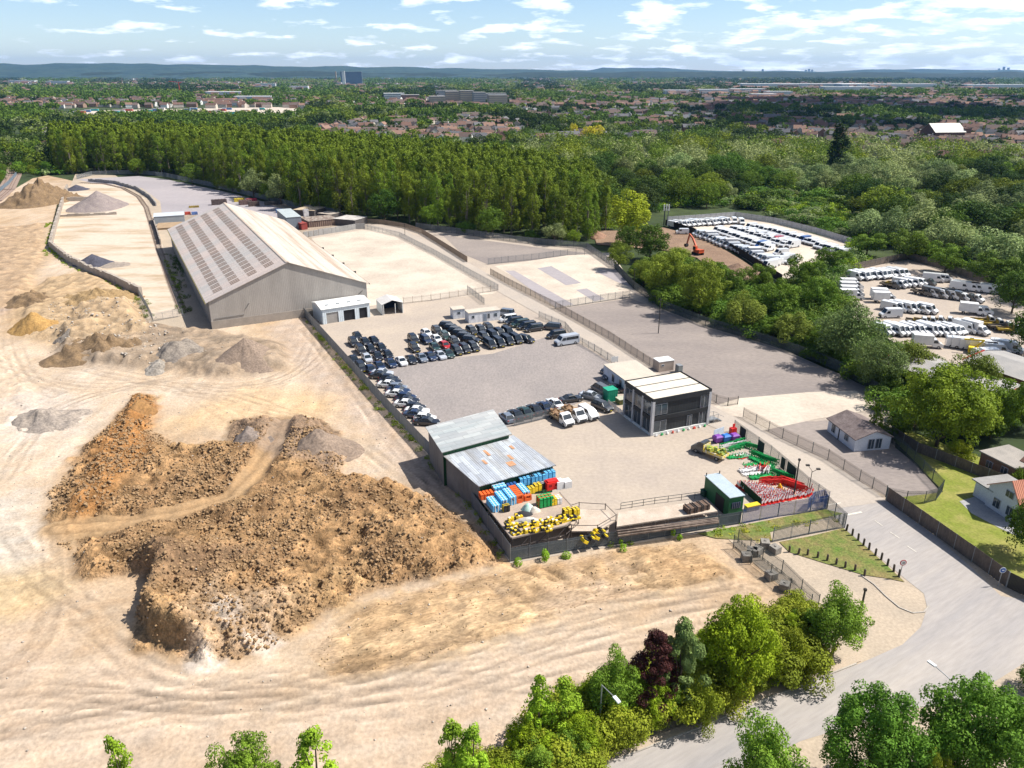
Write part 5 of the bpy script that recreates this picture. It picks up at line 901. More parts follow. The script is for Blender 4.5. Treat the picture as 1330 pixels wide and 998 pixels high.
mound_obj('tarpaulin_heap', 'pale green and white tarpaulin heap in the middle of the deck', *f4(570, 480), 3.0, 1.0, .8, 1.0, M('mint sheet', (.35, .62, .52), (.6, .62, .58), scale=1.5), 'tarpaulin'); mound_obj('tarpaulin_heap', 'cream tarpaulin heap right of the green one', *f4(625, 492), 3.0, .9, .6, .7, M('cream sheet', (.68, .6, .5)), 'tarpaulin'); mound_obj('sandbag_pile', 'white sandbag pile along the front of the deck', *f4(575, 578), 3.0, 1.8, .6, .6, M('white bags', (.62, .6, .56), (.4, .38, .35), scale=2), 'sandbags')
mound_obj('tyre_pile', 'black tyre pile behind the white sandbags', *f4(530, 520), 3.0, 1.3, .7, .45, bk, 'tyres')
g = MB()
def foot(m1, m2):
    g = MB(); g.box(0, 0, .12, .85, .42, .24, 0, 0); g.box(-.2, 0, .29, .3, .3, .12, 0, 1); g.box(.25, 0, .27, .2, .34, .08, 0, 0); return g.mesh('weight_block', [m1, m2])
FT = [foot(yl, bk), foot(bk, yl), foot(yl, wh_)]
k = 0; rows_ = [((395, 590), (500, 545), 5), ((390, 640), (690, 605), 9), ((440, 690), (760, 655), 10), ((640, 625), (1000, 560), 10), ((400, 615), (470, 690), 5), ((760, 580), (900, 560), 5), ((780, 600), (880, 590), 4)]
names_ = ['back left row', 'middle row', 'front edge row', 'right hand row', 'left end row', 'upper right row', 'row under the tall blocks']
for ri, (p_, q_, n_) in enumerate(rows_):
    for i in range(n_):
        t_ = i / (n_ - 1); x, y = G(*f4(p_[0] + (q_[0] - p_[0]) * t_, p_[1] + (q_[1] - p_[1]) * t_), 3.0); me = FT[(i * 2 + ri) % 3]
        for lv in range(1 + (i + ri) % 2):
            q = link('weight_block', me); q.location = (x + rnd.uniform(-.1, .1), y + rnd.uniform(-.1, .1), 3.0 + lv * .34); q.rotation_euler = (0, 0, r0 + rnd.choice([0, 1.57]) + rnd.uniform(-.2, .2))
            tag(q, '%s yellow black barrier foot from left in the deck %s%s' % (ORD[i], names_[ri], ', stacked' if lv else ''), 'barrier foot', 'yellow barrier feet on the deck')
# yellow blocks leaning outside the fence, at the front
for i, (px, py) in enumerate([(757, 702), (766, 700), (775, 693), (780, 691), (772, 697), (783, 697)]):
    x, y = G(px, py, 1.6); q = link('weight_block', FT[i % 2]); q.location = (x, y, 1.5); q.scale = (1.7, 1.7, 1.7); q.rotation_euler = (R(35), 0, r0 + 1.57); tag(q, 'large yellow slab leaning over the front fence, %s from the left' % ORD[i], 'barrier foot', 'yellow slabs at the front fence')
# ================================================================ VEHICLES
m_tyre = M('tyre', (.02, .02, .022), rough=.9, fine=0); m_rim = M('wheel rim', (.35, .36, .38), rough=.35, metal=.6, fine=0); m_cgl = M('car glass', (.012, .016, .022), (.02, .03, .04), rough=.06, fine=0, spec=.7); m_hl = M('headlight', (.75, .78, .8), rough=.15, fine=0); m_tl = M('tail light', (.4, .01, .01), rough=.2, fine=0); m_blkp = M('black trim', (.02, .02, .022), rough=.5, fine=0); m_plate = M('yellow plate', (.75, .6, .05), fine=0)
def paint(n, c): return M('paint ' + n, c, tuple(v * .96 for v in c), fine=0, rough=.28, coat=.8, spec=.5)
PC = {'black': paint('black', (.012, .014, .020)), 'navy': paint('navy', (.015, .03, .075)), 'dark grey': paint('dark grey', (.05, .055, .065)), 'grey': paint('grey', (.17, .20, .25)), 'silver': paint('silver', (.42, .45, .5)), 'white': paint('white', (.72, .73, .74)), 'red': paint('red', (.42, .02, .02)), 'blue': paint('blue', (.03, .09, .28)), 'dark green': paint('dark green', (.02, .05, .045)), 'pale blue': paint('pale blue', (.4, .5, .6)), 'cream': paint('cream', (.68, .64, .56)), 'yellow': paint('yellow', (.75, .55, .03))}
def ring_loft(g, rings, mi=0):
    n = len(rings[0]); b = len(g.v); g.v += [tuple(p) for r in rings for p in r]
    for i in range(len(rings) - 1):
        for j in range(n): g.f.append([b + i * n + j, b + i * n + (j + 1) % n, b + (i + 1) * n + (j + 1) % n, b + (i + 1) * n + j]); g.m.append(mi)
    g.f.append([b + j for j in range(n - 1, -1, -1)]); g.m.append(mi); e = b + (len(rings) - 1) * n; g.f.append([e + j for j in range(n)]); g.m.append(mi)
def wheel_mesh(r=.33, w_=.22):
    g = MB(); g.tube((0, -w_ / 2, 0), (0, w_ / 2, 0), r, r, 14, 0); g.tube((0, -w_ / 2 - .012, 0), (0, w_ / 2 + .012, 0), r * .6, r * .6, 8, 1); return g.mesh('wheel', [m_tyre, m_rim])
WH = wheel_mesh(); WHB = wheel_mesh(.38, .25)
def car_proto(kind, name):
    L_, W_, belt, roof_h, hood, wsb, rf, rr, rb, tail = {'saloon': (4.7, 1.82, .95, 1.43, .90, 1.05, .35, -.75, -1.65, .98), 'hatch': (4.1, 1.78, .97, 1.47, .93, 1.05, .35, -1.2, -1.85, .97), 'suv': (4.6, 1.88, 1.08, 1.68, 1.05, 1.15, .55, -1.75, -2.1, 1.1), 'mpv': (4.9, 1.92, 1.10, 1.86, 1.05, 1.65, .95, -2.1, -2.38, 1.1)}[kind]
    h2, w2 = L_ / 2, W_ / 2; t = thing(name, (0, 0, 0)); g = MB(); rings = []
    for x, z, k in ((h2, .62, .72), (h2 - .08, .74, .88), (h2 - .5, hood - .06, .97), (wsb, hood, 1.0), (0, belt, 1.0), (rb + .1, belt + .02, 1.0), (-h2 + .35, tail, .97), (-h2 + .05, tail - .12, .9), (-h2, .6, .78)):
        w_ = w2 * k; rings.append([(x, -w_ * .93, .26), (x, -w_, .5), (x, -w_ * .985, z - .12), (x, -w_ * .90, z), (x, w_ * .90, z), (x, w_ * .985, z - .12), (x, w_, .5), (x, w_ * .93, .26)])
    ring_loft(g, rings)
    tw = w2 * .70; bz = belt - .01
    g.add([(rf + .05, -tw, roof_h - .03), (rr - .05, -tw, roof_h - .03), (rr - .05, tw, roof_h - .03), (rf + .05, tw, roof_h - .03), (rf - .12, -tw * .88, roof_h + .03), (rr + .12, -tw * .88, roof_h + .03), (rr + .12, tw * .88, roof_h + .03), (rf - .12, tw * .88, roof_h + .03)], [(0, 1, 2, 3), (7, 6, 5, 4), (0, 4, 5, 1), (1, 5, 6, 2), (2, 6, 7, 3), (3, 7, 4, 0)])
    for s_ in (-1, 1):
        for (xb, xt) in ((wsb, rf), ((rf + rr) / 2, (rf + rr) / 2), (rb + .12, rr)): g.bar((xb, s_ * w2 * .88, bz), (xt, s_ * tw * 1.01, roof_h - .02), .09, .05)
        g.box(wsb - .25, s_ * (w2 + .07), belt + .04, .14, .16, .13)
    body = g.build('body', PC['black'], t, True if False else False); body.material_slots[0].link = 'OBJECT'; body.material_slots[0].material = PC['black']
    g = MB(); g.add([(wsb + .02, -w2 * .86, bz), (rb, -w2 * .86, bz), (rb, w2 * .86, bz), (wsb + .02, w2 * .86, bz), (rf, -tw * .97, roof_h - .02), (rr, -tw * .97, roof_h - .02), (rr, tw * .97, roof_h - .02), (rf, tw * .97, roof_h - .02)], [(0, 1, 2, 3), (7, 6, 5, 4), (0, 4, 5, 1), (1, 5, 6, 2), (2, 6, 7, 3), (3, 7, 4, 0)]); g.build('windows', m_cgl, t)
    hl = MB(); hl.box(0, 0, 0, .12, .34, .14); hlm = hl.mesh('headlight', m_hl); tl = MB(); tl.box(0, 0, 0, .08, .3, .16); tlm = tl.mesh('tail_light', m_tl)
    for s_ in (-1, 1):
        q = link('headlight', hlm, t); q.location = (h2 - .12, s_ * w2 * .70, .70); q = link('tail_light', tlm, t); q.location = (-h2 + .03, s_ * w2 * .68, .78)
        for x in (h2 - .85, -h2 + .85): q = link('wheel', WH, t); q.location = (x, s_ * (w2 - .09), .33)
    g = MB(); g.box(h2 + .0, 0, .45, .05, .5, .11); g.build('number_plate', m_plate if kind in ('suv', 'mpv') else wh_, t)
    return t
PROTO = {}
def place_vehicle(key, maker, x, y, rz_, label, cat, group, colr=None, z=.06):
    if key not in PROTO: PROTO[key] = maker(); t = PROTO[key]; t['_used'] = 0
    else: t = copy_tree(PROTO[key])
    t.location = (x, y, z); t.rotation_euler = (0, 0, rz_); tag(t, label, cat, group)
    if '_used' in t: del t['_used']
    for ch in t.children:
        if ch.name.split('.')[0] == 'body' and colr: ch.material_slots[0].link = 'OBJECT'; ch.material_slots[0].material = PC[colr]
    return t
CARN = {'saloon': 'saloon car', 'hatch': 'hatchback', 'suv': 'tall estate car', 'mpv': 'people carrier'}
def car(kind, colr, px, py, rz_, label, group, z=.07):
    x, y = G(px, py - .5, z + .7); return place_vehicle(kind, lambda: car_proto(kind, 'parked_car'), x, y, rz_, label, 'car', group, colr, z)
fwd = AX + math.pi                           # facing down the site towards the gate
f1 = lambda x, y: (440 + x / 6.65, 390 + y / 6.65); f2 = lambda x, y: (600 + x / 6.65, 390 + y / 6.65); f3 = lambda x, y: (640 + x / 6.65, 480 + y / 6.65)
hb = 'hatch'; sa = 'saloon'; su = 'suv'; mp_ = 'mpv'
west = [(160, 310, hb, 'black', 'rearmost black hatchback of the cluster near the garage'), (128, 365, su, 'black', 'black tall car with yellow plate at the outer left of the garage cluster'), (228, 360, hb, 'black', 'black hatchback in the second rank of the garage cluster'), (305, 350, hb, 'black', 'black hatchback at the right of the second rank of the garage cluster'),
        (190, 432, su, 'black', 'black tall car in the third rank of the garage cluster, left'), (275, 420, hb, 'black', 'black hatchback in the third rank of the garage cluster, middle'), (368, 410, hb, 'black', 'black hatchback in the third rank of the garage cluster, right'), (130, 515, hb, 'black', 'lone small black hatchback closest to the boundary fence'),
        (243, 500, hb, 'silver', 'silver hatchback amid the black cars near the boundary fence'), (335, 480, sa, 'black', 'black car directly right of the silver hatchback'), (425, 470, hb, 'black', 'black hatchback at the right of the fourth rank of the garage cluster'),
        (195, 578, su, 'black', 'black tall car with roof bars at the fence, below the lone hatchback'), (275, 598, hb, 'navy', 'navy hatchback wedged beside the car with roof bars'), (348, 565, sa, 'navy', 'navy saloon in the front rank left of another navy saloon'), (450, 540, sa, 'navy', 'navy saloon next to the white saloon'), (540, 525, sa, 'white', 'white saloon at the left end of the front rank'),
        (625, 510, sa, 'black', 'black saloon right of the white saloon in the front rank'), (715, 495, sa, 'grey', 'blue grey saloon in the front rank'), (790, 482, sa, 'navy', 'navy saloon between the grey and silver saloons'), (875, 473, sa, 'silver', 'silver saloon in the front rank of the car yard'), (945, 460, sa, 'dark green', 'dark green saloon right of the silver one'),
        (1018, 435, su, 'black', 'black tall car in the front rank, first after the dark green saloon'), (1090, 420, su, 'black', 'black tall car in the front rank, second after the dark green saloon'), (1163, 405, su, 'black', 'black tall car in the front rank, third after the dark green saloon'),
        (645, 335, su, 'black', 'black tall car alone behind the front rank, further back'), (652, 412, su, 'black', 'black tall car alone behind the front rank, nearer'), (755, 283, hb, 'white', 'white hatchback at the back beside the cabins side of the yard'), (752, 343, su, 'navy', 'dark blue tall car between the two white hatchbacks'), (850, 265, su, 'black', 'black tall car left of the row of limousines'),
        (845, 335, hb, 'white', 'white hatchback behind the red car'), (828, 405, hb, 'dark green', 'dark green hatchback left of the red car'), (915, 390, hb, 'red', 'the only red car in the yard'), (920, 312, su, 'dark green', 'dark green tall car behind the red car'), (1000, 360, su, 'black', 'black tall car right of the red car')]
for zx, zy, k, c_, lab in west: car(k, c_, *f1(zx, zy), fwd + rnd.uniform(-.06, .06), lab, 'cars parked in the car yard')
for i, (zx, zy) in enumerate([(940, 222), (980, 246), (1018, 268), (1055, 292), (1095, 318), (1140, 345)]): car('suv', 'black', *f1(zx, zy), R(-18), 'black long car parked across the others, %s from the cabins' % ORD[i], 'long black cars parked side by side')
east = [(85, 265, 'first'), (165, 258, 'second'), (232, 240, 'third')]
for i, (zx, zy, o_) in enumerate(east): car('suv', 'black', *f2(zx, zy), fwd, 'black tall car in the rear rank below the long cabin, %s from the left' % o_, 'cars parked in the car yard')
for i, (zx, zy) in enumerate([(190, 318), (268, 308), (325, 283), (397, 278)]): car('mpv' if i % 2 else 'suv', 'black', *f2(zx, zy), fwd, 'black people carrier in the middle rank below the long cabin, %s from the left' % ORD[i], 'cars parked in the car yard')
for i, (zx, zy) in enumerate([(240, 380), (318, 367), (394, 350), (468, 338), (550, 338)]): car('mpv' if i < 4 else 'suv', 'black', *f2(zx, zy), fwd if i < 4 else fwd + .5, 'black people carrier in the front rank below the long cabin, %s from the left' % ORD[i], 'cars parked in the car yard')
for zx, zy, k, c_, a_, lab in ((375, 112, mp_, 'grey', R(160), 'grey people carrier half hidden behind the long cabin'), (400, 165, mp_, 'white', R(205), 'white people carrier beside the end of the long cabin'), (450, 187, mp_, 'black', R(205), 'black people carrier next to the white one by the cabin'), (505, 207, mp_, 'dark green', R(205), 'dark green people carrier near the roadside fence'), (562, 226, mp_, 'black', R(205), 'black people carrier second from the fence gap'), (622, 246, mp_, 'black', R(205), 'black people carrier nearest the fence gap'),
                              (775, 235, mp_, 'dark grey', R(160), 'dark grey people carrier behind the end of the roadside fence'), (815, 303, mp_, 'black', R(205), 'black people carrier beside the silver minibus'),
                              (1275, 600, hb, 'black', R(210), 'black estate car beside the white sign board'), (1292, 652, hb, 'dark grey', R(210), 'dark grey car tucked against the white office cabin')): car(k, c_, *f2(zx, zy), a_, lab, 'cars parked near the roadside fence')
# fence side row
p0, p1 = (495, 488), (553, 552); n_ = 16; cols_ = ['silver', 'black', 'black', 'black', 'white', 'grey', 'navy', 'white', 'navy', 'black', 'white', 'black', 'white', 'navy', 'white', 'black', 'black']
P0, P1 = G(*p0), G(*p1); rr = ang(P0, P1)
for i in range(n_):
    t_ = i / (n_ - 1); x, y = P0[0] + (P1[0] - P0[0]) * t_, P0[1] + (P1[1] - P0[1]) * t_; off = (.25, -.6, .5)[i % 3]
    k = (sa, sa, hb)[i % 3]; place_vehicle(k, lambda: car_proto(k, 'parked_car'), x + math.cos(rr + R(68)) * (off), y + math.sin(rr + R(68)) * off, rr + R(54) + rnd.uniform(-.03, .03), '%s %s in the row against the boundary fence, %s from the garage end' % (cols_[i], CARN[k], ORD[i]), 'car', 'cars in the row against the boundary fence', cols_[i], .07)
for zx, zy, k, c_, a_, lab in ((120, 412, hb, 'grey', 116, 'grey hatchback at the shed end of the row behind the railing'), (200, 388, sa, 'black', 116, 'black saloon second from the metal shed behind the railing'), (280, 365, sa, 'dark green', 116, 'very dark green saloon in the row behind the railing'), (362, 342, sa, 'black', 116, 'black saloon left of the navy one behind the railing'), (447, 318, sa, 'navy', 116, 'navy saloon left of the white car behind the railing'), (535, 290, sa, 'white', 116, 'white saloon behind the tan flatbed truck'),
                              (675, 252, sa, 'black', 20, 'black saloon parked side on behind the flatbed trucks'), (845, 225, sa, 'silver', -30, 'silver saloon between the railing and the green store'), (930, 172, mp_, 'dark grey', 118, 'dark grey people carrier behind the green store'), (1035, 160, sa, 'black', 160, 'black saloon between the green store and the white cabin'), (945, 318, su, 'black', -48, 'black tall car with roof bars facing out beside the vans')): car(k, c_, *f3(zx, zy), R(a_), lab, 'cars parked between the yards')
# ---- vans
def van_body(g, L_=5.6, hh=2.55, hw=.98, mi=0):
    f = L_ / 2; pr = [(-f, .42), (-f, hh - .15), (-f + .12, hh), (f - 1.75, hh), (f - 1.4, hh - .14), (f - .78, 1.42), (f - .12, 1.12), (f, .9), (f, .35), (-f + .1, .35)]
    g.profile(pr, lambda x, z: hw if z < 1.5 else hw * (.90 if z > hh - .3 else .96), mi); return f
def van_parts(t, f, hw, hh, W2=None, long_glass=False):
    g = MB(); x1, z1, x2, z2 = f - 1.40, hh - .17, f - .80, 1.46; nx, nz = .03, .015
    g.quad((x2 + nx, -hw * .86, z2), (x2 + nx, hw * .86, z2), (x1 + nx, hw * .80, z1 - .0), (x1 + nx, -hw * .80, z1 - .0)); g.build('windscreen', m_cgl, t)
    g = MB()
    for s_ in (-1, 1): g.add([(f - 2.2, s_ * (hw + .005), 1.35), (f - 1.1, s_ * (hw + .005), 1.35), (f - 1.5, s_ * (hw * .95 + .01), 2.0), (f - 2.2, s_ * (hw * .95 + .01), 2.0)], [(0, 1, 2, 3) if s_ < 0 else (3, 2, 1, 0)])
    if long_glass:
        for s_ in (-1, 1): g.add([(-f + .3, s_ * (hw + .005), 1.4), (f - 2.35, s_ * (hw + .005), 1.4), (f - 2.35, s_ * (hw * .95 + .01), 2.05), (-f + .3, s_ * (hw * .95 + .01), 2.05)], [(0, 1, 2, 3) if s_ < 0 else (3, 2, 1, 0)])
    g.build('side_windows', m_cgl, t)
    g = MB(); g.box(f - .02, 0, .72, .1, hw * 1.5, .22); g.box(f + .02, 0, .45, .1, hw * 1.9, .2); g.build('grille', m_blkp, t)
    hl = MB(); hl.box(0, 0, 0, .25, .26, .22); me = hl.mesh('headlight', m_hl)
    for s_ in (-1, 1):
        q = link('headlight', me, t); q.location = (f - .14, s_ * hw * .84, .96)
        for x in (f - 1.0, -f + 1.15): q = link('wheel', WHB, t); q.location = (x, s_ * (hw - .12), .38)
def objmat(o, m_): o.material_slots[0].link = 'OBJECT'; o.material_slots[0].material = m_
def panel_van(high=2.55, L_=5.6, glass=False, nm='panel_van'):
    t = thing(nm, (0, 0, 0)); g = MB(); f = van_body(g, L_, high); b = g.build('body', PC['white'], t); objmat(b, PC['white']); van_parts(t, f, .98, high, long_glass=glass); return t
def small_van():
    t = thing('small_van', (0, 0, 0)); g = MB(); f = van_body(g, 4.6, 1.95, .9); b = g.build('body', PC['white'], t); objmat(b, PC['white']); van_parts(t, f, .9, 2.1); return t
def box_truck(L_=6.6, nm='box_truck'):
    t = thing(nm, (0, 0, 0)); g = MB(); f = L_ / 2; pr = [(f - 2.3, .42), (f - 2.3, 2.25), (f - 1.6, 2.25), (f - 1.43, 2.13), (f - .82, 1.42), (f - .1, 1.1), (f, .9), (f, .35)]; g.profile(pr, lambda x, z: .98 if z < 1.5 else .9); b = g.build('body', PC['white'], t); objmat(b, PC['white'])
    g = MB(); g.box(-1.15, 0, 1.95, L_ - 2.3, 2.2, 2.3); g.build('cargo_box', M('cargo box', (.70, .70, .69), (.62, .62, .62), scale=.8, rough=.6, fine=.05), t); van_parts(t, f, .98, 2.27); return t
def flatbed(load=None, bedm=None, nm='flatbed_truck'):
    t = thing(nm, (0, 0, 0)); L_ = 6.2; g = MB(); f = L_ / 2; pr = [(f - 2.3, .42), (f - 2.3, 2.25), (f - 1.6, 2.25), (f - 1.43, 2.13), (f - .82, 1.42), (f - .1, 1.1), (f, .9), (f, .35)]; g.profile(pr, lambda x, z: .98 if z < 1.5 else .9); b = g.build('body', PC['white'], t); objmat(b, PC['white'])
    g = MB(); bx = -1.2; bl_ = 3.7; g.box(bx, 0, .82, bl_, 2.1, .12)
    for s_ in (-1, 1): g.box(bx, s_ * 1.03, 1.05, bl_, .07, .4)
    g.box(bx - bl_ / 2 + .03, 0, 1.05, .07, 2.1, .4); g.box(bx + bl_ / 2, 0, 1.4, .08, 2.1, 1.1); g.build('flat_bed', bedm or M('truck bed', (.12, .10, .08), (.2, .17, .13), scale=1), t)
    if load:
        g = MB(); r_ = random.Random(3)
        for i in range(14): g.box(bx + r_.uniform(-1.5, 1.5), r_.uniform(-.7, .7), 1.0 + r_.uniform(0, .6), r_.uniform(.3, .9), r_.uniform(.3, .7), r_.uniform(.2, .7), r_.uniform(0, 3))
        g.build('load', load, t)
    van_parts(t, f, .98, 2.27); return t
MK = {'van': lambda: panel_van(), 'lowvan': lambda: panel_van(2.2, 5.1), 'longvan': lambda: panel_van(2.7, 6.2), 'minibus': lambda: panel_van(2.4, 5.9, True, 'minibus'), 'svan': small_van, 'box': box_truck, 'flat': lambda: flatbed(), 'flaty': lambda: flatbed(None, M('yellow bed', (.5, .35, .03), (.1, .08, .05), scale=1.2)), 'flatload': lambda: flatbed(M('timber load', (.42, .28, .16), (.12, .06, .04), scale=1.5), M('tan sides', (.45, .33, .2)))}
VN = {'van': 'high roofed van', 'lowvan': 'low roofed van', 'longvan': 'extra long van', 'minibus': 'minibus', 'svan': 'small van', 'box': 'box truck', 'flat': 'dark bedded truck', 'flaty': 'yellow bedded truck', 'flatload': 'loaded flatbed truck'}
VC = {'box': 'truck', 'flat': 'truck', 'flaty': 'truck', 'flatload': 'truck', 'minibus': 'minibus'}
def vrow(rowname, p_, q_, n, hd, kinds, colors=('white',), group='vans in the compounds', z=.08, jit=.12, frm='left end'):
    A_, B_ = G(*p_, .9), G(*q_, .9)
    for i in range(n):
        t_ = (i + .5) / n if n > 1 else .5; k = kinds[i % len(kinds)]; c_ = colors[i % len(colors)]
        place_vehicle(k, MK[k], A_[0] + (B_[0] - A_[0]) * t_ + rnd.uniform(-jit, jit), A_[1] + (B_[1] - A_[1]) * t_ + rnd.uniform(-jit, jit) * 3, hd + rnd.uniform(-.05, .05), '%s %s, %s from left in %s' % (c_, VN[k], ORD[i], rowname) if n > 1 else '%s %s at %s' % (c_, VN[k], rowname), VC.get(k, 'van'), group, c_, z)
# near the office
for zx, zy, k, c_, a_, lab in ((905, 352, 'minibus', 'pale blue', 205, 'silver blue minibus parked against the roadside fence'),): x, y = G(*f2(zx, zy), .9); place_vehicle(k, MK[k], x, y, R(a_), lab, 'minibus', 'vans near the yards', 'silver')
for zx, zy, k, c_, a_, lab in ((590, 415, 'flatload', 'white', -60, 'white flatbed truck loaded with timber, nearest the railing'), (705, 380, 'flatload', 'white', -62, 'white flatbed truck with a tan load and black bonnet, middle of three'), (825, 375, 'svan', 'white', -60, 'small white van right of the two loaded trucks')): x, y = G(*f3(zx, zy), .9); place_vehicle(k, MK[k], x, y, R(a_), lab, 'truck' if k != 'svan' else 'van', 'vehicles in the office yard', c_)
x, y = G(922, 585, 1.0); place_vehicle('flatw', lambda: flatbed(M('yellow frames', (.6, .5, .05), (.05, .2, .08), scale=2), M('white chevron sides', (.6, .55, .4), (.7, .5, .05), scale=2.5, lo=.45, hi=.55), 'works_truck'), x, y, R(133), 'works truck with yellow framed bed of green cones beside the equipment', 'truck', 'vehicles in the office yard', 'dark grey')
# upper compound: sizes from the photo, all rows
vrow('the back row, upper compound', (872, 293), (945, 288), 11, R(-50), ['van', 'longvan', 'van'])
vrow('the left end of the near row, upper compound', (884, 301), (888, 302), 1, R(180), ['lowvan'])
vrow('the far corner, upper compound', (948, 287), (968, 290), 2, R(-95), ['van'])
vrow('the back right row, upper compound', (973, 295), (1012, 303), 7, R(-150), ['van', 'lowvan', 'van'])
vrow('the right hand row, upper compound', (1010, 303), (1062, 317), 11, R(-150), ['lowvan', 'van'], ['white'] * 7 + ['blue'])
vrow('the right end, upper compound', (1062, 319), (1098, 330), 7, R(-150), ['van', 'lowvan', 'van'])
vrow('the long near row, upper compound', (906, 303), (1004, 341), 17, R(-175), ['van', 'longvan', 'box', 'van', 'lowvan'])
vrow('the inner near row, upper compound', (930, 299), (1002, 324), 14, R(-140), ['van', 'lowvan', 'van'], ['white'] * 11 + ['blue', 'white'])
vrow('the third row, upper compound', (950, 297), (1022, 319), 13, R(-140), ['lowvan', 'van'])
vrow('the fourth row, upper compound', (965, 300), (1034, 320), 10, R(-150), ['van', 'longvan'], ['white'] * 6 + ['red', 'white'])
vrow('the bottom corner, upper compound', (996, 346), (1022, 336), 5, R(-150), ['longvan', 'van', 'svan', 'van', 'svan'])
vrow('the spur row, upper compound', (1012, 328), (1030, 342), 4, R(-160), ['van', 'svan'])
# lower compound
f8 = lambda x, y: (990 + x / 3.912, 290 + y / 3.912)
def fr(rn, a, b, n, hd, kinds, colors=('white',), **k): vrow(rn, f8(*a), f8(*b), n, R(hd), kinds, colors, **k)
fr('the back row, lower compound', (462, 275), (720, 255), 9, -60, ['van', 'longvan', 'van'])
fr('the short second row, lower compound', (640, 315), (840, 300), 7, -45, ['flat', 'flaty', 'van', 'lowvan', 'van', 'lowvan'], ['dark grey', 'white', 'white', 'white', 'white', 'white'])
fr('the back fence pair, lower compound', (845, 285), (935, 282), 2, -25, ['longvan', 'minibus'])
fr('the leftmost truck row, lower compound', (450, 310), (455, 385), 4, -5, ['box'])
fr('the inner truck row, lower compound', (610, 365), (620, 395), 2, -8, ['box'])
fr('the middle row, lower compound', (640, 430), (850, 440), 6, -50, ['van', 'van', 'longvan', 'van', 'flaty'])
fr('the aisle, lower compound', (600, 462), (700, 466), 1, 185, ['van', 'minibus'])
fr('the central island, lower compound', (800, 350), (1080, 385), 10, -48, ['flat', 'flat', 'longvan', 'van', 'van', 'van', 'van', 'lowvan'], ['dark grey', 'white'])
fr('the right hand group, lower compound', (990, 322), (1200, 345), 8, -35, ['van', 'longvan', 'van', 'van', 'van'])
fr('the front row, lower compound', (596, 545), (1000, 548), 14, -62, ['van', 'lowvan', 'longvan', 'van', 'flat', 'van'])
fr('the upper front row, lower compound', (770, 500), (940, 498), 4, -30, ['flat', 'flaty'])
fr('the front row right end, lower compound', (1010, 530), (1110, 550), 2, -60, ['longvan', 'box'])
fr('the right aisle, lower compound', (1040, 445), (1150, 450), 2, -25, ['box', 'lowvan'])
fr('the far right, lower compound', (1110, 490), (1290, 550), 4, -15, ['flaty', 'flaty', 'flat'])
fr('the bottom right rows, lower compound', (980, 610), (1210, 650), 7, -20, ['van', 'longvan', 'van'])
fr('the strip before the workshops, lower compound', (1090, 660), (1200, 680), 2, 5, ['lowvan', 'van'])
fr('the corner by the right workshop, lower compound', (1215, 625), (1260, 640), 2, -35, ['minibus', 'longvan'])
fr('the spot below the front row, lower compound', (820, 610), (850, 612), 1, -15, ['box'])
x, y = G(*f8(1085, 620), 2); t = thing('lift_crane', (x, y, 0), R(150), 'yellow folded crane arm standing over the vans, lower compound', 'crane'); g = MB(); g.box(0, 0, .9, 2.6, 1.8, 1.2); g.build('base', yl, t); g = MB(); g.bar((0, 0, 1.5), (-1.5, 0, 3.4), .35); g.bar((-1.5, 0, 3.4), (2.5, .5, 3.2), .3); g.build('arm', yl, t)
# ---- excavator
x, y = G(906, 331); t = thing('excavator', (x, y, .06), R(118), 'orange excavator with raised arm digging beside the black compound fence', 'excavator'); m_exo = M('excavator orange', (.55, .10, .03), (.45, .08, .03), scale=1, rough=.5)
for s_ in (-1, 1): g = MB(); g.box(0, s_ * 1.05, .42, 3.6, .5, .8); g.build('track', bk, t)
g = MB(); g.box(-.4, 0, 1.35, 3.0, 2.4, 1.0); g.box(-1.5, 0, 1.7, .8, 2.3, .6); q = g.build('body', m_exo, t); g = MB(); g.box(.7, .7, 2.2, 1.4, .9, 1.5); q = g.build('cab', m_exo, t); g = MB(); g.box(.75, .7, 2.3, 1.44, .94, .9); g.build('cab_window', m_cgl, q)
g = MB(); g.bar((.8, -.3, 1.6), (3.4, -.3, 5.0), .5, .6); g.bar((3.4, -.3, 5.0), (5.3, -.3, 6.2), .42, .5); g.build('boom', m_exo, t); g = MB(); g.bar((5.3, -.3, 6.4), (6.4, -.3, 2.6), .36, .45); g.build('stick', m_exo, t); g = MB(); g.profile([(6.0, 2.7), (6.9, 2.6), (6.9, 1.8), (6.2, 1.5), (5.8, 2.0)], lambda x, z: .6); g.build('bucket', m_blkp, t)
# ---- green tool store, sign board, skips
def boxy(name, lab, px, py, L_, W2, H3, rz_, m1, m2, cat, lidm=None, grp=None, z=.06):
    x, y = G(px, py); t = thing(name, (x, y, z), rz_, lab, cat, grp); g = MB(); g.box(0, 0, H3 / 2, L_, W2, H3); [g.box(-L_ / 2 + (i + .5) * L_ / 5, 0, H3 / 2, .06, W2 + .06, H3 * .96) for i in range(5)]; g.build('shell', m1, t); g = MB(); g.box(0, 0, H3 + .05, L_ + .1, W2 + .1, .1); g.build('lid', lidm or m2, t); return t
m_tg = M('teal green steel', (.01, .22, .13), (.02, .26, .16), scale=1, rough=.5); boxy('tool_store', 'teal green steel store between the parked cars and the black office', 792, 520, 2.2, 2.0, 2.4, R(23), m_tg, M('teal lid', (.02, .32, .2)), 'store')
boxy('planter_box', 'small green and brown planter box beside the teal store', 807, 524, 1.8, 1.6, 1.0, R(23), M('green box', (.04, .14, .04), (.2, .12, .06), scale=1.5), M('pale top', (.45, .45, .35)), 'planter')
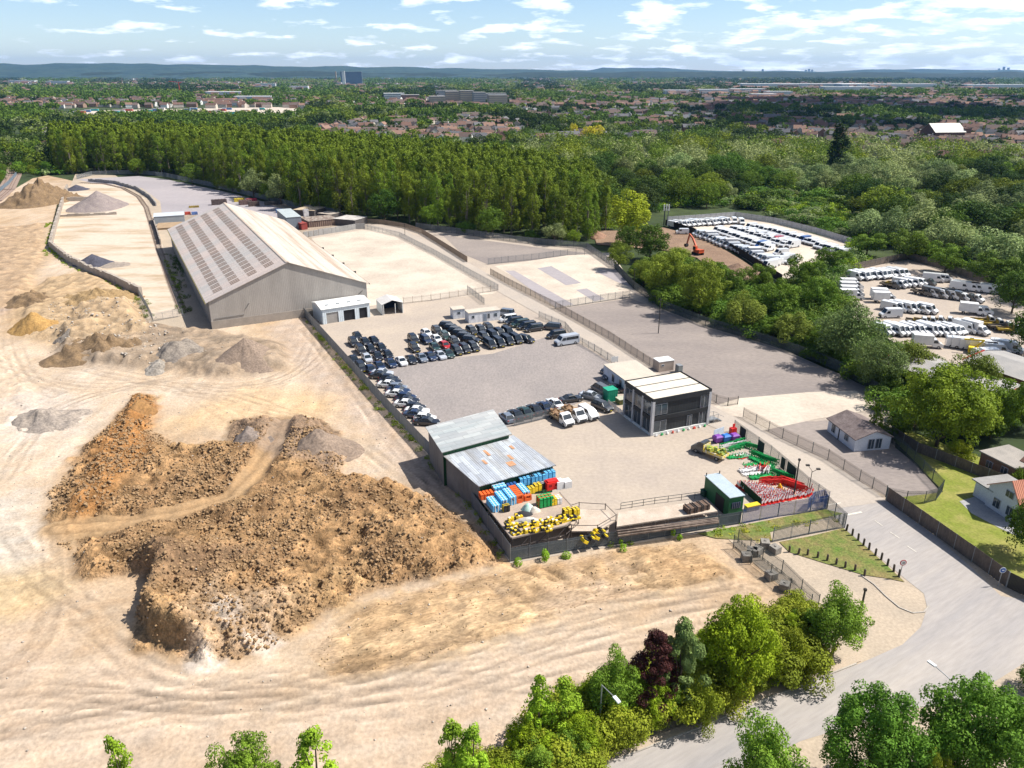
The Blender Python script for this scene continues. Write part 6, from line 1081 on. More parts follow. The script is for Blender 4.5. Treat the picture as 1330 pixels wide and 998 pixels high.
x, y = G(751, 476) if False else G(798, 475); t = thing('sign_board', (x, y), R(15), 'white framed sign board at the end of the roadside fence', 'sign'); g = MB(); g.box(0, 0, 1.5, 1.6, .06, 1.2); g.build('board', m_white, t); g = MB(); g.box(-.7, 0, .5, .08, .08, 1.0); g.box(.7, 0, .5, .08, .08, 1.0); g.build('post', m_galv, t)
g = MB(); P = [G(793, 529), G(808, 541)]; fence('plank_barrier', 'pale planks and barriers beside the black office entrance', [(790, 526), (803, 536), (810, 541)], 1.0, .4, .36, wh_, wh_, rail=False)
f5 = lambda x, y: (880 + x / 6.65, 540 + y / 6.65)
pur = M('purple plastic', (.22, .06, .36), rough=.5, fine=.1); cob = M('cobalt plastic', (.03, .17, .55), rough=.5, fine=.1)
for (zx, zy, m_, nm) in ((342, 232, pur, 'purple wheeled skip left of the blue one'), (412, 225, cob, 'cobalt blue skip between two purple skips'), (485, 218, pur, 'purple skip right of the blue one')):
    x, y = G(*f5(zx, zy)); t = thing('skip', (x, y, .06), R(23), nm, 'skip', 'skips at the top of the equipment yard'); g = MB(); g.add([(-.6, -.5, .2), (.6, -.5, .2), (.6, .5, .2), (-.6, .5, .2), (-.75, -.65, 1.1), (.75, -.65, 1.1), (.75, .65, 1.1), (-.75, .65, 1.1), (-.5, -.4, 1.35), (.5, -.4, 1.35), (.5, .4, 1.35), (-.5, .4, 1.35)], [(3, 2, 1, 0), (0, 1, 5, 4), (1, 2, 6, 5), (2, 3, 7, 6), (3, 0, 4, 7), (4, 5, 9, 8), (5, 6, 10, 9), (6, 7, 11, 10), (7, 4, 8, 11), (8, 9, 10, 11)]); g.build('shell', m_, t)
    g = MB(); [g.tube((a_, b_, 0), (a_, b_, .22), .12) for a_ in (-.5, .5) for b_ in (-.4, .4)]; g.build('wheel', bk, t)
x, y = G(*f5(475, 160)); t = thing('fire_cabinet', (x, y, .06), R(23), 'red cabinet with a red post sign behind the purple skip', 'cabinet'); g = MB(); g.box(0, 0, .6, 1.1, .8, 1.2); g.build('shell', rd, t); g = MB(); g.box(.1, 0, 1.7, .5, .1, .5); g.box(.1, 0, 1.4, .08, .08, .5); g.build('sign', rd, t)
for i, (zx, zy) in enumerate(((330, 165), (372, 150))): x, y = G(*f5(zx, zy + 30)); t = thing('glass_rack', (x, y, .06), R(35), 'pale blue sheet standing behind the skips, %s one' % ('left', 'right')[i], 'sheet', 'pale sheets behind the skips'); g = MB(); g.box(0, 0, .9, 1.3, .06, 1.6); g.build('sheet', M('pale blue sheet', (.6, .68, .75), rough=.3), t); g = MB(); g.box(0, 0, .1, 1.4, .3, .12); g.build('foot', m_galv, t)
# ---- traffic barriers in the equipment yard
def barrier_mesh(m_):
    g = MB(); g.box(0, 0, .92, 2.0, .06, .16); g.box(0, 0, .45, 2.0, .06, .14); [g.box(x, 0, .55, .08, .06, .9) for x in (-.97, -.32, .32, .97)]; g.box(-.7, 0, .05, .12, .5, .1); g.box(.7, 0, .05, .12, .5, .1); g.box(0, 0, .7, 1.2, .05, .28); return g.mesh('barrier_panel', m_)
BM = {'green': barrier_mesh(gn), 'red': barrier_mesh(rd), 'white': barrier_mesh(wh_)}
k = 0
def bars(p_, q_, n, colr, flat, rz_, where, z0=.06, stackh=1):
    for i in range(n):
        t_ = (i + .5) / n; x, y = G(*f5(p_[0] + (q_[0] - p_[0]) * t_, p_[1] + (q_[1] - p_[1]) * t_))
        for s_ in range(stackh):
            q = link('traffic_barrier', BM[colr]); q.location = (x + rnd.uniform(-.1, .1), y + rnd.uniform(-.1, .1), z0 + (s_ * .12 + .06 if flat else 0)); q.rotation_euler = (R(90) if flat else rnd.uniform(-.15, .15), 0, rz_ + rnd.uniform(-.12, .12))
            tag(q, '%s barrier %s %s, %s from left%s' % (colr, 'lying' if flat else 'standing', where, ORD[i], ', layer %s' % ORD[s_] if stackh > 1 else ''), 'barrier', 'plastic barriers in the equipment yard')
bars((390, 290), (560, 240), 6, 'green', False, R(25), 'in the back rank under the skips', stackh=1); bars((400, 300), (560, 262), 5, 'white', False, R(25), 'in the second rank under the skips')
bars((440, 318), (600, 272), 6, 'green', False, R(25), 'in the third rank under the skips'); bars((440, 350), (560, 345), 5, 'green', True, R(25), 'on the ground in front of the ranks', stackh=2); bars((490, 335), (580, 345), 3, 'white', True, R(28), 'on the ground beside the green pile', stackh=2); bars((520, 350), (560, 352), 2, 'red', True, R(30), 'on the ground near the ranks')
bars((600, 280), (680, 300), 5, 'green', False, R(-35), 'against the equipment fence, upper group'); bars((655, 350), (830, 420), 10, 'green', False, R(-30), 'against the equipment fence, middle group'); bars((670, 365), (800, 430), 7, 'green', True, R(-30), 'piled by the equipment fence', stackh=3)
bars((590, 415), (650, 410), 2, 'green', True, R(22), 'alone in the open', stackh=1); bars((545, 470), (680, 455), 4, 'white', True, R(20), 'in the open heap', stackh=3); bars((580, 495), (700, 490), 4, 'white', True, R(20), 'in the lower open heap', stackh=2); bars((610, 440), (700, 440), 3, 'red', True, R(20), 'in the open heap')
bars((640, 530), (740, 520), 3, 'green', True, R(20), 'at the bottom of the open heap', stackh=3); bars((700, 470), (790, 470), 4, 'red', False, R(70), 'upright in the open heap'); bars((740, 500), (800, 500), 3, 'white', False, R(60), 'upright beside the heap')
bars((820, 505), (960, 550), 8, 'green', False, R(-55), 'against the fence above the red barriers'); bars((830, 520), (900, 550), 4, 'green', True, R(-50), 'piled above the red barriers', stackh=2)
bars((670, 590), (760, 580), 3, 'white', True, R(20), 'beside the cones'); bars((740, 600), (900, 600), 6, 'red', False, R(10), 'in the long red rank behind the cones'); bars((745, 580), (880, 575), 4, 'red', False, R(10), 'in the rear red rank')
bars((930, 600), (1070, 650), 12, 'red', False, R(-40), 'in the tight red stack by the fence corner'); bars((930, 580), (1040, 620), 8, 'red', False, R(-40), 'in the upper red stack by the fence corner')
# ---- cones
def cone_mesh():
    g = MB(); g.box(0, 0, .03, .46, .46, .06, 0, 0); rs = [(.06, .17), (.30, .125), (.46, .095), (.62, .06), (.76, .03)]
    for i, ((z0, r0_), (z1, r1_)) in enumerate(zip(rs[:-1], rs[1:])): g.tube((0, 0, z0), (0, 0, z1), r0_, r1_, 8, 1 if i in (1, 2) else 0)
    return g.mesh('traffic_cone', [M('cone red', (.62, .03, .02), rough=.6, fine=.05), M('cone white', (.75, .74, .74), rough=.5, fine=.05)])
CN = cone_mesh(); poly = GP([f5(*p_) for p_ in [(500, 610), (600, 600), (740, 625), (820, 665), (900, 660), (980, 680), (1070, 690), (1120, 680), (1160, 640), (1140, 700), (1000, 725), (720, 780), (620, 680)]]); a_ = np.array(poly); k = 0; tries = 0; placed = []
while k < 270 and tries < 60000:
    tries += 1; x, y = rnd.uniform(a_[:, 0].min(), a_[:, 0].max()), rnd.uniform(a_[:, 1].min(), a_[:, 1].max())
    if not inside((x, y), poly) or any((x - u) ** 2 + (y - v) ** 2 < .30 ** 2 for u, v in placed): continue
    placed.append((x, y)); q = link('traffic_cone', CN); s_ = rnd.uniform(1.0, 1.35); q.location = (x, y, .06); q.scale = (s_, s_, s_); q.rotation_euler = (rnd.uniform(-.05, .05), rnd.uniform(-.05, .05), rnd.uniform(0, 3)); tag(q, 'red and white cone in the packed crowd of cones behind the blue fence', 'traffic cone', 'red and white cones behind the blue fence'); k += 1
print('cones', k)
P = [f5(540, 625), f5(715, 785)]; fence('net_screen', 'dark green netting screen at the left side of the cones', [P[0], P[1]], 1.3, .12, .118, M('green net', (.01, .045, .02)), m_dark)
x, y = G(*f5(795, 655)); t = thing('blue_sheet', (x, y, .06), R(15), 'flat blue panel lying among the cones', 'panel'); g = MB(); g.box(0, 0, .25, 1.5, 1.0, .08); g.build('panel', M('mid blue', (.12, .32, .55)), t); g = MB(); g.box(0, 0, .1, 1.2, .7, .2); g.build('pallet', m_ply, t)
for i, (zx, zy) in enumerate(((830, 690), (905, 665), (890, 635), (1005, 700), (880, 620))): x, y = G(*f5(zx, zy)); q = mound_obj('work_light', 'yellow orange lamp unit among the cones, %s from the left' % ORD[i], *f5(zx, zy), .06, .35, .3, .7, M('amber unit', (.75, .38, .02)), 'work light')
boxy('tool_chest', 'small yellow and grey chest beside the green cabin corner', *f5(640, 815), 2.2, .8, .8, R(20), M('grey tan chest', (.4, .32, .25)), M('yellow lid', (.75, .5, .03)), 'chest')
boxy('generator_box', 'dark green box with a yellow top by the platform rail', 921, 643, 2.6, 1.0, .9, R(22), M('dark green box', (.02, .07, .04)), M('dark green box', (.02, .07, .04)), 'box')
fence('equipment_fence', 'blue boarded corner gate at the end of the front fence', [(1048, 664), (1056, 655), (1069, 652), (1074, 662)], 2.1, .2, .11, m_pblue, m_pal)
# ================================================================ TREES
def leafmat(n, c1, c2, rand=.32, tl=.24): return M('leaf ' + n, c1, c2, scale=.35, fine=.35, fscale=1.4, rough=.75, translu=tl, objrand=rand, spec=.2, lo=.3, hi=.7)
lf_pop = leafmat('poplar', (0.217, 0.292, 0.019), (0.080, 0.124, 0.010)); lf_mid = leafmat('broadleaf', (0.145, 0.242, 0.022), (0.049, 0.096, 0.009)); lf_wil = leafmat('willow', (0.318, 0.376, 0.145), (0.126, 0.174, 0.053)); lf_dk = leafmat('dark', (0.066, 0.114, 0.015), (0.028, 0.051, 0.008)); lf_yel = leafmat('bright', (0.451, 0.508, 0.027), (0.168, 0.220, 0.013), .1); lf_br = leafmat('hedge bright', (0.255, 0.342, 0.020), (0.067, 0.116, 0.008), .12); lf_pur = leafmat('purple', (0.103, 0.034, 0.030), (0.041, 0.015, 0.014), .1); lf_gold = leafmat('golden', (0.668, 0.576, 0.029), (0.386, 0.352, 0.027), .1); lf_ols = leafmat('grey green', (0.265, 0.340, 0.108), (0.083, 0.135, 0.032), .15)
m_bark = M('bark', (.12, .09, .065), (.07, .055, .04), scale=2, rough=1, stretch=(1, 1, .2)); m_barkp = M('pale bark', (.22, .19, .15), (.13, .11, .09), scale=2, rough=1)
def leaves(cent, rad, n, leaf, rs, aspect=.62, up=.25):
    """n leaf blades spread over the shells of ellipsoid clumps cent(k,3), rad(k,3)"""
    k = len(cent); w_ = rad[:, 0] * rad[:, 2]; w_ = w_ / w_.sum(); ci = rs.choice(k, n, p=w_)
    d = rs.normal(size=(n, 3)); d[:, 2] += up; d /= np.linalg.norm(d, axis=1)[:, None]; rr = rs.uniform(.55, 1.08, n) ** .6
    p = cent[ci] + d * rad[ci] * rr[:, None]
    nn = d + rs.normal(size=(n, 3)) * .42; nn[:, 2] += .2; nn /= np.linalg.norm(nn, axis=1)[:, None]
    a = np.cross(nn, rs.normal(size=(n, 3))); a /= np.linalg.norm(a, axis=1)[:, None] + 1e-9; b = np.cross(nn, a)
    s = (leaf * rs.uniform(.55, 1.35, n))[:, None]; V = np.stack([p - a * s * .5, p + b * s * aspect * .5 + nn * s * .08, p + a * s * .5, p - b * s * aspect * .5 + nn * s * .08], 1).reshape(-1, 3)
    return V, np.arange(4 * n).reshape(n, 4)
def crown(kind, H, Rr, n, leaf, seed):
    rs = np.random.RandomState(seed)
    if kind == 'poplar':
        k = 46; t = rs.uniform(.08, 1, k); prof = np.interp(t, [0, .15, .4, .75, 1], [.45, .85, 1, .72, .12]); a = rs.uniform(0, 6.28, k); r = Rr * prof * rs.uniform(.25, .85, k)
        c = np.stack([np.cos(a) * r, np.sin(a) * r, t * H * .95 + H * .02], 1); rad = np.stack([rs.uniform(.22, .36, k) * Rr, rs.uniform(.22, .36, k) * Rr, rs.uniform(.055, .095, k) * H], 1)
        tp = rs.randint(3, 6); ct = np.stack([rs.uniform(-.45, .45, tp) * Rr, rs.uniform(-.45, .45, tp) * Rr, rs.uniform(.92, 1.02, tp) * H], 1); rt = np.stack([np.full(tp, .14 * Rr), np.full(tp, .14 * Rr), np.full(tp, .06 * H)], 1); c = np.concatenate([c, ct]); rad = np.concatenate([rad, rt])
    elif kind == 'round':
        k = 58; c = rs.normal(size=(k, 3)); c /= np.linalg.norm(c, axis=1)[:, None]; c[:, 2] = c[:, 2] * .9 + .12; rr = rs.uniform(.35, .92, k)[:, None]; c = c * rr * np.array([Rr, Rr, H * .44]); c[:, 2] += H * .54; c[:, 2] = np.maximum(c[:, 2], H * .1); q = rs.uniform(.13, .30, k); rad = np.stack([q * Rr, q * Rr, q * .8 * H * .5], 1)
    elif kind == 'willow':
        k = 34; a = rs.uniform(0, 6.28, k); r = np.sqrt(rs.uniform(0, 1, k)) * Rr * .78; z = H * (.80 - .45 * (r / Rr) ** 2) * rs.uniform(.55, 1.08, k); c = np.stack([np.cos(a) * r, np.sin(a) * r, z], 1); q = rs.uniform(.18, .34, k); rad = np.stack([q * Rr, q * Rr, q * H * .55], 1)
    elif kind == 'bush':
        k = 22; a = rs.uniform(0, 6.28, k); r = np.sqrt(rs.uniform(0, 1, k)) * Rr * .8; z = H * rs.uniform(.2, .8, k) * (1 - .3 * (r / Rr) ** 2); c = np.stack([np.cos(a) * r, np.sin(a) * r, z], 1); q = rs.uniform(.2, .36, k); rad = np.stack([q * Rr, q * Rr, q * H * .7], 1)
    elif kind == 'sprig':                        # leggy sapling, tufts with gaps
        k = 60; a = rs.uniform(0, 6.28, k); t = rs.uniform(.12, 1, k) ** .85; r = Rr * np.interp(t, [0, .3, .6, 1], [.6, 1, .75, .12]) * rs.uniform(.3, 1.0, k); c = np.stack([np.cos(a) * r, np.sin(a) * r, t * H], 1); q = rs.uniform(.10, .22, k); rad = np.stack([q * Rr, q * Rr, q * H * .28], 1)
    elif kind == 'dome':
        k = 120; c = rs.normal(size=(k, 3)); c[:, 2] = np.abs(c[:, 2]) * np.where(rs.rand(k) < .8, 1, -.6); c /= np.linalg.norm(c, axis=1)[:, None]; rr = rs.uniform(.62, .93, k) + .07 * np.sin(c[:, 0] * 5 + seed) ; c = c * rr[:, None] * np.array([Rr, Rr, H * .50]); c[:, 2] += H * .48; q = rs.uniform(.12, .21, k); rad = np.stack([q * Rr, q * Rr, q * .75 * H * .55], 1); ki = 24; ci = rs.uniform(-.45, .45, (ki, 3)) * np.array([Rr, Rr, H * .5]); ci[:, 2] += H * .5; c = np.concatenate([c, ci]); rad = np.concatenate([rad, np.tile(np.array([[.24 * Rr, .24 * Rr, .12 * H]]), (ki, 1))])
    V, Q = leaves(c, rad, n, leaf, rs); V[:, 2] = np.maximum(V[:, 2], .15); return V, Q, c, rad
def tree_proto(name, kind, H, Rr, n, leaf, mat, seed, bark=None, limbs=10):
    V, Q, c, rad = crown(kind, H, Rr, n, leaf, seed); t = thing(name, (0, 0, -500)); link('crown', np_mesh('crown', V, Q, mat), t); g = MB(); tr_ = H * .016 + .08; top = H * (.8 if kind == 'poplar' else .55)
    g.tube((0, 0, -.3), (0, 0, top), tr_, tr_ * .35, 8); r_ = random.Random(seed)
    for i in r_.sample(range(len(c)), min(limbs, len(c))): z0 = min(top * .95, max(.6, c[i][2] * .45)); g.tube((0, 0, z0), tuple(c[i]), tr_ * .45, tr_ * .1, 5)
    g.build('trunk', bark or m_bark, t); t['_used'] = 0; t['H'] = H; return t
def plant(pool, x, y, h, label, group, cat='tree', wx=1.0, name=None):
    p_ = rnd.choice(pool)
    if p_.get('_used') == 0: t = p_; t['_used'] = 1
    else: t = copy_tree(p_)
    s_ = h / p_['H']; t.location = (x, y, 0); t.rotation_euler = (0, 0, rnd.uniform(0, 6.28)); t.scale = (s_ * wx, s_ * wx, s_); tag(t, label, cat, group); return t
POOL = {}
def pool(key, name, kind, H, Rr, n, leaf, mat, cnt, seed, bark=None): POOL[key] = [tree_proto(name, kind, H, Rr, n, leaf, mat, seed + i, bark) for i in range(cnt)]
pool('poplar', 'poplar', 'poplar', 25, 4.8, 6200, .5, lf_pop, 6, 100, m_barkp); pool('willow', 'willow', 'willow', 12, 6.5, 5000, .5, lf_wil, 3, 200); pool('broad', 'broadleaf_tree', 'dome', 13, 6.6, 6500, .46, lf_mid, 3, 300); pool('dark', 'dark_tree', 'dome', 13, 6.4, 6000, .48, lf_dk, 2, 400); pool('ash', 'pale_tree', 'dome', 13, 6.2, 6000, .48, lf_pop, 2, 450)
pool('scrub', 'scrub_bush', 'bush', 4, 3.6, 2200, .4, lf_mid, 2, 500); pool('scrubw', 'scrub_bush', 'bush', 4, 3.6, 2200, .4, lf_wil, 1, 520); pool('gold', 'golden_tree', 'round', 12, 5.5, 3500, .55, lf_gold, 1, 540)
# leave one poplar pattern of each for the front rank
WOOD = GP([(78, 226), (120, 226), (215, 228), (300, 250), (400, 276), (480, 286), (560, 295), (670, 310), (762, 318), (788, 300), (770, 268), (735, 250), (660, 240), (540, 226), (400, 212), (250, 200), (130, 196), (70, 202)])
def fill(poly, spacing, seed, jit=.35):
    r_ = random.Random(seed); a = np.array(poly); pts = []; y = a[:, 1].min(); row = 0
    while y < a[:, 1].max():
        x = a[:, 0].min() + (row % 2) * spacing / 2
        while x < a[:, 0].max():
            p_ = (x + r_.uniform(-jit, jit) * spacing, y + r_.uniform(-jit, jit) * spacing)
            if inside(p_, poly) and abs(p_[0]) < p_[1] * .74 + 25: pts.append(p_)
            x += spacing
        y += spacing * .87; row += 1
    return pts
pts = fill(WOOD, 7.4, 1, .48); front = sdf(np.array([p[0] for p in pts]), np.array([p[1] for p in pts]), WOOD); pts = [p for _, p in sorted(zip(front, pts))] if False else pts
GPf = GP([(78, 226), (215, 228), (300, 250), (400, 276), (480, 286), (560, 295), (670, 310), (788, 312)])
def dline(p_): return min(math.hypot(p_[0] - (a[0] + (b[0] - a[0]) * t_), p_[1] - (a[1] + (b[1] - a[1]) * t_)) for a, b in zip(GPf[:-1], GPf[1:]) for t_ in (0, .25, .5, .75, 1))
pts.sort(key=dline); print('poplars', len(pts))
def wood_h(x, y): return np.interp(x, [-280, -140, 0, 40], [22.8, 22.3, 21.2, 19])
for i, (x, y) in enumerate(pts[:290]):
    fr_ = 'front' if dline((x, y)) < 10 else 'inner'; sd_ = 'left third' if x < -130 else ('middle' if x < -40 else 'right third')
    plant(POOL['poplar'], x, y, wood_h(x, y) * rnd.uniform(.8, 1.15), 'tall narrow green poplar in the %s rank of the %s of the plantation' % (fr_, sd_), 'poplars of the plantation, %s %s' % (fr_, sd_), wx=rnd.uniform(.9, 1.15))
def core(h, r, kind, rs, na, nr):
    a = np.linspace(0, 2 * np.pi, na, endpoint=False); t = np.linspace(.02, .98, nr) * np.pi; A, T = np.meshgrid(a, t); k = .80 + .30 * rs.uniform(-1, 1, A.shape) * np.sin(T)
    r = r * .92; cz = .52 if kind != 'bush' else .42; V = np.stack([np.cos(A) * np.sin(T) * r * k * .95, np.sin(A) * np.sin(T) * r * k * .95, h * cz + np.cos(T) * h * .46 * (.9 + .15 * rs.uniform(-1, 1, A.shape))], -1).reshape(-1, 3)
    i, j = np.meshgrid(np.arange(nr - 1), np.arange(na), indexing='ij'); Q = np.stack([i * na + j, (i + 1) * na + j, (i + 1) * na + (j + 1) % na, i * na + (j + 1) % na], -1).reshape(-1, 4)
    return V[Q].reshape(-1, 3)
def bulk(name, label, pts, kinds, mats, cat='woodland', seed=0, nscale=1.0, lod=None):
    """many distant crowns as one object"""
    by = {}
    rs = np.random.RandomState(seed)
    for (x, y, h, r, mi) in pts:
        d = math.hypot(x, y); n = int((lod or 130) * nscale) if lod else int(np.clip(520 * (420 / d) ** 1.35, 18, 900) * nscale); leaf = np.clip(d * .0021, .5, 7) * (1 if d < 900 else 1.15); kind = kinds[mi % len(kinds)]
        V, Q, _, _ = crown(kind, h, r, n, leaf, int(rs.randint(1e6))); by.setdefault(mi, []).append((V + (x, y, 0), len(V)))
    V = np.concatenate([v for mi in by for v, _ in by[mi]]); me = np_mesh(name, V, np.arange(len(V)).reshape(-1, 4), mats); mi_arr = np.concatenate([np.full(n // 4, mi % len(mats)) for mi in by for _, n in by[mi]]).astype(np.int32); me.polygons.foreach_set('material_index', mi_arr)
    o = link(name, me); print(name, len(pts), 'crowns', len(V) // 4, 'blades'); return tag(o, label, cat, kind='stuff')
bulk('poplar_wood', 'mass of tall poplar tops behind the front ranks of the plantation', [(x, y, wood_h(x, y) * rnd.uniform(.9, 1.1), 4.4, 0) for x, y in pts[290:]], ['poplar'], [lf_pop], seed=3, lod=1500)
# shrubs and odd trees along the poplar foot
for i, (px, py, h, k, lab) in enumerate(((365, 266, 15, 'willow', 'silvery tree at the foot of the poplars behind the warehouse'), (350, 262, 10, 'ash', 'bright green tree at the foot of the poplars behind the warehouse'), (430, 276, 11, 'ash', 'leafy green tree before the poplars by the scrap lean-to'), (302, 250, 8, 'ash', 'bright bush below the poplars beside the lilac yard'), (390, 270, 13, 'ash', 'light green tree between the silvery tree and the scrap yard'), (605, 303, 5, 'scrub', 'low green shrub under the poplars by the strip yard'), (690, 312, 4, 'scrub', 'small shrub below the poplars beside the strip yard'), (745, 318, 6, 'ash', 'bright shrub at the right end of the poplar fence'), (250, 240, 12, 'broad', 'rounded tree before the poplars above the lilac yard'), (500, 288, 14, 'broad', 'rounded dark tree before the poplars above the curving fence'), (560, 296, 10, 'ash', 'light rounded tree before the poplars by the curving fence'), (640, 308, 12, 'broad', 'rounded tree before the poplars behind the strip yard'), (330, 258, 15, 'willow', 'silvery tree left of the other one behind the warehouse'), (180, 228, 11, 'ash', 'light tree before the poplars at the far end of the lilac yard'), (720, 318, 9, 'willow', 'grey green tree before the right end of the poplars'))):
    x, y = G(px, py); plant(POOL[k], x, y, h, lab, None, 'tree' if h > 6 else 'bush')
# woodland to the right
EXC = [GP([(862, 295), (955, 281), (1010, 288), (1108, 317), (1100, 336), (1062, 347), (1012, 370), (985, 382), (940, 372), (900, 338), (850, 328), (778, 322), (768, 303), (800, 298)]), GP([(1080, 410), (1086, 370), (1120, 342), (1180, 333), (1300, 368), (1345, 395), (1500, 440), (1400, 520), (1230, 480), (1150, 440)]), GP(YB), WOOD]
def free(p_, m_=0): return not any(inside(p_, e) for e in EXC)
R2 = GP([(790, 300), (745, 255), (700, 232), (655, 214), (700, 200), (900, 192), (1100, 196), (1400, 206), (1500, 300), (1420, 430), (1300, 378), (1180, 333), (1100, 312), (960, 268), (870, 272)])
BR = GP([(985, 250), (1100, 262), (1120, 300), (1108, 312), (1010, 284), (960, 276), (870, 290), (870, 276), (950, 266)])
pts = [p_ for p_ in fill(R2, 13.8, 5, .45) if free(p_)]; pts.sort(key=lambda p_: p_[1]); print('woodland', len(pts))
wl = []; ind = 0
for (x, y) in pts:
    if inside((x, y), BR):
        if ind < 290: plant(POOL['scrub' if rnd.random() < .6 else 'scrubw'], x, y, rnd.uniform(3, 6.5), 'low shrubby bush on the scrubland behind the upper van compound', 'bushes on the scrubland', 'bush', wx=1.5); 
        continue
    nz_ = vn(np.array([x / 45.]), np.array([y / 60.]), 3)[0]; k = 'willow' if nz_ > .52 else ('broad' if nz_ > .36 else ('dark' if nz_ > .2 else 'ash'))
    if rnd.random() < .2: k = rnd.choice(['broad', 'willow', 'ash'])
    h = rnd.choice([rnd.uniform(8, 11), rnd.uniform(12, 17)])
    if ind < 290: plant(POOL[k], x, y, h, {'willow': 'rounded grey green willow', 'broad': 'dense mid green broadleaf tree', 'dark': 'very dark green rounded tree', 'ash': 'light yellow green rounded tree'}[k] + (' in the near woodland behind the van compounds' if x > 60 else ' in the near woodland right of the poplars'), 'woodland %s trees %s' % (k, 'east' if x > 60 else 'west'), wx=rnd.uniform(.95, 1.35)); ind += 1
    else: wl.append((x, y, h, h * rnd.uniform(.45, .62), {'willow': 0, 'broad': 1, 'dark': 2, 'ash': 3}[k]))
bulk('woodland', 'mixed rounded treetops of the farther woodland', wl, ['willow', 'dome', 'dome', 'dome'], [lf_wil, lf_mid, lf_dk, lf_pop], seed=4)
# strip between yard and compounds + explicit neighbours: (px centre, base y, top y, width px, pool, label)
EXP = [(818, 322, 244, 66, 'yel', 'tree', 'tall bright yellow green tree behind the corner of the patched yard'), (845, 340, 288, 56, 'dark2', 'tree', 'dark green spreading tree below the yellow green one'), (803, 352, 310, 38, 'ashn', 'tree', 'light green tree at the patched yard corner fence'), (836, 372, 335, 40, 'ashn', 'tree', 'small light green tree by the east yard fence bend'), (815, 330, 290, 34, 'dark2', 'tree', 'dark tree squeezed left of the spreading one'),
       (865, 392, 322, 66, 'ashn', 'tree', 'broad feathery light green tree, left of two over the east yard fence'), (910, 414, 336, 74, 'ashn', 'tree', 'broad feathery light green tree, right of two over the east yard fence'), (945, 392, 345, 50, 'broadn', 'tree', 'mid green tree beside the excavator diggings'), (965, 432, 376, 62, 'wiln', 'tree', 'grey green tree with bare stems over the fence'), (1010, 420, 362, 62, 'broadn', 'tree', 'green tree below the black compound fence'), (985, 384, 340, 44, 'broadn', 'tree', 'dark leaved tree by the brown earth heap'),
       (880, 352, 318, 50, 'ashn', 'tree', 'light green tree just below the excavator'), (925, 376, 336, 48, 'broadn', 'tree', 'green tree screening the excavator diggings'),
       (1045, 384, 330, 56, 'broadn', 'tree', 'bushy green tree between the two van compounds'), (1080, 352, 318, 46, 'broadn', 'tree', 'tree at the top between the two van compounds'), (1128, 332, 300, 46, 'broadn', 'tree', 'leafy tree behind the lower compound entrance'), (1062, 412, 358, 50, 'broadn', 'tree', 'green tree left of the box trucks'), (1030, 452, 402, 58, 'wiln', 'tree', 'olive tree along the lower east yard fence'), (1100, 478, 392, 92, 'ols', 'tree', 'large grey green tree overhanging the box trucks'), (1070, 462, 424, 52, 'broadn', 'tree', 'green tree between the olive tree and the large grey green one'),
       (1140, 508, 436, 72, 'ols', 'tree', 'grey green tree above the bend of the palisade'), (1178, 500, 438, 66, 'wiln', 'tree', 'willow green tree in front of the van front row'), (1224, 588, 474, 132, 'bigr', 'tree', 'huge rounded green tree beyond the white bungalow'), (1262, 522, 450, 66, 'wiln', 'tree', 'feathery tree touching the red edged workshop'), (1300, 570, 486, 66, 'broadn', 'tree', 'tall tree between the round tree and the brick house'), (1338, 560, 470, 60, 'wiln', 'tree', 'tree cut by the right edge above the brick house'),
       (1132, 570, 522, 24, 'sprign', 'tree', 'slim young tree behind the bungalow roof'), (1160, 566, 545, 50, 'dkbush', 'bush', 'dark bush between the bungalow and the round tree'), (1190, 560, 535, 40, 'dkbush', 'bush', 'dark bush under the round tree by the garden fence'), (1250, 598, 570, 36, 'brbush', 'bush', 'sunlit bright bush behind the garden fence'), (1337, 730, 650, 70, 'dark2', 'tree', 'dark tree at the right edge of the lawn'), (1325, 640, 606, 30, 'dkbush', 'bush', 'shrub beside the red roofed house'),
       (1350, 470, 395, 80, 'dark2', 'tree', 'dark tree at the right end of the van compound'), (1318, 410, 350, 60, 'dark2', 'tree', 'dark rounded tree behind the right of the van compound'), (1290, 378, 326, 64, 'broadn', 'tree', 'mid green tree behind the van compound fence'), (1230, 358, 312, 56, 'broadn', 'tree', 'broad tree behind the centre of the lower compound'), (1180, 340, 296, 56, 'broadn', 'tree', 'round tree behind the white van row'), (1085, 232, 160, 34, 'lomb', 'tree', 'very tall dark columnar poplar rising above the far woodland'), (770, 190, 158, 34, 'gold', 'tree', 'golden yellow tree, larger of two, amid the far trees'), (745, 182, 156, 12, 'gold', 'tree', 'small golden yellow tree beside the larger one')]
pool('yel', 'yellow_green_tree', 'round', 16, 5.0, 9000, .40, lf_yel, 1, 600); pool('dark2', 'dark_tree', 'dome', 9, 5, 9000, .34, leafmat('deep green', (0.118, 0.205, 0.017), (0.036, 0.070, 0.009), .1), 2, 610); pool('ashn', 'feathery_tree', 'round', 11, 6, 11000, .34, leafmat('feathery', (0.273, 0.345, 0.032), (0.094, 0.135, 0.011), .12), 2, 620); pool('broadn', 'broadleaf_tree', 'round', 9, 5, 9000, .34, leafmat('near green', (0.172, 0.267, 0.022), (0.054, 0.103, 0.009), .15), 3, 630)
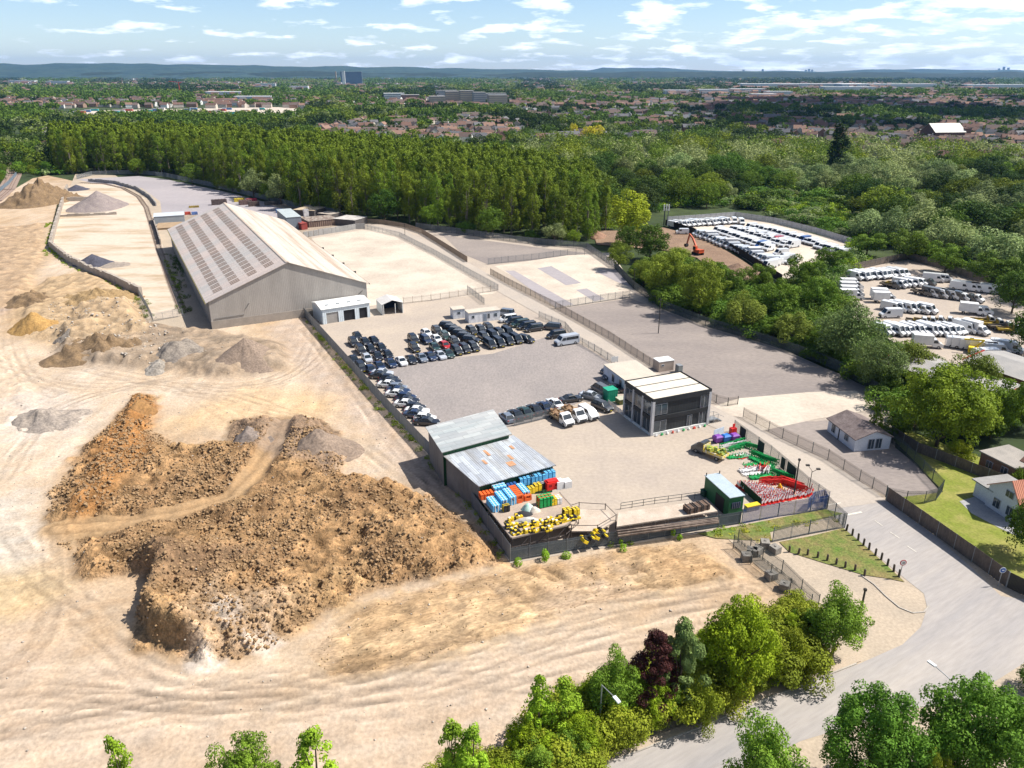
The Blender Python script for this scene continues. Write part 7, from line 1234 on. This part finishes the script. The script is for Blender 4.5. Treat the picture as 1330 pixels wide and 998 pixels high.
pool('wiln', 'olive_tree', 'willow', 9, 5, 9000, .32, leafmat('olive', (0.265, 0.329, 0.044), (0.091, 0.126, 0.017), .12), 2, 640); pool('ols', 'grey_green_tree', 'dome', 11, 6, 11000, .34, lf_ols, 2, 650); pool('bigr', 'round_tree', 'dome', 13, 8, 30000, .36, leafmat('round green', (0.273, 0.355, 0.024), (0.087, 0.142, 0.009), .05), 1, 660); pool('sprign', 'young_tree', 'sprig', 6, 1.5, 1500, .25, lf_br, 1, 670); pool('dkbush', 'dark_bush', 'bush', 3, 3, 3000, .25, lf_mid, 1, 675); pool('brbush', 'bright_bush', 'bush', 3, 3, 3000, .25, lf_yel, 1, 680)
pool('lomb', 'columnar_poplar', 'poplar', 25, 3.0, 6000, .5, lf_dk, 1, 690)
for (px, by, ty, wpx, k, cat, lab) in EXP:
    x, y = G(px, by); h = ZAT(x, y, ty + 3) ; r = wpx / 2 / S(by) ; p_ = POOL[k][0]; base_r = {'yel': 5, 'dark2': 5, 'ashn': 6, 'broadn': 5, 'wiln': 5, 'ols': 6, 'bigr': 8, 'sprign': 1.5, 'dkbush': 3, 'brbush': 3, 'lomb': 3, 'gold': 5.5}[k]
    s_ = h / p_['H']; x2, y2 = x, y + (0 if k == 'sprign' else r * .25); plant(POOL[k], x2, y2, h, lab, None, cat, wx=(r / base_r) / s_)
# filler undergrowth in the strip
ST = GP([(835, 350), (880, 340), (945, 380), (1010, 385), (1040, 372), (1085, 400), (1110, 440), (1180, 470), (1240, 500), (1290, 520), (1340, 540), (1340, 560), (1280, 572), (1200, 552), (1165, 545), (1150, 520), (1100, 484), (1000, 444), (916, 419), (862, 396), (826, 366)])
for i, (x, y) in enumerate(fill(ST, 4.6, 9, .4)):
    if not inside((x, y), GP(YB)): plant(POOL['dkbush' if i % 3 else 'broadn'], x, y, rnd.uniform(3.2, 6.0), 'leafy undergrowth bush beneath the larger trees behind the east yard fence', 'undergrowth behind the east yard fence', 'bush', wx=1.2)
# far left bank of trees and the railway side
RL = GP([(-60, 300), (-60, 185), (0, 176), (60, 190), (78, 205), (78, 226), (60, 226), (44, 230), (24, 226), (22, 205), (14, 192), (4, 192), (10, 222), (0, 240), (-20, 262)])
for i, (x, y) in enumerate(fill(RL, 9, 11, .4)): plant(POOL[rnd.choice(['broad', 'ash', 'scrub', 'scrub', 'willow'])], x, y, rnd.uniform(3, 7), 'green tree on the railway bank at the left edge of the plantation', 'trees on the railway bank', 'tree')
# ---- hedge and trees of the foreground
pool('hb', 'hedge_tree', 'dome', 7, 3, 16000, .20, leafmat('sunny maple', (0.402, 0.540, 0.019), (0.104, 0.168, 0.010), .08), 2, 700); pool('hg', 'hedge_tree', 'round', 7, 3.2, 14000, .19, leafmat('hedge mid', (0.282, 0.430, 0.041), (0.083, 0.157, 0.016), .1), 2, 710); pool('hp', 'purple_tree', 'sprig', 7, 3, 13000, .17, lf_pur, 1, 720); pool('ho', 'grey_green_shrub', 'sprig', 6, 3, 12000, .18, lf_ols, 1, 730); pool('hs', 'sapling', 'sprig', 7, 2.2, 4200, .21, leafmat('fresh', (0.414, 0.610, 0.038), (0.121, 0.209, 0.016), .1), 3, 740)
pool('hh', 'hedge_shrub', 'bush', 3, 2.8, 7000, .17, leafmat('hedge olive', (0.361, 0.414, 0.031), (0.103, 0.139, 0.011), .15), 3, 750); pool('ha', 'ash_tree', 'dome', 10, 4.5, 36000, .21, leafmat('ash green', (0.181, 0.346, 0.035), (0.061, 0.137, 0.014), .08), 2, 760)
FG = [(1083, 862, 768, 84, 'hg', 3.2, 'tree', 'dense green tree at the right end of the hedge by the leaning post'), (1032, 882, 820, 70, 'hh', 2.8, 'shrub', 'rounded hedge shrub left of the end tree'), (954, 908, 785, 96, 'hb', 3, 'tree', 'bright yellow green maple, tallest in the hedge'), (880, 925, 812, 56, 'ho', 2.0, 'tree', 'grey green loose tree between the purple tree and the maple'), (848, 930, 826, 64, 'hp', 2.1, 'tree', 'dark purple leaved tree in the hedge'),
      (795, 950, 850, 74, 'hg', 3.2, 'tree', 'green tree left of the purple tree in the hedge'), (730, 975, 886, 44, 'hs', 1.4, 'sapling', 'light sapling standing up from the hedge'), (700, 985, 878, 34, 'hs', 1.4, 'sapling', 'thin sapling at the site side of the hedge'), (985, 890, 838, 60, 'hb', 3, 'shrub', 'yellow green bush below the maple'), (910, 945, 885, 60, 'hh', 2.8, 'shrub', 'dark shrub at the pavement below the maple'),
      (1125, 1050, 904, 130, 'ha', 4.5, 'tree', 'big green ash tree at the bottom, left of two'), (1262, 1055, 897, 150, 'ha', 4.5, 'tree', 'big green ash tree at the bottom, right of two'), (985, 1075, 942, 104, 'hg', 3.2, 'tree', 'light green tree at the bottom edge of the photo beside the road'), (1335, 1040, 910, 70, 'ha', 4.5, 'tree', 'green tree in the bottom right corner'), (1190, 1090, 975, 60, 'hh', 2.8, 'shrub', 'shrub between the two big ash trees'),
      (590, 1045, 938, 40, 'hs', 1.4, 'sapling', 'upright sapling in the bottom hedge'), (615, 1050, 945, 44, 'hs', 1.4, 'sapling', 'second upright sapling in the bottom hedge'), (418, 1075, 950, 56, 'hs', 1.4, 'sapling', 'sapling at the bottom edge, left of centre'), (325, 1080, 963, 90, 'hg', 3.2, 'tree', 'leafy tree top at the bottom edge'), (176, 1090, 960, 34, 'hs', 1.4, 'sapling', 'thin leafy shoot at the bottom left'), (1345, 905, 868, 50, 'dark2', 5, 'tree', 'dark tree at the right edge by the main road')]
for (px, by, ty, wpx, k, br_, cat, lab) in FG:
    x, y = G(px, by); h = ZAT(x, y, ty + 4); r = wpx / 2 / S(by) * 1.03; p_ = POOL[k][0]; plant(POOL[k], x, y + r * .2, h, lab, None, cat, wx=(r / br_) / (h / p_['H']))
HP = [(1050, 858), (1000, 876), (940, 902), (890, 924), (850, 938), (800, 962), (760, 984), (720, 1012), (680, 1040)]; n_ = 0
for off in (0, -22, -44):
    for (a, b) in zip(HP[:-1], HP[1:]):
        for t_ in (.15, .5, .85):
            px, py = a[0] + (b[0] - a[0]) * t_ + rnd.uniform(-4, 4), a[1] + (b[1] - a[1]) * t_ + off; x, y = G(px, py); n_ += 1; plant(POOL[rnd.choice(['hh', 'hh', 'hb', 'hg', 'hb'])], x, y, rnd.uniform(3.0, 5.4), 'dense olive green hedge shrub in the long roadside hedge', 'shrubs of the roadside hedge', 'shrub', wx=rnd.uniform(.8, 1.05))
for i in range(34):
    px = 560 + i * 6 + rnd.uniform(-6, 6); py = 1045 - (px - 560) * .22 + rnd.uniform(-12, 34); x, y = G(px, py); plant(POOL[rnd.choice(['hh', 'hh', 'hb'])], x, y, rnd.uniform(2.6, 4.2), 'leafy shrub in the thick bottom end of the roadside hedge', 'shrubs at the bottom of the hedge', 'shrub')
for i in range(12):
    px = 290 + i * 24; x, y = G(px, 1085 + rnd.uniform(-8, 8)); plant(POOL[rnd.choice(['hh', 'hb', 'hs'])], x, y, rnd.uniform(3.0, 5.0), 'shrub top along the very bottom edge of the photo', 'shrubs along the bottom edge', 'shrub')
# weeds along walls and fences: uncountable
def weeds(name, label, lines, n, h, mat, seed, wdt=.8):
    rs = np.random.RandomState(seed); c = []; 
    for pl in lines:
        P = GP(pl)
        for a, b in zip(P[:-1], P[1:]):
            m_ = max(2, int(dist(a, b) / .8)); t_ = rs.uniform(0, 1, m_); 
            for q in t_:
                if rs.rand() < .25: continue
                c.append((a[0] + (b[0] - a[0]) * q + rs.normal() * wdt * .5, a[1] + (b[1] - a[1]) * q + rs.normal() * wdt * .5, h * rs.uniform(.1, .5)))
    c = np.array(c); r_ = np.stack([rs.uniform(.3, .8, len(c)), rs.uniform(.3, .8, len(c)), h * rs.uniform(.2, .6, len(c))], 1); V, Q = leaves(c, r_, len(c) * n, .2, rs); V[:, 2] = np.maximum(V[:, 2], .03); return tag(link(name, np_mesh(name, V, Q, mat)), label, 'weeds', kind='stuff')
lf_weed = leafmat('weeds', (0.345, 0.485, 0.027), (0.117, 0.174, 0.010), 0)
weeds('weeds', 'green weeds growing along the foot of the fences and block walls', [[(70, 290), (60, 318), (85, 345), (150, 372), (182, 392)], [(398, 418), (440, 468), (500, 536), (552, 592), (600, 646), (655, 722)], [(215, 340), (232, 378)], [(780, 714), (800, 710), (820, 706)], [(905, 694), (960, 686), (1000, 682)]], 60, .7, lf_weed, 1)
weeds('tall_weeds', 'tufts of tall green weeds against the dark front fence', [[(668, 733), (690, 729)], [(703, 728), (714, 726)], [(722, 725), (738, 723)], [(770, 718), (786, 716)], [(796, 713), (824, 708)], [(868, 701), (880, 699)]], 220, 1.7, leafmat('tall weeds', (0.318, 0.535, 0.027), (0.101, 0.189, 0.009), 0), 2, .5)
weeds('scrub_patch', 'low weeds and brambles in the gap between the sidings and the warehouse', [[(226, 330), (232, 370), (240, 410)], [(186, 392), (190, 416), (196, 425)], [(232, 320), (240, 360)]], 90, 1.3, lf_mid, 3, 1.6)
weeds('heap_weeds', 'patch of bright weeds growing over the soil heaps', [[(145, 410), (160, 416), (170, 424)], [(60, 296), (66, 290)], [(55, 325), (62, 332)]], 120, .7, lf_weed, 4, 1.4)
weeds('verge_weeds', 'yellow green weeds on the strip between the two fences by the gate', [[(930, 696), (980, 690), (1040, 680), (1085, 676)], [(985, 700), (1000, 697)]], 40, .35, leafmat('dry weeds', (0.582, 0.582, 0.037), (0.201, 0.220, 0.016), 0), 5, 1.2)

# brushy understory that closes the gaps under the woodland
us = []
for (x, y) in fill(R2, 6.5, 21, .45) + fill(GP([(1000, 300), (1112, 318), (1130, 345), (1090, 375), (1085, 420), (1030, 385), (1066, 350)]), 4, 23, .4) + fill(GP([(760, 320), (700, 240), (655, 214), (690, 205), (800, 300)]), 7, 22, .4) + fill(GP([(-60, 260), (-60, 170), (60, 176), (84, 205), (84, 226), (44, 230), (24, 222), (24, 200), (10, 190)]), 7, 24, .4):
    if y < 520 and free((x, y)): us.append((x, y, rnd.uniform(2, 4.5), rnd.uniform(2.8, 5), rnd.choice([0, 1, 1, 2])))
bulk('understory', 'low brush and brambles filling the gaps under the woodland trees', us, ['bush', 'bush', 'bush'], [lf_wil, lf_mid, lf_weed], 'undergrowth', seed=31, lod=260)
# ================================================================ THE TOWN AND THE DISTANCE
m_t = [M('house brick', (.24, .13, .085), (.32, .22, .16), scale=.05, rough=.9), M('house render', (.55, .50, .44), (.42, .36, .30), scale=.05, rough=.9), M('tile red', (.17, .095, .07), (.12, .075, .062), scale=.02, rough=.9), M('tile brown', (.11, .08, .07), (.15, .11, .095), scale=.02, rough=.9), M('slate', (.11, .11, .12), (.15, .145, .15), scale=.02, rough=.9), m_white, M('tile orange', (.26, .155, .11), (.19, .12, .095), scale=.02, rough=.9)]
def house_geom(g, x, y, L_, W2, e, r, rz_, mw, mr, ch=True):
    c, s = math.cos(rz_), math.sin(rz_); T = lambda a, b, z: (x + a * c - b * s, y + a * s + b * c, z); l, w2 = L_ / 2, W2 / 2
    g.add([T(-l, -w2, 0), T(l, -w2, 0), T(l, w2, 0), T(-l, w2, 0), T(-l, -w2, e), T(l, -w2, e), T(l, w2, e), T(-l, w2, e), T(-l, 0, e + r), T(l, 0, e + r)], [(0, 1, 5, 4), (1, 2, 6, 9, 5), (2, 3, 7, 6), (3, 0, 4, 8, 7)], mw)
    o = .4; g.add([T(-l - o, -w2 - o, e - .2), T(l + o, -w2 - o, e - .2), T(l + o, 0, e + r + .1), T(-l - o, 0, e + r + .1), T(-l - o, w2 + o, e - .2), T(l + o, w2 + o, e - .2)], [(0, 1, 2, 3), (3, 2, 5, 4)], mr)
    if ch: p_ = T(l * .6, 0, 0); g.box(p_[0], p_[1], e + r + .5, 1.0, .8, 1.8, rz_, mw)
def house_proto(L_, W2, e, r, mw, mr):
    g = MB(); house_geom(g, 0, 0, L_, W2, e, r, 0, mw, mr)
    for s_ in (-1, 1):
        for xx in (-L_ * .3, 0, L_ * .3):
            for zz in (1.5, e - 1.2): g.box(xx, s_ * W2 / 2, zz, 1.2, .1, 1.2, 0, 7)
    return g.mesh('house', m_t + [m_glass])
HS = [house_proto(11, 8, 5.2, 3.0, 0, 2), house_proto(18, 8, 5.2, 3.0, 0, 3), house_proto(26, 8, 5.4, 3.0, 1, 3), house_proto(12, 9, 5, 3.4, 1, 2), house_proto(22, 9, 5.2, 3, 0, 4), house_proto(14, 9, 5, 3.2, 1, 6)]
HNAME = ['small red tiled brick house', 'brown roofed brick terrace', 'long pale terrace with brown tiles', 'pale house with red tiles', 'slate roofed terrace', 'pale house with orange tiles']
zones = [([(400, 172), (470, 158), (620, 152), (690, 165), (660, 186), (560, 186), (440, 184)], 62, 'the estate beyond the poplars'), ([(960, 190), (1000, 172), (1120, 176), (1400, 200), (1400, 216), (1240, 214), (1120, 204)], 40, 'the nearer streets on the right'), ([(900, 160), (1000, 150), (1400, 160), (1400, 196), (1200, 192), (1000, 178)], 90, 'the terraced streets on the right'), ([(660, 140), (900, 140), (960, 150), (900, 172), (760, 168), (690, 158)], 46, 'the streets in the middle distance'), ([(0, 138), (60, 132), (200, 130), (220, 136), (40, 142)], 22, 'the red roofs at the far left'), ([(720, 176), (840, 178), (860, 186), (720, 190)], 10, 'the houses among the woodland'), ([(700, 122), (1400, 128), (1400, 150), (900, 144)], 40, 'the farther rows on the right')]
hn = 0
for zi, (poly, n, zn) in enumerate(zones):
    a = np.array(poly); k = 0; base_a = [R(20), R(-25), R(-12), R(8), R(0), R(15), R(-8)][zi]
    while k < n:
        px, py = rnd.uniform(a[:, 0].min(), a[:, 0].max()), rnd.uniform(a[:, 1].min(), a[:, 1].max())
        if not inside((px, py), poly): continue
        x, y = G(px, py); hi_ = rnd.choice([0, 1, 2, 3, 4, 5] if zi in (2, 6) else ([0, 1, 3, 5, 2] if zi in (0, 4) else [0, 1, 2, 3, 4])); q = link('house', HS[hi_]); q.location = (x, y, 0); q.rotation_euler = (0, 0, base_a + rnd.choice([0, 0, 1.57]) + rnd.uniform(-.1, .1)); hs_ = rnd.uniform(.75, .95); q.scale = (hs_, hs_, hs_ * rnd.uniform(1.0, 1.2)); tag(q, HNAME[hi_] + ' in ' + zn, 'house', 'houses in ' + zn); k += 1
print('houses ok')
g = MB()
for k in range(3800):
    py = 99 + 42 * rnd.random() ** 1.4; px = rnd.uniform(-40, 1370); x, y = G(px, py); s_ = np.clip(y / 1400, 1, 4)
    if vn(np.array([px / 60.]), np.array([py / 6.]), 8)[0] < .28: continue
    house_geom(g, x, y, rnd.uniform(9, 20) * s_ ** .5, 8 * s_ ** .4, 5.5, 3.2, rnd.uniform(-.5, .5), rnd.choice([0, 1, 1, 0, 5]), rnd.choice([2, 3, 3, 4, 2, 6]), False)
for zi, (poly, n, zn) in enumerate(zones):
    a = np.array(poly)
    for k in range(int(n * 2.2)):
        px, py = rnd.uniform(a[:, 0].min(), a[:, 0].max()), rnd.uniform(a[:, 1].min(), a[:, 1].max())
        if inside((px, py), poly): x, y = G(px, py); house_geom(g, x, y, rnd.uniform(8, 16), 7, 4.6, 2.6, rnd.uniform(-.4, .4) + rnd.choice([0, 1.57]), rnd.choice([0, 1, 1, 5]), rnd.choice([2, 3, 3, 4, 4, 6]), False)
tag(g.build('distant_town', m_t), 'countless tiny roofs of the distant town', 'town', kind='stuff')
# named far buildings
m_cl = ribbed('grey white cladding', (.62, .64, .66), (.52, .54, .57), 6, 0, .5, 0, .0); m_wr = M('white roof', (.72, .72, .72), (.6, .6, .62), scale=.01, rough=.6)
BLK = []
def block(name, lab, px, py, L_, W2, H3, rz_, wall, roofm, cat='building', bands=None, bandm=None, z0=0):
    BLK.append((px, py, L_ * S(py)))
    x, y = G(px, py); t = thing(name, (x, y), rz_, lab, cat); g = MB(); g.box(0, 0, H3 / 2, L_, W2, H3); g.build('wall', wall, t); g = MB(); g.box(0, 0, H3 + .3, L_ + .6, W2 + .6, .6); g.build('roof', roofm, t)
    if bands:
        for b_ in range(bands): g = MB(); z = H3 * (b_ + .55) / bands; g.box(0, 0, z, L_ + .4, W2 + .4, H3 / bands * .24); g.build('window', bandm or m_glass, t)
    return t
gm = M('concrete grey', (.45, .43, .41), (.36, .35, .34), scale=.02); bm_ = M('buff brick', (.50, .41, .31), (.42, .33, .25), scale=.02); bgm = M('band glass', (.10, .13, .17), rough=.3)
block('hospital', 'long blue grey multi storey block on the skyline', 457, 109, 110, 28, 58, R(8), M('blue grey panels', (.22, .28, .36), (.16, .2, .27), scale=.01), gm, bands=9, bandm=bgm); block('tower', 'white stair tower at the left end of the skyline block', 447, 109.5, 14, 24, 62, R(8), m_white, m_white, 'tower'); block('chimney', 'slim brown chimney left of the skyline block', 437, 109, 6, 6, 60, 0, bm_, bm_, 'chimney')
for i, (px, py, L_, H3, w_) in enumerate(((568, 137, 30, 16, bm_), (590, 136, 34, 24, bm_), (606, 137, 26, 26, bm_), (622, 138, 22, 24, gm), (646, 139, 34, 20, bm_), (640, 130, 60, 14, gm), (580, 128, 50, 18, gm))): block('flats', 'buff flats with flat roof in the central cluster, %s' % ['leftmost', 'second from left', 'tallest with brown brick', 'grey one beside the tallest', 'rightmost', 'grey slab behind on the right', 'grey slab behind on the left'][i], px, py, L_, 18, H3, R(12), w_, gm, bands=int(H3 / 3.2), bandm=bgm)
block('office', 'white office building left of the flats', 512, 130, 46, 26, 14, R(10), m_white, m_wr, bands=3, bandm=bgm); block('office', 'orange brick block right of the white office', 533, 131, 40, 24, 12, R(10), M('orange brick', (.33, .16, .10), (.25, .13, .09)), gm, bands=3, bandm=bgm)
block('white_warehouse', 'white and pale blue factory left of centre', 292, 124, 95, 40, 9, R(5), m_cl, m_wr); block('white_warehouse', 'lower pale factory with blue walls', 330, 131, 80, 34, 9, R(5), M('pale blue wall', (.38, .48, .62), (.55, .6, .66), scale=.03), m_wr); block('brick_hall', 'long pink brick hall before the factory', 285, 133, 60, 20, 7, R(5), M('pink brick', (.36, .19, .14), (.3, .16, .12)), M('pink tiles', (.42, .24, .18))); block('brick_hall', 'low pink roof at the left of the factory', 262, 128, 16, 14, 9, R(5), M('pink brick', (.36, .19, .14)), M('pink tiles', (.42, .24, .18)))
for i, (px, py, L_, W2) in enumerate(((1040, 112, 560, 90), (1150, 112.5, 420, 80), (1100, 117, 180, 50), (1290, 113.5, 260, 60), (925, 121, 90, 40), (970, 120, 110, 40), (880, 122, 80, 30), (1010, 124, 70, 30), (990, 128, 60, 26), (230, 99.5, 160, 40), (170, 102, 120, 30), (30, 107, 150, 40), (75, 108, 120, 30), (390, 116, 60, 26), (345, 112, 90, 20))): block('white_warehouse', 'flat white roofed warehouse in the distance, %s' % ['longest, on the right', 'behind the longest one', 'in front of the longest one', 'at the right edge', 'left of a pair at centre right', 'right of a pair at centre right', 'small one left of the pair', 'small one below the pair', 'lowest one near the centre right', 'thin far one at the left', 'second thin far one at the left', 'leftmost far one', 'next to the leftmost', 'small one before the skyline block', 'narrow one left of the skyline block'][i], px, py, L_, W2, 10, R(3), m_cl, m_wr, 'warehouse')
# travellers yard and vans strip beyond the poplars at the left
for i in range(30):
    px = 88 + i * 8.7 + rnd.uniform(-3, 3); py = 150 - (i % 5) * 1.4 - (0 if i < 10 else 1.5); c_ = rnd.choice([(.6, .6, .6), (.55, .56, .6), (.05, .35, .35), (.1, .2, .4), (.5, .32, .2), (.45, .1, .07), (.62, .6, .55)]); g = MB(); L_ = rnd.uniform(8, 16); g.box(0, 0, 1.7, L_, 3.5, 3.2, 0, 0); g.box(0, 0, 3.4, L_ + .4, 3.8, .3, 0, 1)
    q = g.build('container', [M('container %s' % (c_,), c_), m_wr if i % 2 else gm]); x, y = G(px, py); q.location = (x, y, 0); q.rotation_euler = (0, 0, rnd.uniform(-.3, .3)); tag(q, 'long cabin or container in the storage strip beyond the poplars', 'container', 'containers in the strip beyond the poplars')
sheet('storage_strip', [(70, 152), (100, 144), (380, 139), (400, 146), (330, 152), (200, 154)], .0, m_conc); sheet('storage_strip', [(50, 178), (60, 170), (95, 172), (96, 186), (76, 190)], .0, m_conc)
for i, (px, py, L_, W2, H3, w_, r_) in enumerate(((64, 166, 30, 26, 8, gm, M('pale barn roof', (.36, .30, .27))), (84, 176, 26, 14, 4, bm_, m_t[2]), (62, 183, 24, 12, 5, bm_, m_t[2]), (58, 192, 16, 10, 4, bm_, m_t[2]), (78, 146, 26, 18, 7, gm, m_t[3]))): x, y = G(px, py); q = lowshed('barn', 'low barn at the left beyond the railway, %s' % ['large with pale roof', 'red roofed behind the plantation corner', 'red roofed nearer one', 'small red roofed one', 'brown roofed far one'][i], [(px - 10, py + 2), (px + 10, py + 1.5), (px + 10, py - 4), (px - 10, py - 3.5)], H3, 1.5, r_, w_, None, 'barn')
# church hall with pale roof at right, and pair of white gables
x, y = G(1222, 184); t = thing('hall', (x, y), R(8), 'large dark hall with a shining pale roof on the right', 'hall'); g = MB(); house_geom(g, 0, 0, 30, 22, 9, 7, 0, 0, 1, False); g.build('shell', [M('hall brick', (.14, .08, .06)), M('pale sheet roof', (.72, .7, .64))], t); g = MB(); g.box(18, 0, 6, 6, 20, 12); g.build('annexe', M('hall brick', (.14, .08, .06)), t)
for i, (px, py) in enumerate(((1027, 194), (1036, 195), (1050, 196))): x, y = G(px, py); g = MB(); house_geom(g, 0, 0, 16, 9, 5.5, 4, R(70), 1 if i < 2 else 0, 3); q = g.build('gable_house', m_t); q.location = (x, y, 0); tag(q, 'dark roofed house with white gable in the trees at right, %s' % ('left', 'middle', 'right')[i], 'house')
for i, (px, py, L_) in enumerate(((700, 187, 0), (728, 184, 0))): 
    x, y = G(px + 10, py); g = MB(); house_geom(g, 0, 0, 20, 11, 5.5, 3.6, R(12), 5, 4 if i else 2); q = g.build('villa', m_t); q.location = (x, y, 0); tag(q, ('red roofed', 'pale slate roofed')[i] + ' villa standing alone among the trees right of the poplars', 'house')
# distant trees, one mass
pt = []; rs = np.random.RandomState(77)
def lowtown(px, py):
    return any(inside((px, py), z[0]) for z in zones)
def addband(n, y0, y1, hmin, hmax, pw=1.0):
    for _ in range(n):
        px = rs.uniform(-30, 1360); py = y0 + (y1 - y0) * rs.rand() ** pw
        if 110 < py < 119 and 990 < px < 1330 and rs.rand() < .75: continue
        if 140 < py < 154 and 80 < px < 400: continue
        lt = lowtown(px, py)
        if lt and rs.rand() < .25: continue
        if any(abs(px - b0) < b2 / 2 + 3 and b1 - 1 < py < b1 + 5 for b0, b1, b2 in BLK): continue
        x, y = G(px, py)
        if inside((x, y), WOOD) or inside((x, y), R2): continue
        d = y; h = rs.uniform(hmin, hmax) * (.72 if lt else 1); r = h * rs.uniform(.45, .75) * np.clip(d / 1500, 1, 3.2); q = vn(np.array([px / 70.]), np.array([py / 9.]), 2)[0]; pt.append((x, y, h, r, 1 if q > .5 else (2 if q < .38 else 3 if rs.rand() < .7 else 0)))
addband(1700, 160, 225, 8, 14); addband(3500, 126, 165, 9, 15); addband(5000, 104, 130, 10, 16); addband(4500, 96.5, 108, 12, 22)
bulk('distant_trees', 'tree canopy running between the houses to the horizon', pt, ['willow', 'round', 'round', 'round'], [lf_wil, lf_mid, lf_dk, lf_pop], 'woodland', seed=9)
m_ff = M('far meadow', (.18, .24, .06), (.24, .26, .08), scale=.01); sheet('meadow', [(985, 99), (1080, 98.5), (1070, 101), (1000, 101.5)], .2, m_ff); sheet('meadow', [(60, 218), (76, 200), (50, 195), (25, 205)], .0, m_ff)
for i, (px, h_) in enumerate(((1050, 70), (1054, 60), (1046, 55), (1302, 110), (1308, 95), (1296, 80), (1170, 60), (965, 60), (990, 70))): block('tower', 'tiny grey tower on the skyline, %s' % ['centre of the left group', 'right of the left group', 'left of the left group', 'tallest at the right', 'beside the tallest', 'left of the tallest', 'lone one between groups', 'far left one', 'left one near the meadow'][i], px, 97.5, 30, 30, h_ + 30, 0, gm, gm, 'tower')
# red crane at the left distance
x, y = G(234, 122); t = thing('tower_crane', (x, y), R(190), 'small red tower crane in the left distance', 'crane'); m_rc = M('crane red', (.6, .07, .04)); g = MB(); g.bar((0, 0, 0), (0, 0, 30), 2.2); g.build('mast', m_rc, t); g = MB(); g.bar((-8, 0, 30), (26, 0, 34), 1.6); g.build('jib', m_rc, t)
# ---- a cumulus bank over the east side, high outside the frame; its shade lies over the right hand streets
rs = np.random.RandomState(4); V = []; Q = []; nb = 0; cz_ = 1300.; ox = cz_ / math.tan(SUN_EL)
for k in range(26):
    cx_, cy_, r_ = rs.uniform(330, 1500) , rs.uniform(930, 1900), rs.uniform(60, 140)
    if cx_ > cy_ * .9: continue
    A, T = np.meshgrid(np.linspace(0, 2 * np.pi, 20, endpoint=False), np.linspace(.02, .98, 12) * np.pi); kk = 1 + .22 * rs.uniform(-1, 1, A.shape) * np.sin(T)
    P_ = np.stack([np.cos(A) * np.sin(T) * r_ * kk, np.sin(A) * np.sin(T) * r_ * kk, np.cos(T) * r_ * .45], -1).reshape(-1, 3) + (cx_ + ox * math.sin(SUN_AZ), cy_ + ox * math.cos(SUN_AZ), cz_)
    i, j = np.meshgrid(np.arange(11), np.arange(20), indexing='ij'); Q.append(np.stack([i * 20 + j, (i + 1) * 20 + j, (i + 1) * 20 + (j + 1) % 20, i * 20 + (j + 1) % 20], -1).reshape(-1, 4) + nb); V.append(P_); nb += len(P_)
tag(link('clouds', np_mesh('clouds', np.concatenate(V), np.concatenate(Q), M('cloud white', (.85, .85, .86), rough=1, fine=0), True)), kind='structure')
# ---- the air
hz_ = MB(); hz_.box(0, 10500, 198.5, 34000, 25000, 401); hm = bpy.data.materials.new('haze'); hm.use_nodes = True; t = hm.node_tree; t.nodes.clear(); o = t.nodes.new('ShaderNodeOutputMaterial'); v = t.nodes.new('ShaderNodeVolumePrincipled')
v.inputs['Color'].default_value = (.22, .50, 1.0, 1); v.inputs['Density'].default_value = 3.2e-5; v.inputs['Anisotropy'].default_value = .2; t.links.new(v.outputs[0], o.inputs['Volume'])
tag(hz_.build('haze', hm), kind='stuff')
# drop patterns never planted
for k in POOL:
    for p_ in POOL[k]:
        if p_.get('_used') == 0:
            for ch in list(p_.children): bpy.data.objects.remove(ch)
            bpy.data.objects.remove(p_)
for o in sc.objects:
    for k in ('_used', 'H'):
        if k in o: del o[k]
